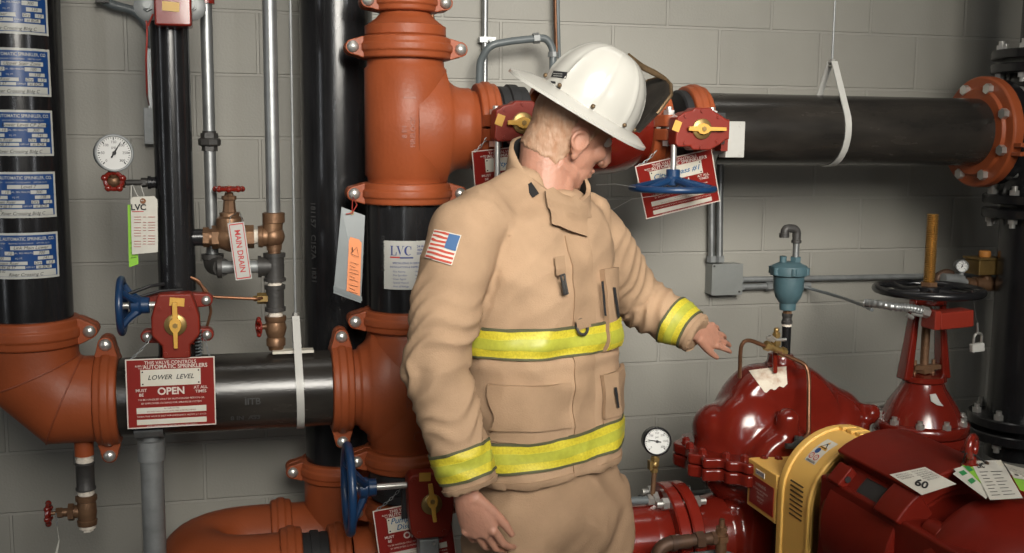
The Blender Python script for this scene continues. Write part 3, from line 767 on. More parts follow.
def card(mb, o, u, v, x0, x1, y0, y1, n, th=0.0008):
    mb.prism([(x0, y0), (x1, y0), (x1, y1), (x0, y1)], V(o), u, v, V(n) * th)
def basis(tl, tr, bl, off):
    o0, o1 = off if isinstance(off, tuple) else (off, off)
    a, b, c = P(*tl, o0), P(*tr, o0), P(*bl, o1)
    u = (b - a); w = u.length; u.normalize(); v = (a - c); v = v if o0 != o1 else v - u * v.dot(u); h = v.length; v.normalize()
    n = u.cross(v).normalized()
    return a + u * w / 2 - v * h / 2, u, v, n, w, h
def sign(label, tl, tr, bl, off, hand, ink, chains):
    o, u, v, n, w, h = basis(tl, tr, bl, off)
    if n.y > 0: n = -n
    t = thing('valve_sign', label, 'sign', o, 'red valve signs')
    k = w / 0.255
    mb = MB(); card(mb, o, u, v, -w / 2, w / 2, -h / 2, h / 2, n, 0.0016); obj('plate', mb, SIGNRED, t)
    o1 = o + n * 0.0016
    mb = MB(); b = 0.0035 * k
    for x0, x1, y0, y1 in ((-w / 2, w / 2, h / 2 - b, h / 2), (-w / 2, w / 2, -h / 2, -h / 2 + b), (-w / 2, -w / 2 + b, -h / 2 + b, h / 2 - b), (w / 2 - b, w / 2, -h / 2 + b, h / 2 - b)):
        card(mb, o1, u, v, x0, x1, y0, y1, n, 0.0005)
    obj('border', mb, SIGNW, t)
    hy = h / 0.2
    mb = MB(); card(mb, o1, u, v, -0.086 * k, 0.086 * k, 0.021 * hy, 0.068 * hy, n, 0.0008); np_ = obj('name_panel', mb, LABELW, t)
    mb = MB()
    for xx in (-0.08, 0.08):
        for yy in (0.027, 0.062): mb.cyl(o1 + u * (xx * k) + v * (yy * hy), o1 + u * (xx * k) + v * (yy * hy) + n * 0.0016, 0.0022, n=8)
    obj('screw', mb, INK, np_)
    for y0, y1 in ((-0.058, -0.041), (-0.09, -0.075)):
        mb = MB(); card(mb, o1, u, v, -0.1 * k, 0.1 * k, y0 * hy, y1 * hy, n, 0.0006); obj('blank_strip', mb, LABELW, t)
    mb = MB(); z = n * 0.0009
    def tx(s, x, y, sz, bold=0.012, al='CENTER', wx=1.0): mb.text(s, o1 + u * (x * k) + v * (y * hy) + z, u, v, sz * k, al, bold, wx=wx)
    tx('THIS VALVE CONTROLS', 0, 0.0875, 0.0145, wx=0.95); tx('AUTOMATIC SPRINKLERS', 0.014, 0.0755, 0.0165, 0.02, wx=0.98); tx('SUPPLY', -0.088, 0.079, 0.0075); tx('TO', -0.086, 0.072, 0.0075)
    tx('OPEN', 0, 0.004, 0.030, 0.03); tx('MUST', -0.085, 0.009, 0.0125, 0.015); tx('BE', -0.085, -0.004, 0.0125, 0.015); tx('AT ALL', 0.085, 0.012, 0.0125, 0.015); tx('TIMES', 0.085, 0.0, 0.0125, 0.015)
    tx('TO BE HANDLED ONLY BY AUTHORIZED PERSON OR', 0, -0.018, 0.0078, 0); tx('BY EMPLOYEES CLOSING FOR SPRINKLER SYSTEM', 0, -0.029, 0.0078, 0)
    tx('WHEN THIS VALVE IS SHUT FOR EMERGENCY, NOTIFY AT ONCE', 0, -0.0665, 0.0068, 0); tx('NOTIFY UNDERWRITERS AND FIRE PROTECTION AGENCY', 0, -0.095, 0.0055, 0)
    obj('printed_lettering', mb, SIGNW, t, fix=False)
    mb = MB(); z = n * 0.0013
    tx('IN CASE OF FIRE', 0, -0.045, 0.006, 0); tx('DO NOT SHUT VALVE UNTIL FIRE IS EXTINGUISHED', 0, -0.053, 0.006, 0)
    obj('strip_lettering', mb, SIGNRED, t, fix=False)
    mb = MB()
    for s, x, y, sz in hand: mb.text(s, o1 + u * (x * k) + v * (y * hy) + n * 0.0014, u, v, sz * k, 'CENTER', 0.012, 0.3)
    obj('handwriting', mb, ink, t, fix=False)
    for a, b_ in chains: chain(t, a, b_, sag=0.006)
    return t
o8 = 0.71
sign('red valve sign reading lower level, hanging in front of the black branch pipe', (125, 359.5), (214.5, 356), (128, 429), 0.69, [('LOWER  LEVEL', 0, 0.045, 0.020)], INK, [(P(152, 335, 0.66), P(130, 360, 0.69)), (P(203, 333, 0.66), P(210, 357, 0.69))])
sign('red valve sign reading city bypass, hanging behind the blue wheel right of the face', (634.5, 166), (711.5, 148), (646, 219), (0.705, 0.622), [('City Bypass #1', 0.0, 0.045, 0.026)], INKB, [(P(657, 150, 0.70), P(638, 166, 0.70)), (P(704, 140, 0.66), P(709, 149, 0.70))])
sign('red valve sign half hidden by the shoulder, left of the helmet', (471.5, 151), (548, 143), (476, 206), (0.70, 0.60), [('City Bypass', 0, 0.045, 0.026)], INKB, [(P(490, 133, 0.70), P(474, 152, 0.70))])
sign('red valve sign reading pump discharge, low behind the red gear box', (372.5, 511), (449, 496), (384, 573), 0.725, [('Pump', -0.045, 0.056, 0.027), ('Disch', -0.03, 0.034, 0.025)], INKB, [(P(402, 487, 0.75), P(375, 511, 0.726))])

# ---- company sticker and sleeve on the spool
t = thing('company_sticker', 'white company sticker with LVC letters on the black spool, partly behind the sleeve', 'sticker', col(285) - Y * R8)
f = onpipe(col(261), Z, R8 + 0.0009, 0); f1 = onpipe(col(261), Z, R8 + 0.0016, 0)
# camera facing angle offset so that the left edge sits where it does
hh = (col(238).z - col(285).z) / 2
x0 = -0.067; x1 = 0.075
def flat(mb, fn, xa, xb, ya, yb, n=12):
    mb.rings([[fn(xa + (xb - xa) * k / n, ya) for k in range(n + 1)], [fn(xa + (xb - xa) * k / n, yb) for k in range(n + 1)]], closed=False, caps=False)
mb = MB(); flat(mb, f, x0, x1, -hh, hh); obj('sheet', mb, WHITE, t, fix=False)
mb = MB()
def serif(parts, ox, oy, sc):
    for kind, *a in parts:
        if kind == 'r': flat(mb, f1, ox + a[0] * sc, ox + a[1] * sc, oy + a[2] * sc, oy + a[3] * sc, 3)
        if kind == 'p':
            mb.raw([f1(ox + x * sc, oy + y * sc) for x, y in a[0]], [tuple(range(len(a[0])))])
gx, gy, S = -0.046, 0.028, 0.027
serif([('r', 0.02, 0.34, 0, .06), ('r', .1, .26, 0, 1), ('r', .02, .34, .94, 1), ('r', .3, .68, 0, .06), ('p', [(.68, 0), (.70, .36), (.64, .36), (.58, .06)])], gx, gy, S)
serif([('p', [(.1, 1), (.28, 1), (.52, .28), (.45, 0.0)]), ('p', [(.45, 0), (.50, .2), (.80, 1), (.74, 1)]), ('r', 0, .38, .95, 1), ('r', .64, .9, .95, 1)], gx + .62 * S, gy, S)
cpts = [(.5 + .42 * math.cos(a_), .5 + .5 * math.sin(a_)) for a_ in [math.radians(50 + 260 * k / 16) for k in range(17)]]
cin = [(.54 + .24 * math.cos(a_), .5 + .44 * math.sin(a_)) for a_ in [math.radians(50 + 260 * k / 16) for k in range(17)]]
for k in range(16): serif([('p', [cpts[k], cpts[k + 1], cin[k + 1], cin[k]])], gx + 1.42 * S, gy, S)
serif([('r', .74, .82, .62, .95)], gx + 1.42 * S, gy, S)
flat(mb, f1, -0.018, 0.020, 0.0195, 0.0235)
for s, x, y, sz in (('24 Hour', 0.046, 0.053, 0.009), ('REPAIR', 0.046, 0.043, 0.009), ('SERVICE', 0.046, 0.033, 0.009), ('SPECIALIZING IN SERVICE', 0.004, 0.006, 0.0075), ('INSTALLATION & INSPECTION', 0.004, -0.005, 0.0075)):
    mb.text(s, (0, 0, 0), X, Z, sz, warp=lambda a_, b_: f1(a_ + x, b_ + y), bold=0.015)
for i, (s, s2) in enumerate((('Fire Alarms', 'Monitoring'), ('Fire Sprinkler', 'Inspection'), ('Clean Agent', 'Security'), ('Special Hazard', 'Nurse Call'), ('Area of Refuge', 'Phone'))):
    for q, xx in ((s, -0.042), (s2, 0.022)):
        mb.text('\u00b7 ' + q, (0, 0, 0), X, Z, 0.0075, 'LEFT', warp=lambda a_, b_: f1(a_ + xx, b_ - 0.018 - 0.0105 * i))
obj('navy_lettering', mb, NAVY, t, fix=False)
mb = MB(); flat(mb, f1, -0.047, -0.018, 0.0205, 0.0245); obj('red_underline', mb, REDINK, t, fix=False)
t = thing('tag_sleeve', 'grey plastic sleeve holding an orange card, hanging left of the black spool', 'tag', P(349, 303, 0.69))
o, u, v, n, w, h = basis((341.5, 207), (365, 216), (333.5, 292), 0.70)
if n.y > 0: n = -n
cn = [P(341.5, 207, .70), P(365, 215.5, .70), P(361, 303, .72), P(333.5, 293, .71)]
mb = MB(); mb.raw(cn + [q + Y * 0.002 for q in cn], [(0, 1, 2, 3), (7, 6, 5, 4), (0, 4, 5, 1), (1, 5, 6, 2), (2, 6, 7, 3), (3, 7, 4, 0)]); obj('sleeve', mb, GREYPL, t)
cn = [P(350.5, 237, .708), P(359, 239.5, .708), P(361.5, 243, .708), P(360, 296, .722), P(346.5, 291, .718), P(349, 240, .708)]
mb = MB(); mb.raw(cn + [q + Y * 0.001 for q in cn], [(0, 1, 2, 3, 4, 5), (11, 10, 9, 8, 7, 6)] + [(i, i + 6, (i + 1) % 6 + 6, (i + 1) % 6) for i in range(6)]); oc = obj('orange_card', mb, SALMON, t)
mb = MB(); a0 = P(356, 256, .712); 
for i in range(9): mb.tube([P(350.3 - i * .2, 262 + i * 3.4 + (2 if i > 5 else 0), .722), P(358.5 - i * .1 - (3 if i % 3 == 1 else 0), 264.5 + i * 3.4 + (2 if i > 5 else 0), .722)], 0.0005, 4)
mb.tube([P(351, 253, .72), P(357, 247, .72), P(358.5, 257, .72), P(351.5, 254, .72)], 0.0008, 5); mb.tube([P(352, 247, .72), P(353, 252, .72)], 0.0012, 5)
obj('print', mb, INK, oc)
mb = MB(); strip_path(mb, [P(333.5, 288, .713), P(362, 299, .723)], V((0, 0, 0.012)), 0.003); obj('fold', mb, GREYPL, t)
mb = MB(); mb.torus(P(352, 213, .704), Y, 0.004, 0.0015, n=16, m=6); obj('eyelet', mb, BRASS, t)
mb = MB(); mb.tube(fillet([P(353, 197, .61), P(357, 205, .69), P(352, 213, .708), P(346, 214, .71)], 0.01, 4), 0.0015, 6); mb.tube([P(352, 213, .708), P(352.5, 199, .64)], 0.0015, 6); obj('red_twist_wire', mb, REDWIRE, t)

# ---- pressure gauges
def gauge(label, c, R, facing, hand, rim_m, stemtop=None, nm='pressure_gauge'):
    c = V(c); d = V(facing).normalized(); t = thing(nm, label, 'gauge', c - Z * R)
    mb = MB(); mb.lathe(c - d * 0.03, d, [(0, R * 0.8), (0.004, R * 0.95), (0.028, R * 0.97), (0.030, R * 1.02), (0.040, R * 1.02), (0.042, R * 0.97), (0.042, R * 0.90), (0.034, R * 0.89), (0.034, 0.0005)], n=40); obj('case', mb, rim_m, t)
    mb = MB(); mb.lathe(c + d * 0.0045, d, [(0, R * 0.89), (0.0006, R * 0.89), (0.0007, 0.0003)], n=36); dl = obj('dial', mb, DIALW, t)
    mb = MB(); u = d.cross(Z).normalized() * -1; v = u.cross(d) * -1
    u = Z.cross(d).normalized(); v = d.cross(u)
    for k in range(31):
        th = math.radians(225 - 270 * k / 30); q = u * math.cos(th) + v * math.sin(th); l = 0.14 if k % 5 == 0 else 0.07
        p = c + d * 0.0056; s = q.cross(d) * (0.018 * R if k % 5 else 0.03 * R)
        mb.poly([p + q * R * 0.84 - s, p + q * R * 0.84 + s, p + q * R * (0.84 - l) + s, p + q * R * (0.84 - l) - s])
    for k, s in enumerate(('0', '50', '100', '150', '200', '250', '300')):
        th = math.radians(225 - 45 * k); mb.text(s, c + d * 0.0056 + (u * math.cos(th) + v * math.sin(th)) * R * 0.58, u, v, R * 0.2)
    mb.text('psi', c + d * 0.0056 + v * R * 0.3, u, v, R * 0.22)
    obj('scale_marks', mb, INK, dl, fix=False)
    mb = MB(); th = math.radians(hand); q = u * math.cos(th) + v * math.sin(th); s = q.cross(d); p = c + d * 0.0075
    mb.prism([(-0.3 * R, -0.04 * R), (0, -0.05 * R), (0.7 * R, -0.008 * R), (0.7 * R, 0.008 * R), (0, 0.05 * R), (-0.3 * R, 0.04 * R)], p, q, s, d * 0.001); mb.cyl(p, p + d * 0.004, R * 0.1, n=12)
    obj('needle', mb, INK, t)
    return t
gd = V((0.33, -1, 0.05))
g1 = gauge('round white pressure gauge left of the narrow black riser', P(113.5, 153, 0.6), 18.6 / M(P(113, 153, 0.6)), gd, 58, GALVD)
t = thing('gauge_cock', 'brass gauge cock with red star handle under the left pressure gauge', 'valve', P(114, 190, 0.58))
mb = MB(); mb.cyl(P(113.5, 176, .59), P(113.5, 170, .6), 0.012, n=14); mb.sphere(P(114, 181, .58), 0.02, (1, 1, 1)); mb.cyl(P(104, 182, .58), P(124, 182, .58), 0.011, n=14); mb.hexa(P(120, 182, .58), P(125, 182, .58), 0.016); obj('body', mb, BRONZE, t)
mb = MB()
for k in range(5):
    th = 2 * PI * k / 5 + 0.3; mb.sphere(P(113.5, 181, .605) + V((0.024 * math.cos(th), 0.004, 0.024 * math.sin(th))), 0.0095)
mb.torus(P(113.5, 181, .605) + Y * 0.004, Y, 0.022, 0.006, 24, 8); obj('handle', mb, RED, t)
mb = MB(); mb.cyl(P(125, 182.5, .58), P(146, 182.5, OFF), 0.008, n=14); mb.hexa(P(141, 182.5, OFF), P(146, 182.5, OFF), 0.013); mb.cyl(P(146, 182.5, OFF), P(148, 182.5, OFF), 0.012, n=14)
one('gauge_nipple', mb, IRON, 'short black nipple between the gauge cock and the narrow riser', 'pipe fitting')
mb = MB(); mb.cyl(P(148, 182.5, OFF), P(161, 182.5, OFF), 0.0155, n=18); mb.cyl(P(148, 182.5, OFF), P(151, 182.5, OFF), 0.018, n=18)
one('riser_outlet', mb, BLACK, 'small black outlet stub on the narrow riser feeding the gauge', 'pipe fitting')
def cardpx(name, label, px, off, m, parent=None, cat='tag', group=None):
    cn = [P(x, y, off) for x, y in px]; n = len(cn)
    mb = MB(); mb.raw(cn + [q + Y * 0.0012 for q in cn], [tuple(range(n)), tuple(range(2 * n - 1, n - 1, -1))] + [(i, i + n, (i + 1) % n + n, (i + 1) % n) for i in range(n)])
    if parent is None:
        t = thing(name, label, cat, cn[-1], group); obj('card', mb, m, t); return t
    return obj(name, mb, m, parent)
t = cardpx('green_tag', 'bright green card hanging behind the white inspection tag', [(127.5, 205), (135, 204), (138.5, 264), (129, 267.5)], 0.592, LIME)
mb = MB()
for i in range(4): mb.tube([P(130 + i * .3, 243 + i * 5, .594), P(135.5 + i * .3, 242 + i * 5, .594)], 0.0006, 4)
obj('print', mb, INK, t)
mb = MB(); mb.tube(fillet([P(133, 206, .593), P(131, 196, .59), P(131.5, 182, .572)], .02, 4), 0.0012, 6); obj('string', mb, STRING, t)
t = cardpx('inspection_tag', 'white inspection tag with red print hanging under the left gauge', [(132.5, 197), (154, 196), (157.5, 199.5), (158, 252), (132, 254.5), (130.5, 199.5)], 0.606, PAPER)
mb = MB(); mb.text('LVC', P(138.5, 207.5, .608), X, Z, 0.022, bold=0.03)
obj('black_lettering', mb, INK, t, fix=False)
mb = MB()
mb.prism([(-.018, -.001), (.012, -.001), (.012, .001), (-.018, .001)], P(139, 211.5, .608), X, Z, Y * -.0004)
for i in range(12): 
    y = 217 + i * 2.7
    for xa, xb in ((134, 141), (143, 146), (148, 155)): 
        if (i * 7 + int(xa)) % 5: mb.tube([P(xa, y, .608), P(xb, y, .608)], 0.0006, 4)
obj('red_print', mb, REDINK, t)
mb = MB(); mb.lathe(P(143, 201, .609), Y, [(0, 0.0075), (0.001, 0.0075), (0.0012, .0025)], n=20); obj('eyelet', mb, COPPER, t)
mb = MB(); mb.tube(fillet([P(142, 201, .61), P(137, 195, .6), P(132, 184, .575), P(132.5, 181, .565)], .02, 4), 0.0012, 6); mb.tube(fillet([P(143, 201, .61), P(144, 195, .6), P(141, 186, .575)], .02, 4), 0.0012, 6); obj('string', mb, STRING, t)

# ---- flow switch on top of the narrow riser
t = thing('flow_switch', 'red flow switch box clamped round the narrow riser at the top edge', 'flow switch', V((SX, -OFF, P(172, 25, .66).z)))
q = P(172.5, -3, 0.665); w_ = 36 / M(q); h_ = 57 / M(q)
mb = MB(); mb.box(q + Y * 0.03, (w_, 0.075, h_)); obj('cover', mb, RED, t, bevel=0.006)
mb = MB(); mb.box(P(171, 7, 0.664) - Y * 0.0405 + Y * 0.03 - Y * 0.0, (0.043, 0.001, 0.024), Matrix.Rotation(0.06, 3, 'Y')); obj('label', mb, CREAM, t)
mb = MB(); mb.cyl(P(187.5, 23, .66) - Y * 0.005, P(187.5, 23, .66) - Y * 0.012, 0.004, n=10); obj('screw', mb, STEEL, t)
for px in (148, 192):
    mb = MB(); p = P(px, 7, 0.60); mb.lathe(p, -Y, [(0, 0.036), (0.006, 0.036), (0.01, 0.03), (0.012, 0.012)], n=28); mb.hexa(p - Y * 0.012, p - Y * 0.024, 0.013); mb.cyl(p - Y * 0.02, p - Y * 0.036, 0.008, n=12); obj('clamp_nut', mb, GALVD, t)
mb = MB(); 
mb.tube([V((P(148, 7).x, -.6, P(148, 7).z)), V((P(148, 7).x, -.53, P(148, 7).z))] , 0.008, 8)
pts = [V((SX + 0.07 * math.cos(a_), -OFF + 0.07 * math.sin(a_) + 0.0, P(170, 7).z)) for a_ in [PI * k / 12 for k in range(13)]]
mb.tube(pts, 0.007, 8); obj('clamp_strap', mb, STEEL, t)
mb = MB(); mb.tube(fillet([P(144, 12, .6), P(147, 24, .6), P(147, 40, .62), P(146, 60, .6), P(147, 95, .5), P(149, 105, .3)], .05, 5), 0.0025, 6); mb.tube([P(153, 14, .62), P(148, 26, .61)], 0.0025, 6)
obj('red_wire', mb, REDWIRE, t)
t = thing('flexible_conduit', 'bent grey conduit running from the top left into a wall strip beside the narrow riser', 'conduit', P(150, 100, 0.05))
mb = MB(); mb.tube(fillet([P(100, -2, .05), P(112, 5, .05), P(137, 11, .05), P(151, 30, .05), P(151, 48, .05)], .09, 8), 0.014, 12); obj('tube', mb, GREYPIPE, t)
mb = MB(); mb.box(P(103, 0, .05), (0.04, 0.05, 0.02)); obj('connector', mb, IRON, t)
mb = MB(); q = P(151, 74, .035); mb.box(q, (0.018, 0.03, 0.22)); obj('strip', mb, GALV, t)
mb = MB(); q = P(151, 126, .03); mb.box(q, (0.040, 0.04, 0.115)); obj('plate', mb, GALVD, t, bevel=0.002)
# ---- galvanised pipes and rod
def vpipe(name, label, px, y0, y1, off, r, m, cat='pipe', top=False, n=20):
    x = P(px, (max(y0, 0) + y1) / 2, off).x; mb = MB(); mb.cyl((x, -off, P(px, y1, off).z), (x, -off, RH if top else P(px, y0, off).z), r, n=n)
    return one(name, mb, m, label, cat), x
o_, xa = vpipe('galvanised_pipe', 'slim shiny galvanised pipe right of the narrow black riser', 207.5, 0, 134, OFF - .06, 0.0165, GALV, top=True)
OA = OFF - .06
def ap(py): return V((xa, -OA, P(208, py, OA).z))
mb = MB(); mb.cyl(ap(0), ap(4), 0.024, n=20)
one('red_sleeve', mb, RED, 'small red sleeve on the slim galvanised pipe at the top edge', 'pipe sleeve')
mb = MB(); mb.hexa(ap(133), ap(138), 0.024); mb.lathe(ap(146), Z, [(0, 0.026), (0.004, 0.031), (ap(138).z - ap(146).z - .004, 0.031), (ap(138).z - ap(146).z, 0.026)], n=8); mb.hexa(ap(146), ap(151), 0.022); mb.cyl(ap(133), ap(131), 0.019)
one('pipe_union', mb, IRON, 'dark pipe union half way down the slim galvanised pipe', 'pipe fitting')
mb = MB(); mb.cyl(ap(150), ap(258), 0.0165, n=20); one('galvanised_pipe', mb, GALV, 'slim galvanised pipe below the dark union, dropping behind the drain valve', 'pipe')
OB = OFF
xb = P(271.5, 110, OB).x
def bp(py): return V((xb, -OB, P(272, py, OB).z))
mb = MB(); mb.cyl(bp(214), V((xb, -OB, RH)), 0.0195, n=24); one('galvanised_pipe', mb, GALV, 'thicker shiny galvanised pipe standing on the bronze drain elbow', 'pipe')
# ---- main drain assembly
zd = P(230, 237, OB).z
def dx(px): return V((P(px, 237, OB).x, -OB, zd))
mb = MB(); mb.cyl(dx(186), dx(203), 0.024, n=24); mb.cyl(dx(189), dx(192), 0.028, n=24)
one('riser_outlet', mb, BLACK, 'black outlet stub on the narrow riser leading to the main drain valve', 'pipe fitting')
t = thing('drain_valve', 'bronze main drain valve with a flat red hand wheel on top', 'valve', dx(228) - Z * 0.05)
mb = MB(); mb.hexa(dx(203), dx(209), 0.028); mb.cyl(dx(208), dx(213), 0.024, n=20); mb.hexa(dx(212), dx(219), 0.033); mb.lathe(dx(216), X, [(0, 0.024), (0.01, 0.032), (0.035, 0.042), (0.055, 0.04), (0.075, 0.03), (0.085, 0.026)], n=28); mb.hexa(dx(243), dx(254), 0.033)
c_ = dx(230); zz = lambda py: P(230, py, OB).z - zd
mb.lathe(c_, Z, [(0, 0.036), (zz(222), 0.038), (zz(218), 0.036), (zz(216), 0.027), (zz(213), 0.026)], n=24); mb.lathe(c_ + Z * zz(214), Z, [(0, 0.027), (0.004, 0.027), (0.005, 0.019), (0.02, 0.017), (0.038, 0.016), (0.041, 0.020), (0.050, 0.020), (0.052, 0.013), (0.06, 0.011)], n=8)
obj('body', mb, BRONZE, t)
mb = MB(); mb.cyl(c_ + Z * zz(198), c_ + Z * zz(186), 0.006, n=10); obj('stem', mb, BRASS, t)
mb = MB(); wc = c_ + Z * zz(189)
mb.torus(wc, Z, 0.035, 0.006, 30, 8)
for k in range(8): mb.sphere(wc + V((0.036 * math.cos(k * PI / 4), 0.036 * math.sin(k * PI / 4), 0)), 0.0085, nu=8, nv=6)
for k in range(4): mb.cyl(wc, wc + V((0.035 * math.cos(k * PI / 2 + .4), 0.035 * math.sin(k * PI / 2 + .4), 0)), 0.005, n=8)
mb.cyl(wc - Z * 0.006, wc + Z * 0.008, 0.011, n=12); obj('hand_wheel', mb, RED, t)
t = thing('drain_tag', 'white tag with red border reading main drain, hanging on the bronze valve', 'tag', P(238, 280, .63))
o, u, v, n, w, h = basis((227.5, 223.5), (244, 221.5), (232, 281), 0.63)
if n.y > 0: n = -n
mb = MB(); card(mb, o, u, v, -w / 2, w / 2, -h / 2, h / 2, n, 0.0015); obj('plate', mb, WHITE, t)
mb = MB(); o1 = o + n * 0.0016; b = 0.003
for x0, x1, y0, y1 in ((-w / 2 + b, w / 2 - b, h / 2 - 2 * b, h / 2 - b), (-w / 2 + b, w / 2 - b, -h / 2 + b, -h / 2 + 2 * b), (-w / 2 + b, -w / 2 + 1.7 * b, -h / 2 + b, h / 2 - b), (w / 2 - 1.7 * b, w / 2 - b, -h / 2 + b, h / 2 - b)): card(mb, o1, u, v, x0, x1, y0, y1, n, 0.0004)
mb.text('MAIN DRAIN', o1 + n * 0.0005, -v, u, 0.0215, bold=0.02, wx=0.95)
obj('red_lettering', mb, REDINK, t, fix=False)
mb = MB(); a_ = o + v * (h / 2 - 0.004) + n * 0.002
mb.tube(fillet([a_ - u * 0.018, a_ - u * 0.014 + Z * 0.022 + Y * 0.02, a_ + Z * 0.025 + Y * 0.045], .02, 4), 0.0013, 6); mb.tube(fillet([a_ + u * 0.018, a_ + u * 0.012 + Z * 0.03 + Y * 0.02, a_ + Z * 0.028 + Y * 0.045], .02, 4), 0.0013, 6); obj('wire', mb, WIRE, t)
mb = MB(); mb.cyl(dx(252), dx(263), 0.021, n=18); one('bronze_nipple', mb, TAPE, 'taped nipple between the drain valve and the bronze elbow', 'pipe fitting')
t = thing('bronze_elbow', 'bronze tee fitting at the foot of the thicker galvanised pipe', 'pipe fitting', bp(247))
mb = MB(); mb.lathe(bp(223), Z, [(0, 0.028), (0.002, 0.031), (0.028, 0.031), (0.030, 0.026)], n=28); mb.tube(fillet([dx(258), dx(271.5), bp(216)], .03, 6), 0.028, 24); mb.sphere(dx(273), 0.033); mb.lathe(dx(258), X, [(0, 0.03), (0.012, 0.032), (0.014, 0.028)], n=24); mb.cyl(bp(240), bp(247), 0.022, n=20); obj('body', mb, BRONZE, t)
mb = MB(); mb.cyl(bp(245), bp(254), 0.018, n=18); mb.cyl(bp(247), bp(250), 0.021, n=18); one('bronze_nipple', mb, BRONZE, 'short threaded nipple under the bronze elbow', 'pipe fitting')
ze = P(240, 267, OB).z
def ex(px): return V((P(px, 267, OB).x, -OB, ze))
t = thing('black_elbow', 'black iron elbow at the foot of the slim galvanised pipe', 'pipe fitting', ex(210))
mb = MB(); A0 = ap(254); A0.y = -OB + .0; mb.tube(fillet([V((xa, -OA, A0.z)), V((xa, -OA, ze)), ex(222)], .05, 8), 0.026, 24); mb.lathe(V((xa, -OA, A0.z)), -Z, [(0, 0.027), (0, 0.031), (0.014, 0.031), (0.016, 0.026)], n=24); mb.lathe(ex(222), -X, [(0, 0.027), (0, 0.031), (0.012, 0.031), (0.014, 0.026)], n=24); obj('body', mb, IRON, t)
mb = MB(); mb.cyl(ex(221), ex(260), 0.018, n=18); one('galvanised_nipple', mb, GALVD, 'horizontal nipple behind the main drain tag', 'pipe fitting')
t = thing('iron_tee', 'black iron tee joining the drain nipples under the bronze elbow', 'pipe fitting', bp(282))
mb = MB(); mb.cyl(bp(254), bp(281), 0.027, n=24); mb.cyl(bp(253), bp(257), 0.031, n=24); mb.cyl(bp(278), bp(281), 0.031, n=24); mb.cyl(ex(259), ex(271), 0.027, n=24); mb.cyl(ex(258), ex(261.5), 0.031, n=24); obj('body', mb, IRON, t)
mb = MB(); mb.cyl(bp(280), bp(288), 0.02, n=18); one('galvanised_nipple', mb, TAPE, 'taped nipple between the two iron tees of the drain', 'pipe fitting')
t = thing('iron_tee', 'lower iron tee of the drain with the copper tube in its left side', 'pipe fitting', bp(312))
mb = MB(); mb.cyl(bp(286), bp(311), 0.025, n=24); mb.cyl(bp(285), bp(289), 0.029, n=24); mb.cyl(bp(307), bp(311), 0.029, n=24); obj('body', mb, IRON, t)
mb = MB(); q = bp(298); mb.hexa(q - X * 0.05, q - X * 0.02, 0.016); mb.cyl(q - X * 0.06, q - X * 0.05, 0.008, n=10); obj('tube_fitting', mb, BRASS, t)
mb = MB(); mb.cyl(bp(309), bp(319), 0.02, n=18); one('galvanised_nipple', mb, TAPE, 'white taped nipple above the lowest bronze valve of the drain', 'pipe fitting')
t = thing('sight_valve', 'bronze valve with tiny red star wheel standing on the branch pipe', 'valve', bp(349))
mb = MB(); hz = lambda py: bp(py).z - bp(350).z
mb.lathe(bp(350), Z, [(0, 0.02), (hz(347), 0.022), (hz(345), 0.027), (hz(339), 0.027), (hz(337), 0.023), (hz(335), 0.026), (hz(328), 0.031), (hz(322), 0.027), (hz(320), 0.03), (hz(316), 0.03), (hz(316), 0.02)], n=26); q = bp(326); mb.cyl(q, q - X * 0.045 - Y * .01, 0.008, n=12); obj('body', mb, BRONZE, t)
mb = MB(); q = bp(326) - X * 0.047 - Y * .01
for k in range(6): mb.sphere(q + V((0.0, 0.024 * math.cos(k * PI / 3), 0.024 * math.sin(k * PI / 3))), 0.007, nu=8, nv=6)
mb.torus(q, V((1, .3, 0)), 0.023, 0.0035, 24, 8); mb.cyl(q, q + X * 0.02, 0.004, n=8)
for k in range(3): mb.cyl(q + V((0, .022 * math.cos(k * PI / 3), .022 * math.sin(k * PI / 3))), q - V((0, .022 * math.cos(k * PI / 3), .022 * math.sin(k * PI / 3))), 0.003, n=6)
obj('hand_wheel', mb, RED, t)
mb = MB(); q = P(293, 351, .58); mb.box(q, (0.115, 0.04, 0.008)); one('saddle_plate', mb, LABELW, 'small pale plate lying on top of the branch pipe under the hanger', 'plate', bevel=0.001)
# ---- drain below the mitred elbow
xd = P(85.5, 480).x
def dp(py): return V((xd, -OFF, P(85.5, py).z))
mb = MB(); mb.cyl(dp(436), dp(455), 0.0255, n=24); one('drain_outlet', mb, ORANGE, 'orange outlet stub under the big mitred elbow', 'pipe fitting')
mb = MB(); mb.cyl(dp(453), dp(463), 0.021, n=20); mb.cyl(dp(454.5), dp(456.5), 0.023, n=20); mb.cyl(dp(458), dp(461.5), 0.0235, n=20); one('taped_nipple', mb, TAPE, 'white taped nipple above the black drain coupling at lower left', 'pipe fitting')
mb = MB(); mb.lathe(dp(490), Z, [(0, 0.022), (0.002, 0.027), (0.008, 0.027), (0.012, 0.0245), (dp(462).z - dp(490).z - 0.008, 0.0245), (dp(462).z - dp(490).z - 0.004, 0.027), (dp(462).z - dp(490).z, 0.024)], n=24); one('drain_coupling', mb, IRON, 'black coupling on the small drain under the mitred elbow', 'pipe fitting')
mb = MB(); mb.cyl(dp(488), dp(499), 0.020, n=20); mb.cyl(dp(491), dp(494), 0.0225, n=20); one('taped_nipple', mb, TAPE, 'white taped nipple below the black drain coupling at lower left', 'pipe fitting')
t = thing('drain_valve', 'bronze angle valve with red star wheel hanging below the mitred elbow', 'valve', dp(531))
mb = MB(); hz = lambda py: dp(py).z - dp(525).z
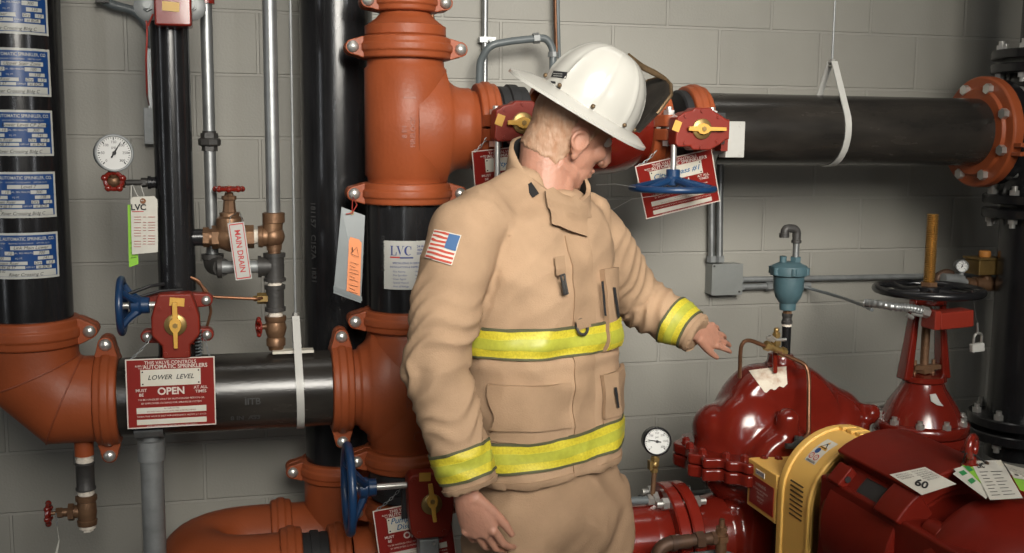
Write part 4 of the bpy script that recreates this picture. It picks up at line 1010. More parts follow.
mb.lathe(dp(525), Z, [(0, 0.02), (0.001, 0.026), (hz(520), 0.027), (hz(519), 0.024), (hz(512), 0.027), (hz(505), 0.026), (hz(501), 0.024), (hz(500), 0.029), (hz(496), 0.029), (hz(495), 0.022)], n=26); q = dp(511)
mb.cyl(q, q - X * 0.035, 0.018, n=18); mb.hexa(q - X * 0.033, q - X * 0.048, 0.025); mb.cyl(q - X * 0.048, q - X * 0.065, 0.012, n=14); mb.hexa(q - X * 0.063, q - X * 0.08, 0.015); mb.cyl(q - X * 0.08, q - X * 0.105, 0.0055, n=10); obj('body', mb, BRONZE, t)
mb = MB(); mb.cyl(dp(524), dp(528), 0.0225, n=20); mb.hexa(dp(527), dp(531), 0.016); obj('taped_plug', mb, TAPE, t)
mb = MB(); wc = q - X * 0.1; mb.torus(wc, X, 0.027, 0.006, 30, 8)
for k in range(6): mb.sphere(wc + V((0, 0.028 * math.cos(k * PI / 3 + .3), 0.028 * math.sin(k * PI / 3 + .3))), 0.0088, nu=8, nv=6)
for k in range(3): mb.cyl(wc + V((0, .027 * math.cos(k * PI / 3), .027 * math.sin(k * PI / 3))), wc - V((0, .027 * math.cos(k * PI / 3), .027 * math.sin(k * PI / 3))), 0.004, n=6)
mb.cyl(wc - X * 0.006, wc + X * 0.008, 0.010, n=12); obj('hand_wheel', mb, RED, t)
chain(t, P(56, 513, OFF + .02), P(57, 526, OFF + .02), 0, 0.01)
mb = MB(); a_ = P(59, 541, OFF + .02); mb.raw([P(58.5, 540, .58), P(59.5, 540.5, .58), P(57.5, 553, .58), P(54.5, 556, .58)], [(0, 1, 2, 3)]); mb.tube([P(57, 526, .58), P(59, 540, .58)], 0.0006, 5); obj('tag_strip', mb, PAPER, t)
# ---- stanchion
t = thing('pipe_stanchion', 'galvanised pipe stanchion with collar holding up the black branch pipe', 'pipe support', V((P(152.5, 480).x, -OFF, 0)))
xs = P(152.5, 480).x; zs = lambda py: P(152.5, py).z
mb = MB(); mb.cyl((xs, -OFF, 0.02), (xs, -OFF, zs(440)), 0.0315, n=28); obj('post', mb, GALVD, t)
mb = MB(); mb.lathe((xs, -OFF, zs(460)), Z, [(0, 0.032), (0.001, 0.0375), (zs(440) - zs(460), 0.0375), (zs(440) - zs(460) + .002, 0.03)], n=28); obj('collar', mb, GALVD, t)
mb = MB(); pts = [V((xs, -OFF + (R8 + .004) * math.sin(a_), ZL - (R8 + .004) * math.cos(a_))) for a_ in [(-0.8 + 1.6 * k / 12) for k in range(13)]]; strip_path(mb, pts, X * 0.075, 0.006); mb.cyl((xs, -OFF, zs(442)), (xs, -OFF, ZL - R8 - .004), 0.025, n=20); obj('saddle', mb, GALVD, t)
mb = MB(); mb.box((xs, -OFF, 0.01), (0.2, 0.2, 0.02)); obj('base_plate', mb, GALVD, t)

# ---- conduits on the wall, right of the helmet
t = thing('junction_box', 'grey junction box on the wall with conduits entering top and right', 'junction box', P(720, 293, .06))
q = P(720, 277.5, .0); w_ = 33 / M(P(720, 277, .06)); h_ = 31 / M(P(720, 277, .06))
mb = MB(); mb.box(V((q.x, -.03, q.z)), (w_, .06, h_)); obj('case', mb, BOXGREY, t, bevel=0.003)
mb = MB(); mb.box(V((q.x, -.0615, q.z)), (w_ * 1.02, .003, h_ * 1.02)); cv = obj('cover', mb, BOXGREY, t, bevel=0.001)
mb = MB()
for dx_, dz_ in ((-.45, .45), (.4, -.4)): mb.cyl((q.x + dx_ * w_, -.063, q.z + dz_ * h_), (q.x + dx_ * w_, -.066, q.z + dz_ * h_), 0.004, n=10)
obj('screw', mb, IRON, cv)
def conduit(label, pts, r=0.012, m=GALV, fit=()):
    t = thing('conduit', label, 'conduit', pts[-1], 'wall conduits'); mb = MB(); mb.tube(fillet(pts, .06, 6), r, 14); obj('tube', mb, m, t)
    for a, b in fit: 
        mb = MB(); mb.hexa(a, b, r * 1.5); obj('connector', mb, GALVD, t)
    return t
oc = 0.035
c1 = conduit('left one of two vertical conduits dropping into the junction box', [P(711.5, 262, oc), P(711.5, 205, oc), P(712.5, 130, oc), P(713, 110, oc)], fit=[(P(711.5, 262, oc), P(711.5, 256, oc))])
conduit('right one of two vertical conduits dropping into the junction box', [P(719.5, 262, oc), P(719.8, 205, oc), P(721, 150, oc), P(726, 140, .25), P(730, 140, 0.5)], r=0.0125, fit=[(P(719.5, 262, oc), P(719.6, 256, oc))])
conduit('long upper conduit running right from the junction box along the wall', [P(736, 279.5, oc), P(800, 278.5, oc), P(930, 276, oc), P(1000, 274, oc)], r=0.0105, m=GALVD, fit=[(P(736, 279.5, oc), P(742, 279.4, oc))])
conduit('short lower conduit running right from the junction box behind the blue air valve', [P(736, 287, oc), P(775, 286, oc), P(810, 285, oc)], r=0.0115, m=GALVD, fit=[(P(736, 287, oc), P(743, 286.8, oc)), (P(766, 286.2, oc), P(772, 286.1, oc))])
mb = MB(); mb.tube(fillet([P(800, 286, oc), P(815, 290, .06), P(840, 297, .2), P(862, 305, .5), P(872, 310, .78)], .2, 6), 0.0055, 8); one('grey_cable', mb, GREYPIPE, 'thin grey cable sagging from the wall conduit to the red switch box', 'cable')
t = thing('strut_conduit', 'thin bright conduit standing on the wall behind the upper tee branch', 'conduit', P(484, 90, .03))
mb = MB(); xq = P(485, 40, .03).x; mb.cyl((xq, -.03, P(485, 95, .03).z), (xq, -.03, RH), 0.0105, n=14); obj('tube', mb, GALV, t)
mb = MB(); mb.box(P(487, 40, .03), (0.055, 0.03, 0.018)); mb.cyl(P(491, 40, .045), P(491, 40, .065), 0.007, n=10); obj('clamp', mb, GALV, t)
t = thing('bent_conduit', 'grey bent conduit arching above the left geared valve', 'conduit', P(480, 90, .2))
mb = MB(); mb.tube(fillet([P(478.5, 100, .1), P(480, 62, .12), P(489, 45, .14), P(512, 41, .14), P(546, 37.5, .14), P(553, 48, .14), P(553, 66, .14), P(552, 90, .2)], .07, 8), 0.0125, 14); obj('tube', mb, GREYPIPE, t)
mb = MB(); mb.hexa(P(533, 38.6, .14), P(539, 38, .14), 0.018); mb.cyl(P(553, 52, .14), P(553, 57, .14), 0.018, n=10); obj('connector', mb, GALVD, t)
mb = MB(); mb.tube([P(556.5, 56, .05), P(555.5, 20, .05), P(554.5, -30, .05)], 0.006, 10); one('copper_wire', mb, COPPER, 'copper ground wire on the wall above the helmet', 'wire')
mb = MB(); mb.tube([P(559, 58, .05), P(558, 20, .05), P(557, -30, .05)], 0.007, 10); one('thin_conduit', mb, GREYPIPE, 'thin grey conduit beside the copper wire above the helmet', 'conduit')
mb = MB(); mb.tube([P(433, 45, .3), P(432, 8, .3), P(432, -30, .3)], 0.007, 10); one('copper_pipe', mb, COPPER, 'copper pipe glimpsed right of the reducer at the top', 'pipe')
# white tamper switch box beside the city bypass valve
t = thing('switch_box', 'white metal switch box in front of the long pipe, right of the city bypass valve', 'switch box', P(736, 158, .72))
q = P(736, 139.5, .72); w_ = 20.5 / M(q); h_ = 36 / M(q)
mb = MB(); mb.box(q + Y * .028, (w_, .05, h_)); obj('case', mb, WHITE, t, bevel=0.0025)
for dx_, dz_ in ((.2, .38), (.25, -.4)):
    mb = MB(); mb.cyl(q + V((dx_ * w_, 0.004, dz_ * h_)), q + V((dx_ * w_, 0.001, dz_ * h_)), 0.003, n=10); obj('screw', mb, STEEL, t)
mb = MB(); mb.tube(fillet([P(724, 150, .69), P(716, 151, .68), P(713, 158, .62), P(713, 170, .5)], .04, 5), 0.011, 12); obj('conduit_elbow', mb, GALV, t)
mb = MB(); mb.box(P(721, 139, .70), (0.022, 0.05, 0.07)); obj('bracket', mb, REDBOX, t)
# ------------------------------------------------------------------ pump, motor, gate valve
def evaluated(o, name):
    """bake a temporary object's modifiers into a fresh mesh"""
    dg = bpy.context.evaluated_depsgraph_get(); dg.update()
    me = bpy.data.meshes.new_from_object(o.evaluated_get(dg)); me.name = name
    bpy.data.objects.remove(o); return me
def voxel(mb, size, smooth=4, factor=0.5, name='body', keep=False):
    bmesh.ops.recalc_face_normals(mb.bm, faces=mb.bm.faces[:])
    me = bpy.data.meshes.new(name); mb.bm.to_mesh(me); mb.bm.free()
    o = bpy.data.objects.new(name, me); C.objects.link(o)
    r = o.modifiers.new('r', 'REMESH'); r.mode = 'VOXEL'; r.voxel_size = size
    if smooth:
        s = o.modifiers.new('s', 'SMOOTH'); s.iterations = smooth; s.factor = factor
    return evaluated(o, name)
def clip(bm, co, no, fill=True):
    """keep the side away from 'no'"""
    g = bm.verts[:] + bm.edges[:] + bm.faces[:]
    r = bmesh.ops.bisect_plane(bm, geom=g, plane_co=co, plane_no=no, clear_outer=True)
    if fill:
        es = [e for e in r['geom_cut'] if isinstance(e, bmesh.types.BMEdge)]
        bmesh.ops.contextual_create(bm, geom=es) if False else bmesh.ops.edgeloop_fill(bm, edges=es)
def meshobj(name, me, m, parent, ang=50):
    me.materials.clear()
    for q in (m if isinstance(m, (list, tuple)) else [m]): me.materials.append(q)
    o = bpy.data.objects.new(name, me); C.objects.link(o)
    if parent is not None:
        me.transform(Matrix.Translation(-wloc(parent))); o.parent = parent
    finish(me, ang); return o

PX, PYo, PZs = 1.528, 0.85, 0.716          # pump centre: x, distance from the wall, split plane height
pc = V((PX, -PYo, PZs))
pump = thing('pump', 'large dark red split case pump with a bolted flange behind the yellow guard', 'pump', V((PX, -PYo, 0)))
def superdome(mb, c, sx, sy, sz, e1=0.8, e2=0.6, n=36, m=18):
    rs = []
    f = lambda t, e: math.copysign(abs(t) ** e, t)
    for i in range(m + 1):
        ph = -PI / 2 + PI * i / m; cr, sr = f(math.cos(ph), e1), f(math.sin(ph), e1)
        rs.append([c + V((sx * max(cr, 1e-4) * f(math.cos(2 * PI * k / n), e2), sy * max(cr, 1e-4) * f(math.sin(2 * PI * k / n), e2), sz * sr)) for k in range(n)])
    mb.rings(rs)
mb = MB()
def discy(mb, c, rx, rz, hy, e=1.0, n=44):                       # a disc standing across the shaft with a rounded rim
    rs = []
    for t, k in ((-1, .78), (-.9, .9), (-.65, .97), (-.3, 1), (.3, 1), (.65, .97), (.9, .9), (1, .78)):
        rs.append([c + V((rx * k * math.cos(2 * PI * q / n), t * hy, rz * k * math.sin(2 * PI * q / n))) for q in range(n)])
    mb.rings(rs)
discy(mb, pc + V((0.0, 0.03, 0)), 0.215, 0.262, 0.085); discy(mb, pc + V((-0.045, 0.03, 0)), 0.16, 0.262, 0.085); discy(mb, pc + V((0.05, 0.03, 0)), 0.16, 0.262, 0.085)                  # volute
discy(mb, pc + V((0.13, 0.05, -0.03)), 0.18, 0.225, 0.075)
mb.sphere(pc + V((-0.10, -0.01, 0.05)), 1, (0.130, 0.098, 0.150), 36, 20)   # left lobe
mb.sphere(pc + V((-0.15, 0.02, 0.0)), 1, (0.105, 0.11, 0.12), 30, 16); mb.sphere(pc + V((-0.195, 0.03, 0.075)), 1, (0.065, 0.08, 0.075), 24, 14)
mb.sphere(pc + V((0.19, 0.04, 0.03)), 1, (0.12, 0.11, 0.15), 30, 16)
mb.lathe(pc + V((-0.045, -0.02, 0.0)), -Y, [(0, 0.116), (0.09, 0.114), (0.12, 0.106), (0.14, 0.088), (0.145, 0.05)], n=36)
mb.cyl(pc + V((-0.045, -0.125, 0.06)), pc + V((-0.045, -0.125, 0.155)), 0.034, n=24)
mb.cyl(pc + V((-0.045, -0.125, 0.155)), pc + V((-0.045, -0.125, 0.168)), 0.018, n=24)
mb.cyl(pc + V((0.01, 0.03, 0.2)), pc + V((0.01, 0.03, 0.292)), 0.04, n=24)
mb.tube([pc + V((-0.215, 0.02, 0.0)), pc + V((-0.19, 0.02, 0.06)), pc + V((-0.06, 0.02, 0.190))], [0.052, 0.062, 0.066], 20); mb.tube([pc + V((0.05, 0.02, 0.19)), pc + V((0.22, 0.02, 0.105)), pc + V((0.285, 0.01, 0.085))], [0.075, 0.055, 0.035], 20); mb.cyl(pc + V((0.27, -.02, 0.11)), pc + V((0.305, -.02, 0.105)), 0.03, n=16)
me = voxel(mb, 0.008, 6)
bm = bmesh.new(); bm.from_mesh(me); clip(bm, pc + Z * 0.0, -Z); bm.to_mesh(me); bm.free()
me_upper = me.copy()
meshobj('upper_casing', me, PUMPRED, pump)
# flange outline, scalloped
def outline(k=1.0):
    pts = []
    ctrl = [(-0.288, -0.02), (-0.275, -0.085), (-0.225, -0.12), (-0.19, -0.165), (-0.12, -0.185), (-0.085, -0.205), (0.0, -0.25), (0.13, -0.25), (0.17, -0.20), (0.24, -0.16), (0.31, -0.09), (0.32, 0.06), (0.25, 0.15), (0.1, 0.20), (-0.1, 0.20), (-0.2, 0.16), (-0.28, 0.09)]
    n = len(ctrl)
    for i in range(n):
        p0, p1, p2, p3 = (V((*ctrl[(i + j) % n], 0)) for j in (-1, 0, 1, 2))
        for s in range(5):
            t = s / 5
            q = 0.5 * ((2 * p1) + (p2 - p0) * t + (2 * p0 - 5 * p1 + 4 * p2 - p3) * t * t + (3 * p1 - p0 - 3 * p2 + p3) * t ** 3)
            w_ = 1 + 0.035 * math.sin((i + t) * 2 * PI * 1.0)
            pts.append((q.x * w_ * k, q.y * w_ * k))
    return pts
mb = MB(); mb.prism(outline(1.04), pc - Z * 0.0005, X, Y, Z * 0.03); obj('upper_flange', mb, PUMPRED, pump, bevel=0.008, seg=3)
mb = MB(); mb.prism(outline(1.04), pc - Z * 0.0025, X, Y, -Z * 0.036); obj('lower_flange', mb, PUMPRED, pump, bevel=0.008, seg=3)
bolts = [(-0.262, -0.055), (-0.215, -0.105), (-0.175, -0.135), (-0.13, -0.16), (-0.095, -0.175), (-0.06, -0.205), (-0.272, 0.01), (-0.262, 0.06), (0.16, -0.18), (0.22, -0.14), (0.27, -0.1)]
for bx_, by_ in bolts:
    mb = MB(); q = pc + V((bx_ * 1.03, by_ * 1.03, 0.029)); mb.cyl(q, q + Z * 0.003, 0.015, n=16); mb.hexa(q + Z * 0.003, q + Z * 0.014, 0.0125); mb.sphere(q + Z * 0.014, 0.009, (1, 1, .5), 10, 6); obj('bolt', mb, PUMPRED, pump)
mb = MB()
mb.sphere(pc + V((-0.03, 0.0, -0.02)), 1, (0.225, 0.15, 0.15), 36, 20)
mb.sphere(pc + V((0.12, 0.02, -0.03)), 1, (0.18, 0.15, 0.17), 30, 16)
mb.lathe(pc + V((0.01, -0.02, 0.0)), -Y, [(0, 0.13), (0.12, 0.128), (0.17, 0.118), (0.2, 0.08)], n=36)
mb.tube([pc + V((-0.19, 0.0, -0.23)), pc + V((0.2, 0.0, -0.23))], 0.105, 30)
mb.box(pc + V((-0.10, -0.02, -0.29)), (0.08, 0.20, 0.38)); mb.box(pc + V((0.15, -0.02, -0.27)), (0.10, 0.22, 0.42))
me = voxel(mb, 0.010, 6)
bm = bmesh.new(); bm.from_mesh(me); clip(bm, pc - Z * 0.03, Z); bm.to_mesh(me); bm.free()
meshobj('lower_casing', me, PUMPRED, pump)
mb = MB(); mb.box((PX, -PYo - 0.03, 0.13), (0.62, 0.42, 0.26)); obj('pedestal', mb, PUMPRED, pump, bevel=0.01)
# white worn patch on the crown of the casing
from mathutils.bvhtree import BVHTree
ptree = BVHTree.FromPolygons([v.co.copy() for v in me_upper.vertices], [tuple(q.vertices) for q in me_upper.polygons])
def phit(px, py, e):
    d = ray(px, py).normalized(); h = ptree.ray_cast(CAM, d)
    return None if h[0] is None else h[0] + h[1] * e
mb = MB(); g = []
tl_, tr_, br_, bl_ = (749, 371), (786, 366.5), (787, 385), (764, 392)
for j in range(13):
    v = j / 12; row = []
    for i in range(13):
        u = i / 12; x_ = (tl_[0] * (1 - u) + tr_[0] * u) * (1 - v) + (bl_[0] * (1 - u) + br_[0] * u) * v; y_ = (tl_[1] * (1 - u) + tr_[1] * u) * (1 - v) + (bl_[1] * (1 - u) + br_[1] * u) * v
        y_ += 1.2 * math.sin(u * 17) * v; h = phit(x_, y_, .0025); k_ = 0
        while h is None and k_ < 20: k_ += 1; h = phit(x_, y_ + k_, .0025)
        row.append(h)
    g.append(row)
mb.rings(g, closed=False, caps=False); me_p = bpy.data.meshes.new('p'); mb.bm.to_mesh(me_p); mb.bm.free()
PATCH = mat('worn_white_patch', (0.62, 0.56, 0.46), 0.8, scale=16, col2=(0.30, 0.15, 0.09), bump=0.4, bscale=50)
rp2 = PATCH.node_tree.nodes['Map Range']; rp2.inputs['From Min'].default_value = 0.52; rp2.inputs['From Max'].default_value = 0.75
meshobj('worn_patch', me_p, PATCH, pump)
# suction pipe with flanges, running left from the pump
zq = 0.47; xf = P(672, 520, PYo).x
t = thing('suction_pipe', 'red suction pipe with bolted flanges entering the pump from the left', 'pipe', V((xf - 0.3, -PYo, zq - 0.11)))
mb = MB(); mb.cyl((xf - 0.55, -PYo, zq), (xf, -PYo, zq), 0.112, n=40); obj('pipe', mb, RED, t)
for s_, nm in ((-0.02, 'pipe_flange'), (0.021, 'pump_flange')):
    mb = MB(); mb.lathe((xf + s_ - 0.018, -PYo, zq), X, [(0, 0.10), (0, 0.168), (0.004, 0.173), (0.032, 0.173), (0.036, 0.168), (0.036, 0.10)], n=48); obj('flange', mb, RED, t)
mb = MB(); mb.lathe((xf - 0.075, -PYo, zq), X, [(0, 0.112), (0.02, 0.118), (0.038, 0.135)], n=40); obj('weld_neck', mb, RED, t)
for k in range(8):
    th = 2 * PI * (k + 0.5) / 8; q = V((xf - 0.038, -PYo + 0.146 * math.sin(th), zq + 0.146 * math.cos(th)))
    mb = MB(); mb.hexa(q, q - X * 0.018, 0.018); mb.cyl(q - X * 0.035, q + X * 0.115, 0.010, n=10); mb.hexa(q + X * 0.078, q + X * 0.095, 0.018); obj('bolt', mb, STEEL, t)
mb = MB(); mb.cyl((xf + 0.038, -PYo, zq), (PX - 0.19, -PYo, zq), 0.115, 0.13, n=40); obj('nozzle', mb, PUMPRED, pump)
mb = MB(); mb.cyl((PX + 0.19, -PYo, zq), (PX + 0.36, -PYo, zq), 0.13, 0.115, n=40); obj('nozzle', mb, PUMPRED, pump)
# gauge over the flange
gp = 0.84
g2 = gauge('pressure gauge with black rim standing on a thin brass pipe left of the pump', P(656.5, 441, gp), 14.2 / M(P(656, 441, gp)), V((-0.12, -1, 0.12)), 168, BLACKPAINT)
t = thing('gauge_cock', 'brass gauge cock and thin stem under the black rimmed gauge', 'valve', P(653, 495, gp))
mb = MB(); mb.cyl(P(655.5, 452, gp), P(655, 460, gp), 0.008, n=12); mb.hexa(P(655.3, 457, gp), P(655, 461, gp), 0.014); mb.sphere(P(654.6, 464, gp), 0.013); mb.cyl(P(650, 464, gp), P(658, 463.5, gp), 0.007, n=10); mb.hexa(P(654.4, 468, gp), P(654.2, 472, gp), 0.012); obj('body', mb, BRASS, t)
mb = MB(); mb.box(P(650, 465, gp), (0.008, 0.02, 0.026)); obj('lever', mb, BRASS, t)
mb = MB(); mb.cyl(P(654.2, 471, gp), P(652.5, 498, gp), 0.0075, n=12); obj('stem', mb, BRONZE, t)
t = thing('grey_pipe', 'grey pipe with hex fitting ending at the gauge stem left of the flange', 'pipe', P(640, 505, gp))
mb = MB(); mb.cyl(P(600, 502.5, gp), P(650, 500, gp), 0.0115, n=16); obj('tube', mb, GREYPIPE, t)
mb = MB(); mb.hexa(P(647, 500.2, gp), P(652, 500, gp), 0.018); mb.hexa(P(652, 499.8, gp), P(657, 499.5, gp), 0.024); obj('fitting', mb, STEEL, t)
mb = MB(); mb.cyl(P(640, 502, .25), P(720, 496, .25), 0.026, n=20); one('grey_pipe', mb, GREYPIPE, 'thick grey pipe along the wall behind the suction flange', 'pipe')
# rusty drain piping in front of the flange
ro = 1.08
t = thing('drain_pipe', 'rusty elbow and pipe with brass cock in front of the suction flange', 'pipe', P(655, 560, ro))
mb = MB(); mb.tube(fillet([P(657, 600, ro), P(657, 545, ro), P(690, 541, ro)], .045, 8), 0.019, 18); mb.cyl(P(672, 543, ro), P(700, 539.5, ro), 0.016, n=18); mb.lathe(P(671, 543.4, ro), X, [(0, .016), (0, 0.022), (0.014, 0.022), (0.014, .016)], n=20); obj('pipe', mb, RUST, t)
mb = MB(); mb.hexa(P(695, 540.3, ro), P(703, 539.5, ro), 0.024); mb.cyl(P(703, 539.5, ro), P(712, 538.5, ro), 0.016, n=16); mb.hexa(P(711, 538.5, ro), P(715, 538.3, ro), 0.02); obj('union', mb, RUST, t)
mb = MB(); mb.cyl(P(721, 552, ro), P(721, 530, ro), 0.015, n=16); mb.hexa(P(721, 541, ro), P(721, 535, ro), 0.022); mb.hexa(P(721.5, 531, ro), P(721.7, 527, ro), 0.017); mb.cyl(P(721.7, 529, ro), P(722.3, 519, ro), 0.009, 0.007, n=12); mb.cyl(P(713, 538.5, ro), P(722, 538, ro), 0.014, n=14); obj('cock', mb, BRONZE, t)
mb = MB(); mb.tube([P(690, 556, ro - .05), P(720, 552, ro - .05), P(745, 560, ro - .05)], 0.009, 10); one('grey_cable', mb, GREYPIPE, 'grey cable low behind the rusty drain pipe', 'cable')
# air release valve
ao = 0.82
ax = P(788.5, 285, ao).x
def aq(py): return V((ax, -ao, P(788, py, ao).z))
hz = lambda a_, b_: aq(a_).z - aq(b_).z
t = thing('air_valve', 'teal cast air release valve on a black pipe above the pump', 'valve', aq(311))
mb = MB(); mb.lathe(aq(302), Z, [(-hz(302, 310), 0.020), (-hz(302, 309.5), 0.0235), (-hz(302, 303), 0.0245), (0, 0.027), (hz(297, 302), 0.037), (hz(290, 302), 0.043), (hz(280, 302), 0.0445), (hz(276, 302), 0.0445), (hz(275, 302), 0.053)], n=36); obj('bowl', mb, TEAL, t)
mb = MB(); mb.lathe(aq(275), Z, [(0, 0.05), (0.001, 0.0545), (hz(269, 275), 0.0555), (hz(266, 275), 0.052), (hz(264, 275), 0.040), (hz(262, 275), 0.028), (hz(262, 275), 0.0)], n=36)
for k in range(6):
    th = 2 * PI * k / 6 + .3; q = aq(274) + V((0.051 * math.cos(th), 0.051 * math.sin(th), 0)); mb.cyl(q, q + Z * hz(267, 274), 0.0095, n=12)
mb.cyl(aq(262), aq(262) + X * 0.0, 0.01) if False else None
q = P(795.5, 262, ao); mb.hexa(V((q.x, -ao, aq(264).z)), V((q.x, -ao, aq(257).z)), 0.0165); q2 = P(783, 262, ao); mb.cyl(V((q2.x, -ao, aq(264).z)), V((q2.x, -ao, aq(256).z)), 0.010, n=14); mb.hexa(V((q2.x, -ao, aq(259).z)), V((q2.x, -ao, aq(256).z)), 0.010)
obj('lid', mb, TEAL, t)
mb = MB(); zt_ = lambda py: P(795, py, ao).z
mb.cyl((q.x, -ao, zt_(259)), (q.x, -ao, zt_(240)), 0.0095, n=14); one('vent_nipple', mb, GALV, 'short pale nipple between the teal air valve and its black elbow', 'pipe fitting')
mb = MB(); mb.lathe((q.x, -ao, zt_(243)), Z, [(0, .011), (0, .0145), (.008, .0145), (.01, .012)], n=20); mb.tube(fillet([V((q.x, -ao, zt_(241))), V((q.x, -ao, zt_(228.5))), P(785, 228.5, ao), P(784.5, 236, ao)], .036, 8), 0.0125, 18); mb.cyl(P(784.3, 233, ao), P(784.2, 237.5, ao), 0.0145, n=18); one('vent_elbow', mb, IRON, 'dark iron gooseneck elbows on top of the teal air valve', 'pipe fitting')
mb = MB(); mb.cyl(aq(320), aq(309), 0.0115, n=16); mb.hexa(aq(314), aq(311), 0.014); one('bronze_nipple', mb, BRONZE, 'bronze nipple directly under the teal air valve', 'pipe fitting')
mb = MB(); mb.lathe(aq(324), Z, [(0, 0.013), (0.001, 0.016), (hz(321, 324), 0.0165), (hz(320, 324), 0.014), (hz(317, 324), 0.0135), (hz(316, 324), 0.0155), (hz(313.5, 324), 0.0155), (hz(313, 324), 0.012)], n=20); one('pipe_reducer', mb, IRON, 'small dark reducer fitting below the teal air valve', 'pipe fitting')
mb = MB(); mb.cyl(aq(326.5), aq(323), 0.0135, n=18); one('taped_nipple', mb, TAPE, 'white thread tape ring under the small dark reducer', 'pipe fitting')
mb = MB(); mb.cyl(aq(366), aq(326), 0.0135, n=20); mb.lathe(aq(366), Z, [(0, .03), (.004, .03), (.012, .016)], n=20); one('black_pipe', mb, BLACKPAINT, 'short black pipe rising from the pump crown to the air valve', 'pipe')
# copper bleed tubing
co_ = 0.93
mb = MB(); mb.tube(fillet([P(739.5, 378, co_), P(741, 336.5, co_), P(770, 348, co_), P(807, 365, co_ + .02), P(809, 380, co_ + .04), P(808.5, 436, co_ + .09), P(800, 441, co_ + .1)], .03, 6), 0.0058, 10); bt = one('copper_tube', mb, COPPER, 'bent copper bleed tube looping over the crown of the red pump', 'tube')
t = thing('bleed_cock', 'small brass bleed valve cluster on the copper tube above the pump', 'valve', P(775, 365, co_))
mb = MB(); mb.cyl(P(766, 345, co_), P(786, 353, co_), 0.010, n=12); mb.hexa(P(765, 345, co_), P(770, 347, co_), 0.014); mb.hexa(P(781, 351, co_), P(785, 353, co_), 0.014); mb.cyl(P(776, 352, co_), P(776.5, 332, co_), 0.009, n=12); mb.hexa(P(776, 345, co_), P(776, 340, co_), 0.015); mb.hexa(P(776.5, 337, co_), P(776.5, 333, co_), 0.012); mb.sphere(P(776.5, 330, co_), 0.008); obj('body', mb, BRASS, t)
mb = MB(); mb.tube([P(770, 335.5, co_ + .01), P(776, 340, co_ + .01), P(786, 339.5, co_ + .01)], 0.0045, 8); mb.tube([P(767, 337, co_ + .01), P(774, 341.5, co_ + .01)], 0.004, 8); obj('lever', mb, STEEL, t)
mb = MB(); mb.cyl(P(775, 353, co_ - .02), P(775, 372, co_ - .04), 0.007, n=12); obj('red_stub', mb, RED, t)
mb = MB(); mb.hexa(P(803, 439, co_ + .1), P(798, 442, co_ + .1), 0.012); mb.tube([P(799, 441, co_ + .1), P(793, 446, co_ + .12), P(786, 446, co_ + .12)], 0.008, 10); mb.cyl(P(797, 436, co_ + .1), P(796, 447, co_ + .1), 0.007, n=10); one('tube_fitting', mb, IRON, 'dark tube fitting at the lower end of the copper bleed tube', 'pipe fitting')

# ---- yellow coupling guard
GX, GR = 1.525, 0.168
gt = 0.882; gz = gt - GR
y1, y2 = -1.174, -1.33
guard = thing('coupling_guard', 'yellow arched coupling guard between the pump and the motor', 'guard', V((GX, (y1 + y2) / 2, 0.2)))
def arch(R, z0, n=28):
    return [(-R, z0)] + [(-R * math.cos(PI * k / n), gz + R * math.sin(PI * k / n)) for k in range(n + 1)] + [(R, z0)]
mb = MB()
def arch_shell(y_a, y_b, Ro, Ri):
    o = arch(Ro, 0.2); i = arch(Ri, 0.2)
    rs = []
    for yy, pl in ((y_a, o), (y_b, o), (y_b, i), (y_a, i)): rs.append([V((GX + p[0], yy, p[1])) for p in pl])
    n = len(o); vs = [p for r in rs for p in r]; fs = []
    for a_ in range(4):
        b_ = (a_ + 1) % 4
        for k in range(n - 1): fs.append((a_ * n + k, a_ * n + k + 1, b_ * n + k + 1, b_ * n + k))
    for k in (0, n - 1): fs.append(tuple(a_ * n + k for a_ in range(4)))
    mb.raw(vs, fs)
arch_shell(y1 - 0.02, y2, GR, GR - 0.006)
obj('shell', mb, GUARD, guard, bevel=0.002)
mb = MB(); arch_shell(y1, y1 - 0.026, GR + 0.006, GR - 0.006); obj('rear_rim', mb, GUARD, guard, bevel=0.004)
mb = MB(); pl = arch(GR - 0.004, 0.2); mb.prism([(p[0], p[1]) for p in pl], (GX, y1 - 0.004, 0), X, Z, -Y * 0.004); obj('end_plate', mb, GUARD, guard)
mb = MB(); arch_shell(y2 + 0.012, y2, GR + 0.004, GR - 0.01); obj('front_rim', mb, GUARD, guard, bevel=0.003)
for k in range(4):
    mb = MB(); q = V((GX + 0.003 + .004 * k, y1 - 0.03 - 0.034 * k, gt + 0.004)); mb.box(q, (0.036, 0.024, 0.010)); obj('ridge_clip', mb, GUARD, guard, bevel=0.002)
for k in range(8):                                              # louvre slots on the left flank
    mb = MB(); q = V((GX - GR - 0.0006, (y1 + y2) / 2 - 0.012, 0.765 - 0.0125 * k)); mb.box(q, (0.003, 0.062, 0.0034)); obj('louvre', mb, mat('louvre_shadow', (0.07, 0.035, 0.008), .7), guard)
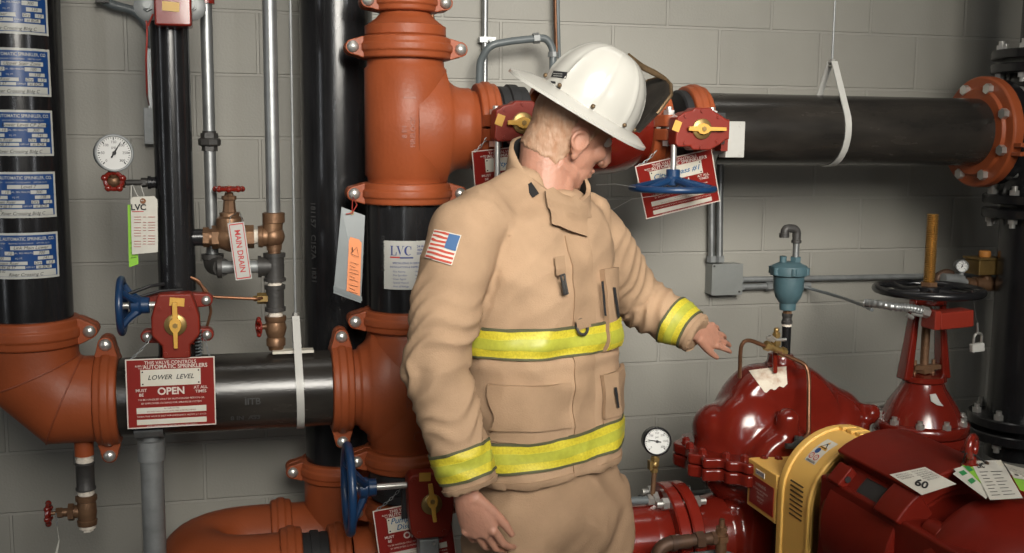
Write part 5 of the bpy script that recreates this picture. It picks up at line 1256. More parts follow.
# warning label on the curve
def on_arch(a_, yy, e=0.0012): return V((GX - (GR + e) * math.cos(a_), yy, gz + (GR + e) * math.sin(a_)))
def gl(mb, a0, a1, ya, yb, e):
    mb.rings([[on_arch(a0 + (a1 - a0) * k / 8, ya, e) for k in range(9)], [on_arch(a0 + (a1 - a0) * k / 8, yb, e) for k in range(9)]], closed=False, caps=False)
LA, LB = math.radians(38), math.radians(66)
mb = MB(); gl(mb, LA, LB, -1.235, -1.285, 0.0012); lab = obj('warning_label', mb, LABELW, guard, fix=False); lab['label'] = 'white warning label with yellow triangle'
mb = MB(); mb.raw([on_arch(math.radians(q[0]), q[1], 0.0018) for q in ((64.5, -1.26), (53.5, -1.239), (53.5, -1.281))], [(0, 1, 2)]); obj('triangle', mb, YEL, lab, fix=False)
mb = MB(); tri = [(62, -1.26), (55, -1.2455), (55, -1.2745)]; tin = [(60, -1.26), (56, -1.25), (56, -1.27)]
for i in range(3):
    j = (i + 1) % 3; mb.raw([on_arch(math.radians(tri[i][0]), tri[i][1], .0022), on_arch(math.radians(tri[j][0]), tri[j][1], .0022), on_arch(math.radians(tin[j][0]), tin[j][1], .0022), on_arch(math.radians(tin[i][0]), tin[i][1], .0022)], [(0, 1, 2, 3)])
obj('triangle_print', mb, INK, lab, fix=False)
mb = MB(); mb.raw([on_arch(math.radians(51 + 3.2 * math.cos(k * PI / 8)), -1.253 + 0.0095 * math.sin(k * PI / 8), .0018) for k in range(16)], [tuple(range(16))]); obj('blue_disc', mb, SIGNBLUE, lab, fix=False)
mb = MB()
for yy in (-1.248, -1.27):
    a_ = [on_arch(math.radians(44.5 + 3.2 * math.cos(k * PI / 8)), yy + 0.0095 * math.sin(k * PI / 8), .0018) for k in range(17)]; b_ = [on_arch(math.radians(44.5 + 2.3 * math.cos(k * PI / 8)), yy + 0.007 * math.sin(k * PI / 8), .0018) for k in range(17)]
    mb.rings([a_, b_], closed=False, caps=False); mb.raw([on_arch(math.radians(46.5), yy - .006, .0018), on_arch(math.radians(47), yy - .005, .0018), on_arch(math.radians(42.5), yy + .006, .0018), on_arch(math.radians(42), yy + .005, .0018)], [(0, 1, 2, 3)])
obj('red_rings', mb, REDINK, lab, fix=False)
mb = MB(); 
for k in range(3): mb.raw([on_arch(math.radians(40.3 - k * .7), -1.24, .0018), on_arch(math.radians(40.3 - k * .7), -1.28, .0018), on_arch(math.radians(40.0 - k * .7), -1.28, .0018), on_arch(math.radians(40.0 - k * .7), -1.24, .0018)], [(0, 1, 2, 3)])
obj('fine_print', mb, INK, lab, fix=False)
# square guard box towards the pump with its red label
bx0 = GX - GR - 0.004
mb = MB(); za, zb, ya, yb = 0.756, 0.622, -1.0, -1.165
mb.box((GX, (ya + yb) / 2, (za + zb) / 2), (2 * (GR + 0.004), ya - yb, za - zb)); gb = obj('guard_box', mb, GUARD, guard, bevel=0.004)
mb = MB(); mb.box((bx0 - 0.001, (ya + yb) / 2 - 0.004, 0.677), (0.002, 0.135, 0.08)); rl = obj('red_label', mb, SIGNRED, gb)
mb = MB()
def gtx(s, y_, z_, sz, b_=0.0): mb.text(s, (bx0 - 0.0023, y_, z_), -Y, Z, sz, bold=b_)
for s, z_, sz in (('WARNING', 0.700, 0.0125), ('ROTATING PARTS BEHIND', 0.686, 0.007), ('THIS GUARD', 0.677, 0.007), ('KEEP COVER', 0.665, 0.007), ('IN PLACE', 0.655, 0.007)): gtx(s, (ya + yb) / 2, z_, sz)
obj('lettering', mb, SIGNW, rl, fix=False)
mb = MB(); mb.box((bx0 - 0.001, -1.075, 0.733), (0.002, 0.05, 0.014)); wl = obj('white_label', mb, LABELW, gb)
mb = MB(); gtx('CAUTION', -1.075, 0.733, 0.0095, 0.02); obj('lettering', mb, NAVY, wl, fix=False)
mb = MB(); mb.hexa((GX - 0.12, -1.14, za), (GX - 0.12, -1.14, za + 0.012), 0.012); obj('bolt', mb, RED, gb)

# ---- motor
MX, MZ, MR = 1.525, 0.712, 0.215
motor = thing('electric_motor', 'dull red electric motor at the lower right with paper taped on top', 'motor', V((MX, -1.65, 0.2)))
mb = MB()
mb.lathe((MX, -1.34, MZ), -Y, [(0, 0.10), (0.002, 0.14), (0.02, 0.155), (0.05, 0.175), (0.075, 0.182), (0.08, 0.19), (0.34, 0.19), (0.345, 0.186), (0.346, 0.15)], n=64)
obj('stator_frame', mb, MOTORRED, motor, ang=32)
mb = MB()
mb.lathe((MX, -1.686, MZ), -Y, [(0, 0.10), (0.0, 0.155), (0.05, 0.150), (0.09, 0.155), (0.10, 0.185), (0.125, 0.192), (0.17, 0.185), (0.24, 0.15), (0.28, 0.10), (0.29, 0.05), (0.29, 0.001)], n=56)
obj('rear_end_bell', mb, MOTORRED, motor, ang=32)
# top cover that carries the paper, flat-topped shoulder panels
def shoulder(a0, a1, y_a, y_b, R0, R1, name, m=MOTORRED):
    mb = MB(); n = 10; o = [MX, MZ]
    pl = [V((MX - R1 * math.cos(a0 + (a1 - a0) * k / n), 0, MZ + R1 * math.sin(a0 + (a1 - a0) * k / n))) for k in range(n + 1)] + [V((MX - R0 * math.cos(a1 + (a0 - a1) * k / n), 0, MZ + R0 * math.sin(a1 + (a0 - a1) * k / n))) for k in range(n + 1)]
    mb.rings([[p + Y * y_a for p in pl], [p + Y * y_b for p in pl]])
    return obj(name, mb, m, motor, bevel=0.006)
RDN = math.radians
shoulder(RDN(52), RDN(128), -1.385, -1.70, 0.17, 0.222, 'top_cover')
# hooded vents: one each side of the shoulder, with a black slab painting the shade of its opening
for s in (1, -1):
    A = (lambda a_: a_) if s == 1 else (lambda a_: PI - a_)
    h_ = shoulder(A(RDN(31)), A(RDN(54)), -1.615, -1.705, 0.14, 0.212, 'vent_hood')
    v_ = shoulder(A(RDN(34)), A(RDN(49)), -1.505, -1.612, 0.17, 0.1915, 'vent_recess_shade', MATBLACK)
    lg = shoulder(A(RDN(33)), A(RDN(48)), -1.415, -1.468, 0.16, 0.212, 'end_lug')
    mb = MB(); q = V((MX - s * 0.20 * math.cos(RDN(40)), -1.469, MZ + 0.20 * math.sin(RDN(40)))); mb.cyl(q, q - Y * 0.002, 0.008, n=14); obj('bolt_hole', mb, MATBLACK, lg)
    mb = MB(); q = V((MX - s * 0.165 * math.cos(RDN(40)), -1.75, MZ + 0.165 * math.sin(RDN(40)))); mb.tube([q, q - Y * 0.05], 0.026, 20); mb.hexa(q - Y * 0.05, q - Y * 0.064, 0.013); obj('end_bell_lug', mb, MOTORRED, motor, bevel=0.003)
# flat flank panels with the conduit box
for s in (1, -1):
    mb = MB(); mb.box((MX - s * 0.12, -1.64, 0.6075), (0.095, 0.54, 0.435)); obj('flank_panel', mb, MOTORRED, motor, bevel=0.008)
mb = MB()
for s in (1, -1): mb = MB(); mb.box((MX - s * 0.13, -1.62, 0.245), (0.14, 0.5, 0.09)); obj('foot', mb, MOTORRED, motor, bevel=0.006)
# lifting eye
ey = V((MX, -1.70, MZ + 0.219))
mb = MB(); mb.lathe(ey - Z * 0.005, Z, [(0, 0.02), (0.010, 0.019), (0.014, 0.012), (0.03, 0.010)], n=24); mb.torus(ey + Z * 0.045, V((0.6, -0.8, 0)), 0.022, 0.0085, 28, 12); obj('lifting_eye', mb, PUMPRED, motor)
# motor skid on the floor
mb = MB(); mb.box((MX, -1.35, 0.1), (0.66, 1.35, 0.2)); one('concrete_plinth', mb, CONC, 'concrete plinth block carrying the motor and the pump', 'plinth', bevel=0.01)

def hit_cyl(px, py, R):
    d = ray(px, py); o = CAM - V((MX, 0, MZ)); a = d.x ** 2 + d.z ** 2; b = 2 * (o.x * d.x + o.z * d.z); c = o.x ** 2 + o.z ** 2 - R * R
    k = (-b - math.sqrt(max(0, b * b - 4 * a * c))) / (2 * a); return CAM + d * k
def sheet_on(mb, cn, R, n=6):
    a, b, c, d = cn                                     # tl tr br bl in the photograph
    g = [[hit_cyl(*[(a[i] * (1 - u) + b[i] * u) * (1 - v) + (d[i] * (1 - u) + c[i] * u) * v for i in (0, 1)], R) for u in [k / n for k in range(n + 1)]] for v in [k / n for k in range(n + 1)]]
    mb.rings(g, closed=False, caps=False)
    return lambda x, y: hit_cyl(*[(a[i] * (1 - x) + b[i] * x) * (1 - y) + (d[i] * (1 - x) + c[i] * x) * y for i in (0, 1)], R + 0.0008)
t = thing('paper_label', 'white paper with a handwritten 60 taped on top of the red motor', 'paper', hit_cyl(921, 484, 0.223))
mb = MB(); fp = sheet_on(mb, [(889.5, 474.5), (925, 467), (956.5, 484), (922, 495)], 0.2232); obj('sheet', mb, PAPER, t, fix=False)
mb = MB()
def pt(s, x, y, sx, sy, **k): mb.text(s, (0, 0, 0), X, Z, 1.0, warp=lambda a_, b_: fp(x + a_ * sx, y - b_ * sy), **k)
mb.text('60', (0, 0, 0), X, Z, 1.0, bold=0.03, warp=lambda a_, b_: hit_cyl(921.5 + a_ * 13 + b_ * 4, 484 + a_ * 4.5 - b_ * 9, .2242)); obj('handwriting', mb, INK, t, fix=False)
mb = MB()
for r_ in range(6):
    for c_ in range(2):
        if r_ > 2 and c_ == 0: continue
        pt('MOTOR NOTICE' if (r_ + c_) % 2 else 'SERVICE DATA', 0.27 + 0.48 * c_, 0.09 + 0.09 * r_, 0.055, 0.075)
obj('print', mb, IRON, t, fix=False)
# tags lying by the lifting eye
def tagsheet(label, cn, R, m, gr='tags on the motor'):
    t = thing('inspection_tag', label, 'tag', hit_cyl(*cn[3], R), gr); mb = MB(); f_ = sheet_on(mb, cn, R); obj('card', mb, m, t, fix=False); return t, f_
t, _ = tagsheet('lowest white card of the tag bundle on the motor, sticking out to the left', [(953, 474), (962, 465.5), (992, 490), (986, 499)], 0.2236, PAPER)
t, f_ = tagsheet('lime green card second from the bottom in the tag bundle on the motor', [(962, 465), (975, 462), (1016, 489), (996, 498)], 0.2252, LIME)
mb = MB(); mb.raw([f_(.05, .05), f_(.35, .05), f_(.35, .2), f_(.05, .2)], [(0, 1, 2, 3)]); obj('green_mark', mb, mat('green_print', (0.02, 0.22, 0.06), .6), t, fix=False)
t, f_ = tagsheet('white card with green edge marks in the middle of the tag bundle', [(953.5, 469), (966, 465), (992, 488), (984, 497)], 0.2244, PAPER)
mb = MB()
for a_ in (.12, .42): mb.raw([f_(.1, a_), f_(.55, a_), f_(.55, a_ + .14), f_(.1, a_ + .14)], [(0, 1, 2, 3)])
obj('green_mark', mb, mat('green_print', (0.02, 0.22, 0.06), .6), t, fix=False)
t, f_ = tagsheet('big white printed card on top of the tag bundle beside the lifting eye', [(970, 461), (1001, 460), (1023, 498), (990, 500)], 0.2262, PAPER)
mb = MB(); mb.text('LVC', (0, 0, 0), X, Z, 1, bold=0.05, warp=lambda a_, b_: f_(0.25 + a_ * .13, .13 - b_ * .16))
for i in range(8):
    for xa_, wd in ((.12, .3), (.48, .38)):
        y_ = .28 + i * .085; w2 = wd * (0.6 + 0.4 * ((i * 37 + int(xa_ * 100)) % 7) / 7); mb.raw([f_(xa_, y_), f_(xa_ + w2, y_), f_(xa_ + w2, y_ + .016), f_(xa_, y_ + .016)], [(0, 1, 2, 3)])
obj('print', mb, INK, t, fix=False)
mb = MB(); mb.raw([f_(.5 + .07 * math.cos(k * PI / 8), .06 + .05 * math.sin(k * PI / 8)) for k in range(16)], [tuple(range(16))]); obj('eyelet', mb, COPPER, t, fix=False)
t, _ = tagsheet('lime green card at the right frame edge beneath the tag bundle', [(1012, 476), (1030, 480), (1040, 498), (1020, 490)], 0.2238, LIME)
t, _ = tagsheet('dark card with white rim at the right frame edge beside the tag bundle', [(1004, 463), (1030, 470), (1034, 481), (1014, 478)], 0.2246, PAPER)
mb = MB(); sheet_on(mb, [(1009, 466.5), (1030, 473), (1033, 479), (1015, 475)], 0.2252); obj('dark_print', mb, MATBLACK, t, fix=False)
mb = MB(); mb.tube(fillet([hit_cyl(986, 463, 0.2275), hit_cyl(975, 455, 0.25), hit_cyl(966, 452, 0.262), hit_cyl(963, 462, 0.228)], .02, 4), 0.002, 6); one('tie_cord', mb, MATBLACK, 'black cord tying the tag bundle to the lifting eye', 'cord')

# ---- OS&Y gate valve
GVX, GVY = 2.004, -0.85
def gq(py): return V((GVX, GVY, P(927, py, 0.85).z))
gh = lambda py: gq(py).z
t = thing('gate_valve', 'dark red outside stem gate valve with a black hand wheel behind the motor', 'valve', V((GVX, GVY, 0)))
mb = MB(); mb.lathe(gq(429), Z, [(0, 0.08), (0, 0.136), (0.004, 0.14), (gh(419) - gh(429) - .004, 0.14), (gh(419) - gh(429), 0.136), (gh(418) - gh(429), 0.122), (gh(412) - gh(429), 0.115), (gh(404) - gh(429), 0.103), (gh(395) - gh(429), 0.085), (gh(387) - gh(429), 0.068), (gh(381) - gh(429), 0.060), (gh(379) - gh(429), 0.068), (gh(374) - gh(429), 0.068), (gh(373) - gh(429), 0.04)], n=44); obj('bonnet', mb, PUMPRED, t, ang=45)
mb = MB(); mb.lathe(gq(441), Z, [(0, 0.09), (0, 0.136), (0.004, 0.14), (gh(430) - gh(441) - .004, 0.14), (gh(430) - gh(441), 0.136), (gh(430) - gh(441), 0.08)], n=44); mb.lathe(V((GVX, GVY, 0.35)), Z, [(0, 0.13), (0.1, 0.145), (0.25, 0.13), (gh(440) - 0.35, 0.115)], n=40)
mb.cyl((PX + 0.36, GVY, zq), (GVX + 0.3, GVY, zq), 0.11, n=40); mb.cyl((GVX, GVY, 0.05), (GVX, GVY, 0.36), 0.06, n=24); mb.cyl((GVX, GVY, 0), (GVX, GVY, 0.05), 0.12, n=24); obj('body', mb, PUMPRED, t, ang=45)
for k in range(10):
    th = 2 * PI * (k + .5) / 10; q = gq(419) + V((0.124 * math.cos(th), 0.124 * math.sin(th), 0)); mb = MB(); mb.hexa(q, q + Z * 0.014, 0.0135); mb.cyl(q + Z * .014, q + Z * .024, 0.008, n=10); obj('bolt', mb, STEEL, t)
# yoke: two curved legs and a top boss
mb = MB()
for s in (1, -1):
    rs = []
    for py, hw, tw, dy in ((378, 0.066, 0.030, 0.05), (360, 0.060, 0.026, 0.046), (340, 0.053, 0.023, 0.042), (320, 0.047, 0.021, 0.038), (306, 0.043, 0.022, 0.038), (299, 0.040, 0.03, 0.038)):
        c = gq(py) + X * (s * hw); rs.append([c + V((-tw / 2, -dy / 2, 0)), c + V((tw / 2, -dy / 2, 0)), c + V((tw / 2, dy / 2, 0)), c + V((-tw / 2, dy / 2, 0))])
    mb.rings(rs)
mb.lathe(gq(304), Z, [(0, 0.03), (0.001, 0.055), (gh(297) - gh(304), 0.052), (gh(293) - gh(304), 0.034), (gh(292) - gh(304), 0.02)], n=30)
yk = obj('yoke', mb, PUMPRED, t, bevel=0.006)
mb = MB(); mb.cyl(gq(380), gq(300), 0.013, n=16); mb.hexa(gq(372), gq(366), 0.026); mb.box(gq(366) - Y * 0.01, (0.09, 0.022, 0.014)); mb.cyl(gq(366) + X * .032 - Z * .03, gq(366) + X * .032 + Z * .02, .006, n=10); mb.cyl(gq(366) - X * .032 - Z * .03, gq(366) - X * .032 + Z * .02, .006, n=10); obj('gland', mb, BRONZE, t)
mb = MB(); pts = []; z0 = gh(300); z1 = gh(214); n = 46
prof = []
for k in range(n): zz_ = (z1 - z0) * k / n; prof += [(zz_, 0.0145), (zz_ + (z1 - z0) / n * .5, 0.0178)]
prof += [(z1 - z0, 0.0145), (z1 - z0, 0.0005)]
mb.lathe(gq(300), Z, prof, n=18); obj('threaded_stem', mb, mat('stem_brass', (0.33, 0.19, 0.055), 0.4, 0.7, scale=20, var=.2), t, ang=60)
mb = MB(); wc = gq(290); mb.torus(wc, Z, 0.151, 0.0125, 56, 12)
for k in range(5):
    th = 2 * PI * k / 5 + 0.5; d = V((math.cos(th), math.sin(th), 0)); mb.tube([wc + d * 0.03 - Z * 0.006, wc + d * 0.1 - Z * .012, wc + d * 0.151], [0.014, 0.012, 0.011], 10, flat=(1, .7))
mb.lathe(wc - Z * 0.02, Z, [(0, 0.02), (0, 0.036), (0.03, 0.034), (0.034, 0.02)], n=24); obj('hand_wheel', mb, BLACKPAINT, t)
mb = MB(); mb.hexa(gq(289), gq(282), 0.026); obj('stem_nut', mb, BRONZE, t)
mb = MB(); q = P(940, 393, 0.96); pr = [(-.012, .018), (.006, .02), (.012, -.004), (.02, -.02), (.002, -.016), (-.014, -.004)]
nb = (q - gq(393)); nb.z = 0; nb.normalize(); sdir = Z.cross(nb); mb.prism(pr, gq(393) + nb * 0.0835, sdir, (Z - nb * 0.75).normalized(), nb * 0.003); obj('paint_chip', mb, WHITE, t)
# tamper switch
t = thing('tamper_switch', 'small red switch box clamped to the yoke of the gate valve', 'switch box', P(950, 329, .96))
q = P(951, 318.5, .95); mb = MB(); mb.box(q, (0.112, 0.06, 0.05), Matrix.Rotation(-0.06, 3, 'Y')); obj('case', mb, REDBOX, t, bevel=0.004)
mb = MB(); mb.box(P(931, 319, .945), (0.02, 0.066, 0.056)); obj('end_cap', mb, REDBOX, t, bevel=0.003)
mb = MB(); mb.box(gq(318) + V((0.045, -0.035, 0)), (0.03, 0.05, 0.03)); obj('bracket', mb, GALVD, t)
t = thing('flexible_conduit', 'ribbed flexible metal conduit running from the red switch box to the left', 'conduit', P(900, 315, .93))
mb = MB(); pa = fillet([P(929, 313, .95), P(912, 308, .95), P(893, 307, .93), P(878, 304, .9), P(866, 303, .86)], .1, 10)
pp = []; 
for i in range(len(pa) - 1):
    m_ = max(1, int((pa[i + 1] - pa[i]).length / 0.0022))
    pp += [pa[i].lerp(pa[i + 1], k / m_) for k in range(m_)]
pp.append(pa[-1]); mb.tube(pp, [0.0125 if (i // 2) % 2 else 0.0105 for i in range(len(pp))], 12); obj('tube', mb, GALV, t, ang=60)
mb = MB(); mb.hexa(P(928, 313, .95), P(921, 311, .95), 0.016); mb.cyl(P(922, 316, .96), P(912, 314, .96), 0.004, n=8); mb.cyl(P(913, 318, .96), P(907, 315, .96), 0.006, n=8); obj('connector', mb, STEEL, t)
t = thing('padlock', 'small pale padlock hanging beside the gate valve yoke', 'padlock', P(977, 352, .93))
q = P(977, 347.5, .93); mb = MB(); mb.box(q, (0.042, 0.018, 0.026), Matrix.Rotation(-.1, 3, 'Y')); obj('body', mb, WHITE, t, bevel=0.003)
mb = MB(); mb.tube(fillet([q + V((-.013, 0, .01)), q + V((-.012, 0, .042)), q + V((.014, 0, .044)), q + V((.014, 0, .01))], .013, 6), 0.004, 10); obj('shackle', mb, STEEL, t)
mb = MB(); mb.tube([q + Z * 0.04, q + V((-.004, 0, .075))], 0.0035, 8); mb.tube([q + V((0, 0, .07)), P(976, 318, .94), P(972, 290, .96)], 0.0009, 5); obj('wire', mb, WIRE, t)
# brass trim valve and small gauge behind the wheel
bo = 0.46
t = thing('brass_trim_valve', 'square brass valve body with an orange knob behind the black hand wheel', 'valve', P(984, 276, bo))
q = P(984, 266.5, bo); mb = MB(); mb.box(q, (0.10, 0.08, 0.052)); obj('body', mb, mat('old_brass', (0.16, 0.10, 0.03), 0.5, 0.6, scale=18, var=.3), t, bevel=0.004)
mb = MB(); mb.box(q + Z * 0.03, (0.11, 0.09, 0.008)); obj('lid', mb, mat('old_brass', (0.16, 0.10, 0.03)), t, bevel=0.002)
mb = MB(); mb.lathe(q + Z * 0.034, Z, [(0, 0.018), (0.004, 0.02), (0.018, 0.02), (0.022, 0.016), (0.022, 0.0)], n=20); obj('knob', mb, mat('orange_plastic', (0.42, 0.17, 0.035), 0.5), t)
mb = MB(); mb.tube([P(985, 272, bo), P(985, 282, bo), P(978, 283, bo)], 0.022, 14); mb.cyl(P(974, 284, bo), P(992, 284, bo), 0.026, n=16); mb.cyl(P(968, 284, bo), P(1000, 284, bo), 0.016, n=14); mb.hexa(P(966, 284, bo), P(971, 284, bo), .022); obj('pipe', mb, BRONZE, t)
gauge('tiny pressure gauge beside the square brass valve at the right', P(961.5, 266, bo), 0.0215, V((-0.35, -1, 0.05)), 70, GALVD)
mb = MB(); mb.cyl(P(961.5, 272, bo), P(962, 282, bo), 0.008, n=10); mb.cyl(P(943, 279, bo), P(962, 280, bo), 0.02, n=18); mb.cyl(P(960, 281, bo), P(970, 283, bo), 0.013, n=14); one('grey_pipe', mb, GALVD, 'short grey pipe under the tiny gauge behind the black hand wheel', 'pipe')
mb = MB(); mb.tube(fillet([P(938, 290, bo - .03), P(937, 276, bo - .03), P(946, 272, bo - .03), P(952, 274, bo - .03)], .04, 8), 0.013, 12); one('rusty_elbow', mb, RUST, 'curved rusty pipe end behind the brass threaded stem', 'pipe')
# ------------------------------------------------------------------ the firefighter
from mathutils.bvhtree import BVHTree
MO = 1.20
vd = ray(540, 276); vd.z = 0; vd.normalize()
rd = V((vd.y, -vd.x, 0))
FA = RDN(43)
BF = (-vd * math.cos(FA) + rd * math.sin(FA)).normalized()      # where the chest points
BL = V((-BF.y, BF.x, 0))                                        # his left
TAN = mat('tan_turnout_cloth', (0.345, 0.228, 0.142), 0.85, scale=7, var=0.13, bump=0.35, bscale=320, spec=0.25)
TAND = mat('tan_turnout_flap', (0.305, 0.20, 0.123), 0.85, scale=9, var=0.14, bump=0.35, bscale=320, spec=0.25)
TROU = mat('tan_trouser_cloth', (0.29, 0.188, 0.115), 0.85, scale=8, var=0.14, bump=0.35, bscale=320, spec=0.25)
HIVIS = mat('hi_vis_yellow', (0.52, 0.44, 0.03), 0.55, scale=180, var=0.18, bump=0.3, bscale=260)
LIMEB = mat('lime_silver_stripe', (0.38, 0.385, 0.045), 0.45, scale=90, var=0.1)
TRIM = mat('olive_trim', (0.075, 0.075, 0.035), 0.8)
SKIN = mat('ruddy_skin', (0.38, 0.188, 0.128), 0.5, scale=34, var=0.1, bump=0.3, bscale=160, sub=0.06)
HAIR = mat('sandy_grey_hair', (0.30, 0.155, 0.085), 0.6, scale=60, col2=(0.38, 0.25, 0.17), bump=0.5, bscale=220, stretch=(1, 1, 0.3))
HELM = mat('white_helmet_shell', (0.44, 0.43, 0.395), 0.24, scale=5, var=0.05, coat=0.3)
LEATHER = mat('black_leather_shield', (0.018, 0.015, 0.012), 0.45, scale=40, var=0.4)
GOLD = mat('antique_gold', (0.13, 0.085, 0.045), 0.45, 0.6, scale=40, var=0.4)
LINING = mat('black_lining', (0.010, 0.010, 0.011), 0.9)

TC = [(541, 190, .085, .080), (540, 199, .125, .092), (538, 211, .170, .108), (536, 228, .200, .126), (535, 250, .205, .143), (535, 290, .204, .153), (536, 340, .203, .156), (540, 400, .205, .158), (543, 445, .200, .160), (545, 461, .203, .163)]
def tcen(px, py): return P(px, py, MO)
SP = []
def sellipse(c, a, b, e=0.86, n=40):
    f = lambda t: math.copysign(abs(t) ** e, t)
    return [c + BL * (a * f(math.cos(2 * PI * k / n))) + BF * (b * f(math.sin(2 * PI * k / n))) for k in range(n)]
R_SH, R_EL, R_WR = P(464, 233, 1.33), P(435, 368, 1.37), P(468, 478, 1.42)
L_SH, L_EL, L_WR = P(594, 238, 1.06), P(637, 299, 0.97), P(691, 331, 1.08)
def limb(mb, pts, rs, n=26, ref=None):
    pts = [V(p) for p in pts]; q = []; r = []
    for i in range(len(pts) - 1):
        m = 8
        for k in range(m):
            t = k / m; q.append(pts[i].lerp(pts[i + 1], t)); r.append(rs[i] * (1 - t) + rs[i + 1] * t)
    q.append(pts[-1]); r.append(rs[-1])
    for _ in range(3):
        q = [q[0]] + [(q[i - 1] + q[i] * 2 + q[i + 1]) / 4 for i in range(1, len(q) - 1)] + [q[-1]]
    mb.tube(q, r, n); return q
person = thing('person', 'person in a tan firefighter coat and white helmet, looking down with one arm reaching right', 'person', V((tcen(546, 474).x, -MO, 0)))
# ---- coat
mb = MB()
def tilted(r, c, k): return [p + Z * (k * (p - c).dot(rd)) for p in r]
mb.rings([tilted(sellipse(tcen(px, py), a, b), tcen(px, py), .10 if py > 440 else 0) for px, py, a, b in TC])
cuffR = R_WR + (R_WR - R_EL).normalized() * 0.022
cuffL = L_WR + (L_WR - L_EL).normalized() * 0.020
limb(mb, [P(492, 212, 1.28), R_SH, R_SH.lerp(R_EL, .5) - rd * 0.004, R_EL, R_EL.lerp(R_WR, .5), cuffR], [.07, .080, .076, .070, .068, .059])
mb.sphere(R_EL, .071); mb.sphere(R_SH, .080); limb(mb, [P(530, 190, 1.22), P(500, 206, 1.26), P(472, 222, 1.31)], [.055, .062, .070])
limb(mb, [P(575, 212, 1.12), L_SH, L_SH.lerp(L_EL, .5), L_EL, L_EL.lerp(L_WR, .5), cuffL], [.07, .084, .078, .070, .062, .052])
mb.sphere(L_EL, .071); mb.sphere(L_SH, .084)
me = voxel(mb, 0.0075, 9, 0.5)
def segd(p, a, b):
    ab = b - a; t = max(0, min(1, (p - a).dot(ab) / ab.length_squared)); return (p - (a + ab * t)).length, t
def arm_of(p):
    dR = min(segd(p, R_SH, R_EL)[0], segd(p, R_EL, cuffR)[0]); dL = min(segd(p, L_SH, L_EL)[0], segd(p, L_EL, cuffL)[0])
    if dR < 0.098 and dR < dL: return 1
    if dL < 0.10: return 2
    return 0
N_ = mnoise
bm = bmesh.new(); bm.from_mesh(me); bm.normal_update()
for v in bm.verts:
    p = v.co.copy(); a_ = arm_of(p)
    w = N_.noise(p * 7) * 0.006 + N_.noise(p * 16 + V((3, 1, 7))) * 0.0035
    if a_:
        A, B, Cc = (R_SH, R_EL, cuffR) if a_ == 1 else (L_SH, L_EL, cuffL)
        d1, t1_ = segd(p, A, B); d2, t2_ = segd(p, B, Cc)
        s = t1_ * (B - A).length if d1 < d2 else (B - A).length + t2_ * (Cc - B).length
        el = abs(s - (B - A).length); k = math.exp(-(el / 0.13) ** 2)
        ph = s * 62 + 4.5 * N_.noise(p * 8 + V((2, 5, 1))) + 2.2 * math.sin((p - A).dot(BF) * 26) + 1.5 * (p - A).dot(BL) * 20
        w += (0.0065 * k + 0.002) * (1 - abs(math.sin(ph))) * max(0, .75 + 1.3 * N_.noise(p * 5 + V((8, 8, 0)))) * 1.5
        w += 0.004 * N_.noise(V((s * 14, p.x * 6, p.y * 6)))
    else:
        w += 0.006 * (1 - abs(N_.noise(V((p.x * 6 + p.z * 5, p.y * 6, p.z * 9))) * 2.6)) + 0.004 * (1 - abs(N_.noise(V((p.x * 11 - p.z * 8, p.y * 11, p.z * 8 + 4))) * 2.4)) + 0.003 * N_.noise(V((p.x * 20, p.y * 20, p.z * 5)))
        dz = (tcen(540, 345).z - p.z)
        w += 0.004 * math.exp(-(dz / 0.035) ** 2) * math.sin(p.z * 120 + 4 * N_.noise(p * 6))
    v.co += v.normal * w
bm.normal_update(); bm.to_mesh(me)
me.update()
COAT = me.copy(); bvh = BVHTree.FromBMesh(bm); bm.free()
coat = meshobj('coat', me, TAN, person, ang=75)

def piece(name, m, planes, off, parent, keep=None, thick=0.0, src=None, ang=75):
    """a patch cut out of the coat surface and lifted off it"""
    b = bmesh.new(); b.from_mesh(src or COAT); b.normal_update()
    nl = b.verts.layers.float_vector.new('nn')
    for v in b.verts: v[nl] = v.normal
    for co, no in planes:
        bmesh.ops.bisect_plane(b, geom=b.verts[:] + b.edges[:] + b.faces[:], plane_co=V(co), plane_no=V(no).normalized(), clear_outer=True)
    if keep:
        bad = [f for f in b.faces if not keep(f.calc_center_median(), f.normal)]
        bmesh.ops.delete(b, geom=bad, context='FACES')
    if not b.faces: b.free(); print('EMPTY', name); return None
    b.normal_update()
    for v in b.verts:
        n = V(v[nl]); n = n if n.length > .1 else v.normal
        v.co += n.normalized() * off
    if thick:
        r = bmesh.ops.extrude_face_region(b, geom=b.faces[:]); 
        vs = [g for g in r['geom'] if isinstance(g, bmesh.types.BMVert)]
        for v in vs: pass
        b.normal_update()
        # new verts form the inner skin
        for v in vs: v.co -= V(v[nl]).normalized() * thick if V(v[nl]).length > .1 else v.normal * thick
        bmesh.ops.recalc_face_normals(b, faces=b.faces[:])
    q = bpy.data.meshes.new(name); b.to_mesh(q); b.free()
    return meshobj(name, q, m, parent, ang)
def zlim(y0, y1, px=520, off=1.36):
    return P(px, y0, off).z, P(px, y1, off).z
def band_torso(y0, y1, tl=0):
    z1, z0 = zlim(y0, y1); h = z1 - z0; ZZ = (Z - rd * tl).normalized(); q0 = P(520, 400, 1.36); bp_ = lambda z: V((q0.x, q0.y, z))
    kp = lambda c, n: arm_of(c) == 0
    b_ = piece('reflective_band', HIVIS, [(bp_(z1), ZZ), (bp_(z0), -ZZ)], 0.0065, coat, kp, 0.006)
    piece('lime_stripe', LIMEB, [(bp_(z1 - h * .33), ZZ), (bp_(z0 + h * .33), -ZZ)], 0.0076, coat, kp, 0.004)
    for za_, zb_ in ((z1 + .002, z1 - .004), (z0 + .004, z0 - .002)): piece('band_trim', TRIM, [(bp_(za_), ZZ), (bp_(zb_), -ZZ)], 0.0072, coat, kp, 0.006)
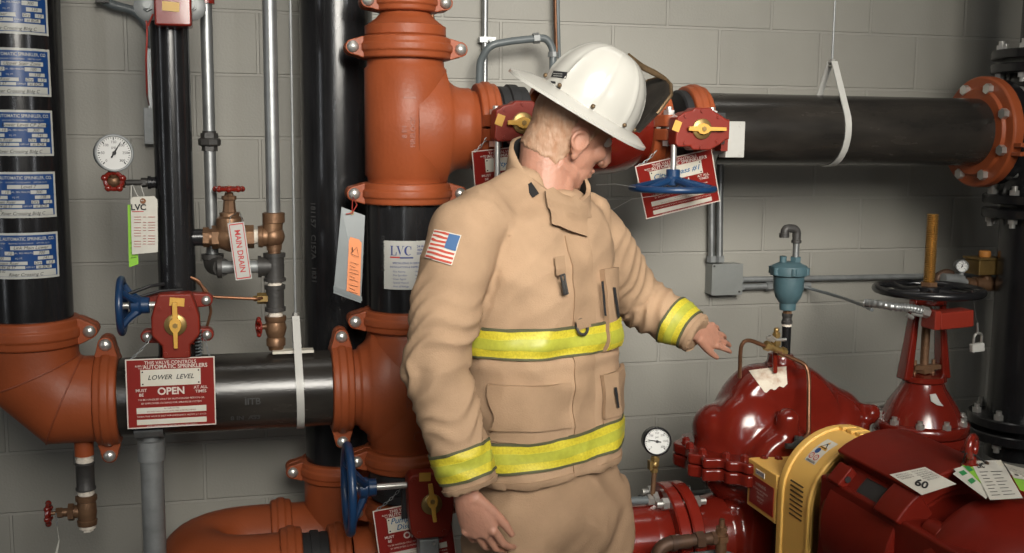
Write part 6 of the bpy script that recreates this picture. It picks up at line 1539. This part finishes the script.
band_torso(329, 359); band_torso(443, 472, .10)
def band_arm(which, A, d0, d1):
    B = cuffR if which == 1 else cuffL
    ax_ = (B - A).normalized(); e = lambda s: B - ax_ * s
    kp = lambda c, n: arm_of(c) == which and (c - B).length < 0.2
    h = d0 - d1
    piece('reflective_band', HIVIS, [(e(d1), ax_), (e(d0), -ax_)], 0.0035, coat, kp, 0.004)
    piece('lime_stripe', LIMEB, [(e(d1 + h * .33), ax_), (e(d0 - h * .33), -ax_)], 0.0048, coat, kp, 0.004)
    for a_, b_ in ((d1 - .002, d1 + .004), (d0 - .004, d0 + .002)): piece('band_trim', TRIM, [(e(a_), ax_), (e(b_), -ax_)], 0.0046, coat, kp, 0.004)
    piece('cuff_edge', TAND, [(e(-0.05), ax_), (e(0.012), -ax_)], 0.003, coat, lambda c, n: kp(c, n) and n.dot(ax_) < 0.75, 0.004)
band_arm(1, R_EL, 0.092, 0.026); band_arm(2, L_EL, 0.084, 0.024)
ctr = tcen(538, 340)
lp = lambda s: ctr + BL * s
front = lambda c, n: arm_of(c) == 0 and (c - ctr).dot(BF) > 0.0
zt_, zb_ = P(560, 236, 1.33).z, P(560, 476, 1.36).z
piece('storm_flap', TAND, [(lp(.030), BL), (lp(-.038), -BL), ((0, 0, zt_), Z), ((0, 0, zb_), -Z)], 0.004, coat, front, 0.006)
for lo, hi in ((-.195, -.052), (.055, .185)):
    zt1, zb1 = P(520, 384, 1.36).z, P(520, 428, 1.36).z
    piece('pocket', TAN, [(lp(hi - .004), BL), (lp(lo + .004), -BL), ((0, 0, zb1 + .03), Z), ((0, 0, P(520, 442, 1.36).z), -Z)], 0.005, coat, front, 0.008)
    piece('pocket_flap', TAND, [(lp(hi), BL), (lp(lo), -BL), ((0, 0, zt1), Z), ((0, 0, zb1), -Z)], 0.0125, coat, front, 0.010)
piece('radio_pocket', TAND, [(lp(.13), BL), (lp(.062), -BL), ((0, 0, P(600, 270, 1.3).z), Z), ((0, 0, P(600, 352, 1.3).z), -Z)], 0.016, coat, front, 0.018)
z1, z0 = zlim(329, 359); h = z1 - z0
side = [(lp(.128), BL), (lp(.064), -BL)]
piece('reflective_band', HIVIS, side + [((0, 0, z1), Z), ((0, 0, z0), -Z)], 0.0185, coat, front, 0.01)
piece('lime_stripe', LIMEB, side + [((0, 0, z1 - h * .33), Z), ((0, 0, z0 + h * .33), -Z)], 0.0195, coat, front, 0.01)
ZZ = (Z - rd * .10).normalized(); q0 = P(520, 481, 1.36); q1 = P(520, 490, 1.36)
piece('hem_edge', TAND, [(q0, ZZ), (q1, -ZZ)], 0.003, coat, lambda c, n: arm_of(c) == 0 and abs(n.z) < .7, 0.004)
# small fittings on the chest
def hit(px, py, e=0.004, tree=None):
    d = ray(px, py).normalized(); h = (tree or bvh).ray_cast(CAM, d)
    if h[0] is None: return None
    return h[0] + h[1] * e
def pxpatch(mb, quad, e, n=8, m=8, tree=None):
    a, b, c, d = quad; g = []
    for j in range(m + 1):
        v = j / m; row = []
        for i in range(n + 1):
            u = i / n
            q = [(a[k] * (1 - u) + b[k] * u) * (1 - v) + (d[k] * (1 - u) + c[k] * u) * v for k in (0, 1)]
            row.append(hit(q[0], q[1], e, tree))
        g.append(row)
    last = None
    for j in range(m):
        for i in range(n):
            q = (g[j][i], g[j][i + 1], g[j + 1][i + 1], g[j + 1][i])
            if None not in q and max((q[k] - q[k - 1]).length for k in range(4)) < .05: mb.raw(q, [(0, 1, 2, 3)])
    bmesh.ops.remove_doubles(mb.bm, verts=mb.bm.verts[:], dist=1e-5)
def sub(quad, u0, u1, v0, v1):
    a, b, c, d = quad
    f = lambda u, v: tuple((a[k] * (1 - u) + b[k] * u) * (1 - v) + (d[k] * (1 - u) + c[k] * u) * v for k in (0, 1))
    return [f(u0, v0), f(u1, v0), f(u1, v1), f(u0, v1)]
FQ = [(436.5, 230.5), (460.5, 236), (451.5, 264.5), (427.5, 257)]
mb = MB(); pxpatch(mb, sub(FQ, -.03, 1.03, -.03, 1.03), 0.005); fl = obj('flag_patch', mb, PAPER, coat, fix=False); fl['label'] = 'small red, white and blue flag patch on the sleeve'
flp = MB()
for k in range(7): pxpatch(flp, sub(FQ, 0, 1 if k > 3 else .58, k * 2 / 13, (k * 2 + 1) / 13), 0.006, 8, 2)
flp.mi = 1; pxpatch(flp, sub(FQ, .56, 1, 0, 7 / 13), 0.0062, 4, 4)
obj('flag_print', flp, [mat('flag_red', (0.45, 0.07, 0.045), .8), mat('flag_blue', (0.05, 0.12, 0.26), .8)], coat, fix=False)
# hook on the chest with its strap
mb = MB(); pxpatch(mb, [(552, 258), (562, 257), (563, 273), (554, 274)], 0.011); obj('hook_strap', mb, TAND, coat, fix=False)
mb = MB(); a_, b_ = hit(558, 272, .018), hit(562, 295, .018)
s_ = (b_ - a_).cross(BF).normalized() * .006; mb.tube([a_ - s_, a_ + s_, a_ + s_ * .7 + (b_ - a_) * .35, b_ + s_, b_, b_ - s_, a_ - s_ * .7 + (b_ - a_) * .35, a_ - s_], .0028, 8); mb.tube([a_ + (b_ - a_) * .3, b_], .0035, 8); obj('snap_hook', mb, IRON, coat)
mb = MB(); q = hit(579, 326, .012); mb.torus(q, BF + Z * .3, .017, .0035, 26, 8); obj('d_ring', mb, IRON, coat)
mb = MB(); pxpatch(mb, [(571, 319), (586, 317), (587, 325), (573, 329)], 0.016); obj('ring_strap', mb, TAND, coat, fix=False)
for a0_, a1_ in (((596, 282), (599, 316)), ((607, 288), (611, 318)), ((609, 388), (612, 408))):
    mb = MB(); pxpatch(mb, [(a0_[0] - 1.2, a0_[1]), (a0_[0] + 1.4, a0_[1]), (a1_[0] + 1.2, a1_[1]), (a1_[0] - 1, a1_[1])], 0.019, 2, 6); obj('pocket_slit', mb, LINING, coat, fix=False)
mb = MB(); pxpatch(mb, [(562, 482), (566.5, 481.5), (568, 493), (564, 491)], 0.008, 2, 4); obj('zip_pull', mb, LINING, coat, fix=False)
# ---- collar
mb = MB(); rs = []; rs2 = []
cb, ct = P(545, 197, MO), P(551, 172, MO)
CN = 40
def colring(c, ra_, rb_, tilt, flare=0):
    out = []
    for k in range(CN):
        th = 2 * PI * k / CN; d = BL * (ra_ * math.cos(th)) + BF * (rb_ * math.sin(th))
        out.append(c + d + Z * (tilt * math.sin(th) + N_.noise(d * 30 + c) * .004))
    return out
prof = [(0.0, .124, .110, -.022, -.022), (.25, .112, .104, -.032, -.004), (.55, .103, .100, -.050, .026), (.85, .098, .098, -.066, .056), (1, .096, .097, -.072, .070)]
rs = [colring(cb + BF * (.012 * t + .004) + Z * dz, ra_, rb_, tl) for t, ra_, rb_, tl, dz in prof]
rs += [colring(cb + BF * (.012 * t + .004) + Z * (dz + (.002 if t == 1 else 0)), ra_ - .010, rb_ - .010, tl) for t, ra_, rb_, tl, dz in prof[::-1]]
n_ = CN; vs = [p for r in rs for p in r]; fs = []
for i in range(len(rs) - 1):
    for k in range(n_): fs.append((i * n_ + k, i * n_ + (k + 1) % n_, (i + 1) * n_ + (k + 1) % n_, (i + 1) * n_ + k))
mb.raw(vs, fs); col_o = obj('collar', mb, TAN, coat, ang=75)
cbm = bmesh.new(); cbm.from_mesh(col_o.data); cbm.transform(Matrix.Translation(wloc(coat))); ctree = BVHTree.FromBMesh(cbm); cbm.free()
mb = MB(); rs = [colring(cb + BF * (.012 * t + .004) + Z * (dz + .001), ra_ - .0115, rb_ - .0115, tl) for t, ra_, rb_, tl, dz in prof]
vs = [p for r in rs for p in r]; fs = [(i * n_ + k, i * n_ + (k + 1) % n_, (i + 1) * n_ + (k + 1) % n_, (i + 1) * n_ + k) for i in range(len(rs) - 1) for k in range(n_)]
mb.raw(vs, fs); obj('collar_lining', mb, LINING, coat, fix=False)
mb = MB(); pxpatch(mb, [(525.5, 186.5), (532, 182), (539.5, 193.5), (533, 198)], 0.004, 4, 4, ctree); obj('velcro_tab', mb, LINING, coat, fix=False)
# throat tab
tq = [(546, 190), (583, 203), (585, 238), (549, 226)]
mb = MB(); g = []
for j in range(9):
    v = j / 8; row = []
    for i in range(9):
        u = i / 8; q = sub(tq, u, u, v, v)[0]; h1 = hit(q[0], q[1], .012, ctree); h2 = hit(q[0], q[1], .012)
        c_ = [h for h in (h1, h2) if h is not None]; h = min(c_, key=lambda h: (h - CAM).length) if c_ else None
        row.append(h + (CAM - h).normalized() * (.004 + .004 * math.sin(u * PI)) if h else None)
    g.append(row)
for row in g:
    for i in range(9):
        if row[i] is None: row[i] = next((r for r in row if r is not None), g[0][0])
mb.rings(g, closed=False, caps=False); mb.rings([[p - (CAM - p).normalized() * .006 for p in r] for r in g], closed=False, caps=False)
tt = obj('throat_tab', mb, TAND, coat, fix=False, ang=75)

# ---- body (one continuous surface)
hr = math.cos(RDN(32)) * rd + math.sin(RDN(32)) * vd
HP = RDN(23)
hf = (hr * math.cos(HP) - Z * math.sin(HP)).normalized()
hu = (Z * math.cos(HP) + hr * math.sin(HP)).normalized()
hs = hu.cross(hf).normalized()                  # his left = away from the camera
rl_ = Matrix.Rotation(RDN(15), 3, hf); hu = rl_ @ hu; hs = rl_ @ hs
HC = P(573, 123, MO)
def H(f, s, u):
    u = u * 1.17 if u < 0 else u
    f = f * 1.12 if f > 0 else f
    return HC + hf * f + hs * s + hu * u
HR = Matrix((hf, hs, hu)).transposed()
mb = MB()
mb.sphere(H(-.004, 0, .012), 1, (.100, .077, .105), 36, 24, HR)
mb.sphere(H(.030, 0, -.045), 1, (.066, .062, .086), 32, 20, HR)
mb.sphere(H(.045, 0, -.078), 1, (.050, .055, .052), 28, 16, HR)
mb.sphere(H(.072, 0, -.103), 1, (.026, .030, .024), 20, 12, HR)
mb.sphere(H(.078, 0, .022), 1, (.020, .052, .016), 24, 12, HR)      # brow
for s in (1, -1):
    mb.sphere(H(.062, s * .036, -.030), 1, (.030, .024, .024), 20, 12, HR)   # cheek
    mb.sphere(H(-.006, s * .075, -.028), 1, (.019, .008, .033), 20, 14, HR @ Matrix.Rotation(s * .25, 3, 'Z') @ Matrix.Rotation(-.2, 3, 'Y'))
    mb.torus(H(-.008, s * .080, -.024), hs, .021, .0048, 22, 8)
    mb.sphere(H(.002, s * .074, -.055), 1, (.010, .007, .012), 14, 10, HR)
    mb.tube([H(-.02, s * .055, -.085), H(.03, s * .05, -.092), H(.065, s * .028, -.108)], [.020, .017, .013], 14)   # jaw
mb.tube([H(.092, 0, .010), H(.108, 0, -.020), H(.118, 0, -.040)], [.010, .012, .0145], 16)
mb.sphere(H(.113, 0, -.042), .0145)
for s in (1, -1): mb.sphere(H(.100, s * .012, -.044), .010)
mb.sphere(H(.088, 0, -.068), 1, (.016, .024, .008), 18, 10, HR); mb.sphere(H(.086, 0, -.080), 1, (.016, .022, .008), 18, 10, HR)
nb_ = P(543, 205, MO)
mb.tube([H(-.025, 0, -.02), H(-.030, 0, -.075), nb_ + Z * .03, nb_ - Z * .03], [.066, .063, .066, .08], 26)
mb.tube([H(.012, 0, -.075), nb_ + BF * .03 + Z * .0], [.045, .045], 20)
# trunk and legs, kept well inside the clothes
mb.rings([sellipse(tcen(px, py), a * .62, b * .55) for px, py, a, b in TC[1:]] + [sellipse(tcen(548, 500), .13, .095), sellipse(tcen(548, 520), .11, .08)])
HIPR, HIPL = tcen(548, 500) - BL * .085, tcen(548, 500) + BL * .085
FTR = V((HIPR.x, HIPR.y, 0)) - BL * .045 - BF * .0; FTL = V((HIPL.x, HIPL.y, 0)) + BL * .04
KNR, KNL = HIPR.lerp(FTR, .46) + BF * .02, HIPL.lerp(FTL, .46) + BF * .02
for a_, b_, c_ in ((HIPR, KNR, FTR), (HIPL, KNL, FTL)):
    limb(mb, [a_ + Z * .03, b_, c_ + Z * .09], [.075, .052, .036], 18)
    mb.tube([c_ + Z * .085 - BF * .03, c_ + Z * .05 + BF * .05, c_ + Z * .04 + BF * .14], [.038, .035, .022], 14)
limb(mb, [P(500, 215, 1.26), R_SH, R_EL, R_WR], [.05, .05, .04, .029], 16); limb(mb, [P(570, 215, 1.13), L_SH, L_EL, L_WR], [.05, .05, .04, .029], 16)
def hand(mb, w, d, nb, t, k=1.0, curl=(14, 20, 15), spread=0.05, thumb=(.62, .62, -.35), tc=12):
    d = V(d).normalized(); t = V(t); t = (t - d * t.dot(d)).normalized(); nb = t.cross(d) * (1 if t.cross(d).dot(V(nb)) > 0 else -1)
    def el(c, a, b): return [c + t * (a * math.cos(2 * PI * q / 20)) + nb * (b * math.sin(2 * PI * q / 20)) for q in range(20)]
    mb.rings([el(w - d * .03 * k, .028 * k, .022 * k), el(w, .029 * k, .020 * k), el(w + d * .03 * k, .037 * k, .0185 * k), el(w + d * .065 * k, .041 * k, .0155 * k), el(w + d * .092 * k, .040 * k, .0125 * k), el(w + d * .100 * k, .036 * k, .009 * k)])
    for i, (L, ox, oz) in enumerate(((.95, .0315, 0), (1.06, .0105, .006), (1.0, -.0105, .003), (.80, -.0310, -.008))):
        p = w + d * (.090 + oz) * k + t * ox * k; dd = (d + t * ((1.5 - i) * spread)).normalized(); pts = [p - dd * .02 * k]; rr = [.0095 * k]
        ax_ = t; ang = 0
        for sgl, cu, r in zip((.044, .027, .021), (curl[0] + i * 3, curl[1] + i * 3, curl[2]), (.0096, .0088, .0078)):
            ang += cu; pts.append(p); rr.append(r * k * (1 if i < 3 else .88))
            di = (dd * math.cos(RDN(ang)) - nb * math.sin(RDN(ang))).normalized(); p = p + di * (sgl * L * k)
        pts.append(p); rr.append(.0062 * k)
        mb.tube(pts, rr, 12); mb.sphere(p, .0064 * k, nu=10, nv=8)
        mb.sphere(pts[1] + nb * .003, .0105 * k, nu=10, nv=8)
    p = w + d * .018 * k + t * .022 * k; dd = (d * thumb[0] + t * thumb[1] + nb * thumb[2]).normalized(); pts = [p - dd * .01]; rr = [.016 * k]
    for j, (sgl, r) in enumerate(((.046, .0150), (.034, .0115), (.027, .0100))):
        pts.append(p); rr.append(r * k); p = p + dd * sgl * k; dd = (dd + (d * .55 - t * .35) * (.35 if j == 0 else .25)).normalized()
    pts.append(p); rr.append(.0072 * k); mb.tube(pts, rr, 12); mb.sphere(p, .0075 * k, nu=10, nv=8)
dR = (P(486, 543, 1.43) - P(468, 495, 1.43))
hand(mb, P(466, 494, 1.425), dR, -vd * .93 - rd * .3, rd * .93 - vd * .3, 1.06, curl=(18, 24, 16), thumb=(.84, .42, -.22))
dL = rd * .72 - Z * .24 + vd * .62
hand(mb, P(695, 331.5, 1.085), dL, Z * .75 + rd * .3 - vd * .35, -Z * .62 - vd * .6 - rd * .2, 0.9, curl=(3, 8, 8), spread=.03, thumb=(.80, .42, -.2))
me = voxel(mb, 0.0032, 3, 0.5)
HEAD = me.copy(); body = meshobj('body', me, SKIN, person, ang=80)
htree = BVHTree.FromPolygons([v.co.copy() for v in HEAD.vertices], [tuple(p.vertices) for p in HEAD.polygons])
def hl(c): q = c - HC; return q.dot(hf), q.dot(hs), q.dot(hu)
def hairy(c, n):
    f, s, u = hl(c)
    if (c - HC).length > .17: return False
    if abs(s) > .070 and -.034 < f < .016 and u > -.066 and u < .012: return False
    line = -.098 + max(0, (f + .03)) * 1.2 if f < .012 else -.048 + (f - .012) * 2.8
    return u > line + N_.noise(c * 60) * .008 and f < .07
b = bmesh.new(); b.from_mesh(HEAD)
bmesh.ops.delete(b, geom=[f for f in b.faces if not hairy(f.calc_center_median(), f.normal)], context='FACES'); b.normal_update()
for v in b.verts: v.co += v.normal * ((.0006 if any(len(e.link_faces) == 1 for e in v.link_edges) else .0032) + .0015 * N_.noise(v.co * 55) + .001 * N_.noise(v.co * 160))
q = bpy.data.meshes.new('hair'); b.to_mesh(q); b.free(); meshobj('hair', q, HAIR, person, ang=80)
for s in (1, -1):
    mb = MB(); mb.sphere(H(.080, s * .030, -.002), .0125); obj('eye', mb, DIALW, person)
    mb = MB(); mb.tube([H(.088, s * .014, .020), H(.090, s * .03, .025), H(.078, s * .05, .018)], [.003, .0045, .002], 8); obj('eyebrow', mb, HAIR, person)

# ---- trousers and boots
mb = MB()
mb.rings([sellipse(tcen(545, 450), .17, .125), sellipse(tcen(546, 480), .185, .145), sellipse(tcen(547, 510), .192, .152), sellipse(tcen(547, 530), .182, .14), sellipse(tcen(547, 548), .165, .125), sellipse(tcen(547, 562), .12, .09)])
for s, a_, b_, c_ in ((-1, HIPR, KNR, FTR), (1, HIPL, KNL, FTL)):
    limb(mb, [a_ + Z * .02 + BL * (s * .02), a_.lerp(b_, .35) + BL * (s * .032), b_ + BL * (s * .02), c_ + Z * .2, c_ + Z * .09], [.114, .115, .108, .098, .095], 26)
me = voxel(mb, 0.011, 6)
b = bmesh.new(); b.from_mesh(me); b.normal_update()
for v in b.verts:
    p = v.co; v.co += v.normal * (N_.noise(p * 8) * .006 + .010 * (1 - abs(N_.noise(V((p.x * 9 + p.z * 4, p.y * 9, p.z * 7 + 3))) * 2.6)) + .005 * (1 - abs(N_.noise(V((p.x * 12, p.y * 12, p.z * 6)) + V((9, 2, 4))) * 2.2)))
b.to_mesh(me); b.free()
TRM = me.copy(); tr = meshobj('trousers', me, TROU, person, ang=75)
for s, c_ in ((-1, FTR), (1, FTL)):
    mb = MB(); mb.rings([[c_ + BL * (x * w_) + BF * (f0 + y * l_) + Z * z for x, y in [(math.cos(2 * PI * k / 24), math.sin(2 * PI * k / 24)) for k in range(24)]] for z, w_, l_, f0 in ((0.0, .055, .15, .05), (.02, .058, .155, .05), (.06, .056, .14, .045), (.10, .055, .09, .0), (.16, .06, .07, -.02), (.26, .065, .075, -.02))])
    obj('boot', mb, MATBLACK, person, ang=60)

# ---- helmet
hm_ = Matrix.Rotation(RDN(5), 3, hf); hs, hu = hm_ @ hs, hm_ @ hu
hm_ = Matrix.Rotation(RDN(1.5), 3, hs); hf, hu = hm_ @ hf, hm_ @ hu
def H(f, s, u): return HC + hf * f + hs * s + hu * u
mb = MB(); HB = .055                              # brim height above the head centre
def brim_r(th):                                    # 0 = front
    c = math.cos(th); s = math.sin(th)
    f = .176 if c > 0 else .216
    return f, .145
NB = 64; rings_ = [[], [], [], []]
for k in range(NB):
    th = 2 * PI * k / NB; fo, so = brim_r(th); c, s = math.cos(th), math.sin(th)
    fi, si = .118, .100
    droop = -.020 + (-.002 if c < 0 else .006) * c * c
    o_ = H(.012 + c * fo, s * so, HB + droop); i_ = H(.012 + c * fi, s * si, HB)
    m_ = (o_ + i_) / 2 + hu * .004
    rings_[0].append(i_); rings_[1].append(m_); rings_[2].append(o_); 
r0, r1, r2 = rings_[:3]
dn = hu * .004
allr = [r0, r1, r2, [p - hu * .007 for p in r2], [p - dn for p in r1], [p - dn for p in r0]]
vs = [p for r in allr for p in r]; fs = []
for i in range(6):
    for k in range(NB):
        l = (k + 1) % NB; j = (i + 1) % 6; fs.append((i * NB + k, i * NB + l, j * NB + l, j * NB + k))
mb.raw(vs, fs); 
mb2 = MB(); rs = []
for i in range(15):
    ph = (PI / 2) * i / 14; cr = math.cos(ph) ** .82; z_ = HB - .004 + .150 * math.sin(ph) ** .95; row = []
    for k in range(96):
        th = 2 * PI * k / 96; rdg = 1 + (.042 * math.exp(-((((k / 12) % 1) - .5) / .075) ** 2)) * (1 if ph < 1.4 else .3) * min(1, ph * 4 + .3)
        row.append(H(.012 + .124 * max(cr, .01) * rdg * math.cos(th), .105 * max(cr, .01) * rdg * math.sin(th), z_))
    rs.append(row)
mb2.rings(rs)
helmet = obj('helmet', mb2, HELM, person, ang=50); helmet['label'] = 'white firefighter helmet with a wide brim'
obj('brim', mb, HELM, helmet, ang=50)
hb = bmesh.new(); hb.from_mesh(helmet.data); hb.transform(Matrix.Translation(wloc(helmet))); hbt = BVHTree.FromBMesh(hb); hb.free()
mb = MB()
pr = [(-.058, 0), (-.066, .06), (-.060, .115), (-.03, .135), (0, .14), (.03, .135), (.060, .115), (.066, .06), (.058, 0), (0, -.01)]
su = (hu * .985 + hf * .17).normalized(); ss = hs; sn = ss.cross(su).normalized()
so_ = H(.131, 0, HB + .008)
mb.prism(pr, so_, ss, su, sn * .006); obj('shield', mb, LEATHER, helmet)
mb = MB(); mb.tube([so_ + ss * x + su * y + sn * .003 for x, y in pr[1:9]], .0045, 8); obj('shield_edge', mb, GOLD, helmet)
mb = MB(); mb.prism([(-.045, .015), (-.045, .10), (.045, .10), (.045, .015)], so_ - sn * .0015, ss, su, sn * .001); obj('shield_back', mb, LEATHER, helmet)
mb = MB(); mb.tube([H(.03, 0, HB + .146), H(.08, 0, HB + .140), H(.125, 0, HB + .144), so_ + su * .14], [.005, .008, .008, .005], 10, flat=(1, .7)); obj('eagle_holder', mb, GOLD, helmet)
for k in range(8):
    th = 2 * PI * (k + .5) / 8; mb = MB(); mb.sphere(H(.012 + .1285 * math.cos(th), .109 * math.sin(th), HB + .006), .0055, nu=10, nv=8); obj('rivet', mb, GOLD, helmet)
mb = MB(); pxpatch(mb, [(554, 71), (568, 72.5), (566, 79), (551.5, 77)], .0016, 6, 2, hbt)
pxpatch(mb, [(549, 84), (554, 85), (552, 93), (547, 90)], .0016, 4, 3, hbt); pxpatch(mb, [(555, 86), (561, 88), (559, 91), (554, 89)], .0016, 3, 3, hbt); pxpatch(mb, [(552, 92), (557, 93.5), (556, 95.5), (551, 94)], .0016, 3, 2, hbt); pxpatch(mb, [(545, 87), (547, 86), (546, 90), (545, 90)], .0016, 2, 2, hbt); pxpatch(mb, [(551, 81), (556, 82), (556, 84), (552, 83)], .0016, 2, 2, hbt)
obj('helmet_marking', mb, INK, helmet, fix=False)
mb = MB()
for y_ in (73.8, 76.0): pxpatch(mb, [(554, y_), (563, y_ + .4), (563, y_ + .8), (554, y_ + .4)], .0022, 4, 1, hbt)
obj('marking_lines', mb, WHITE, helmet, fix=False)
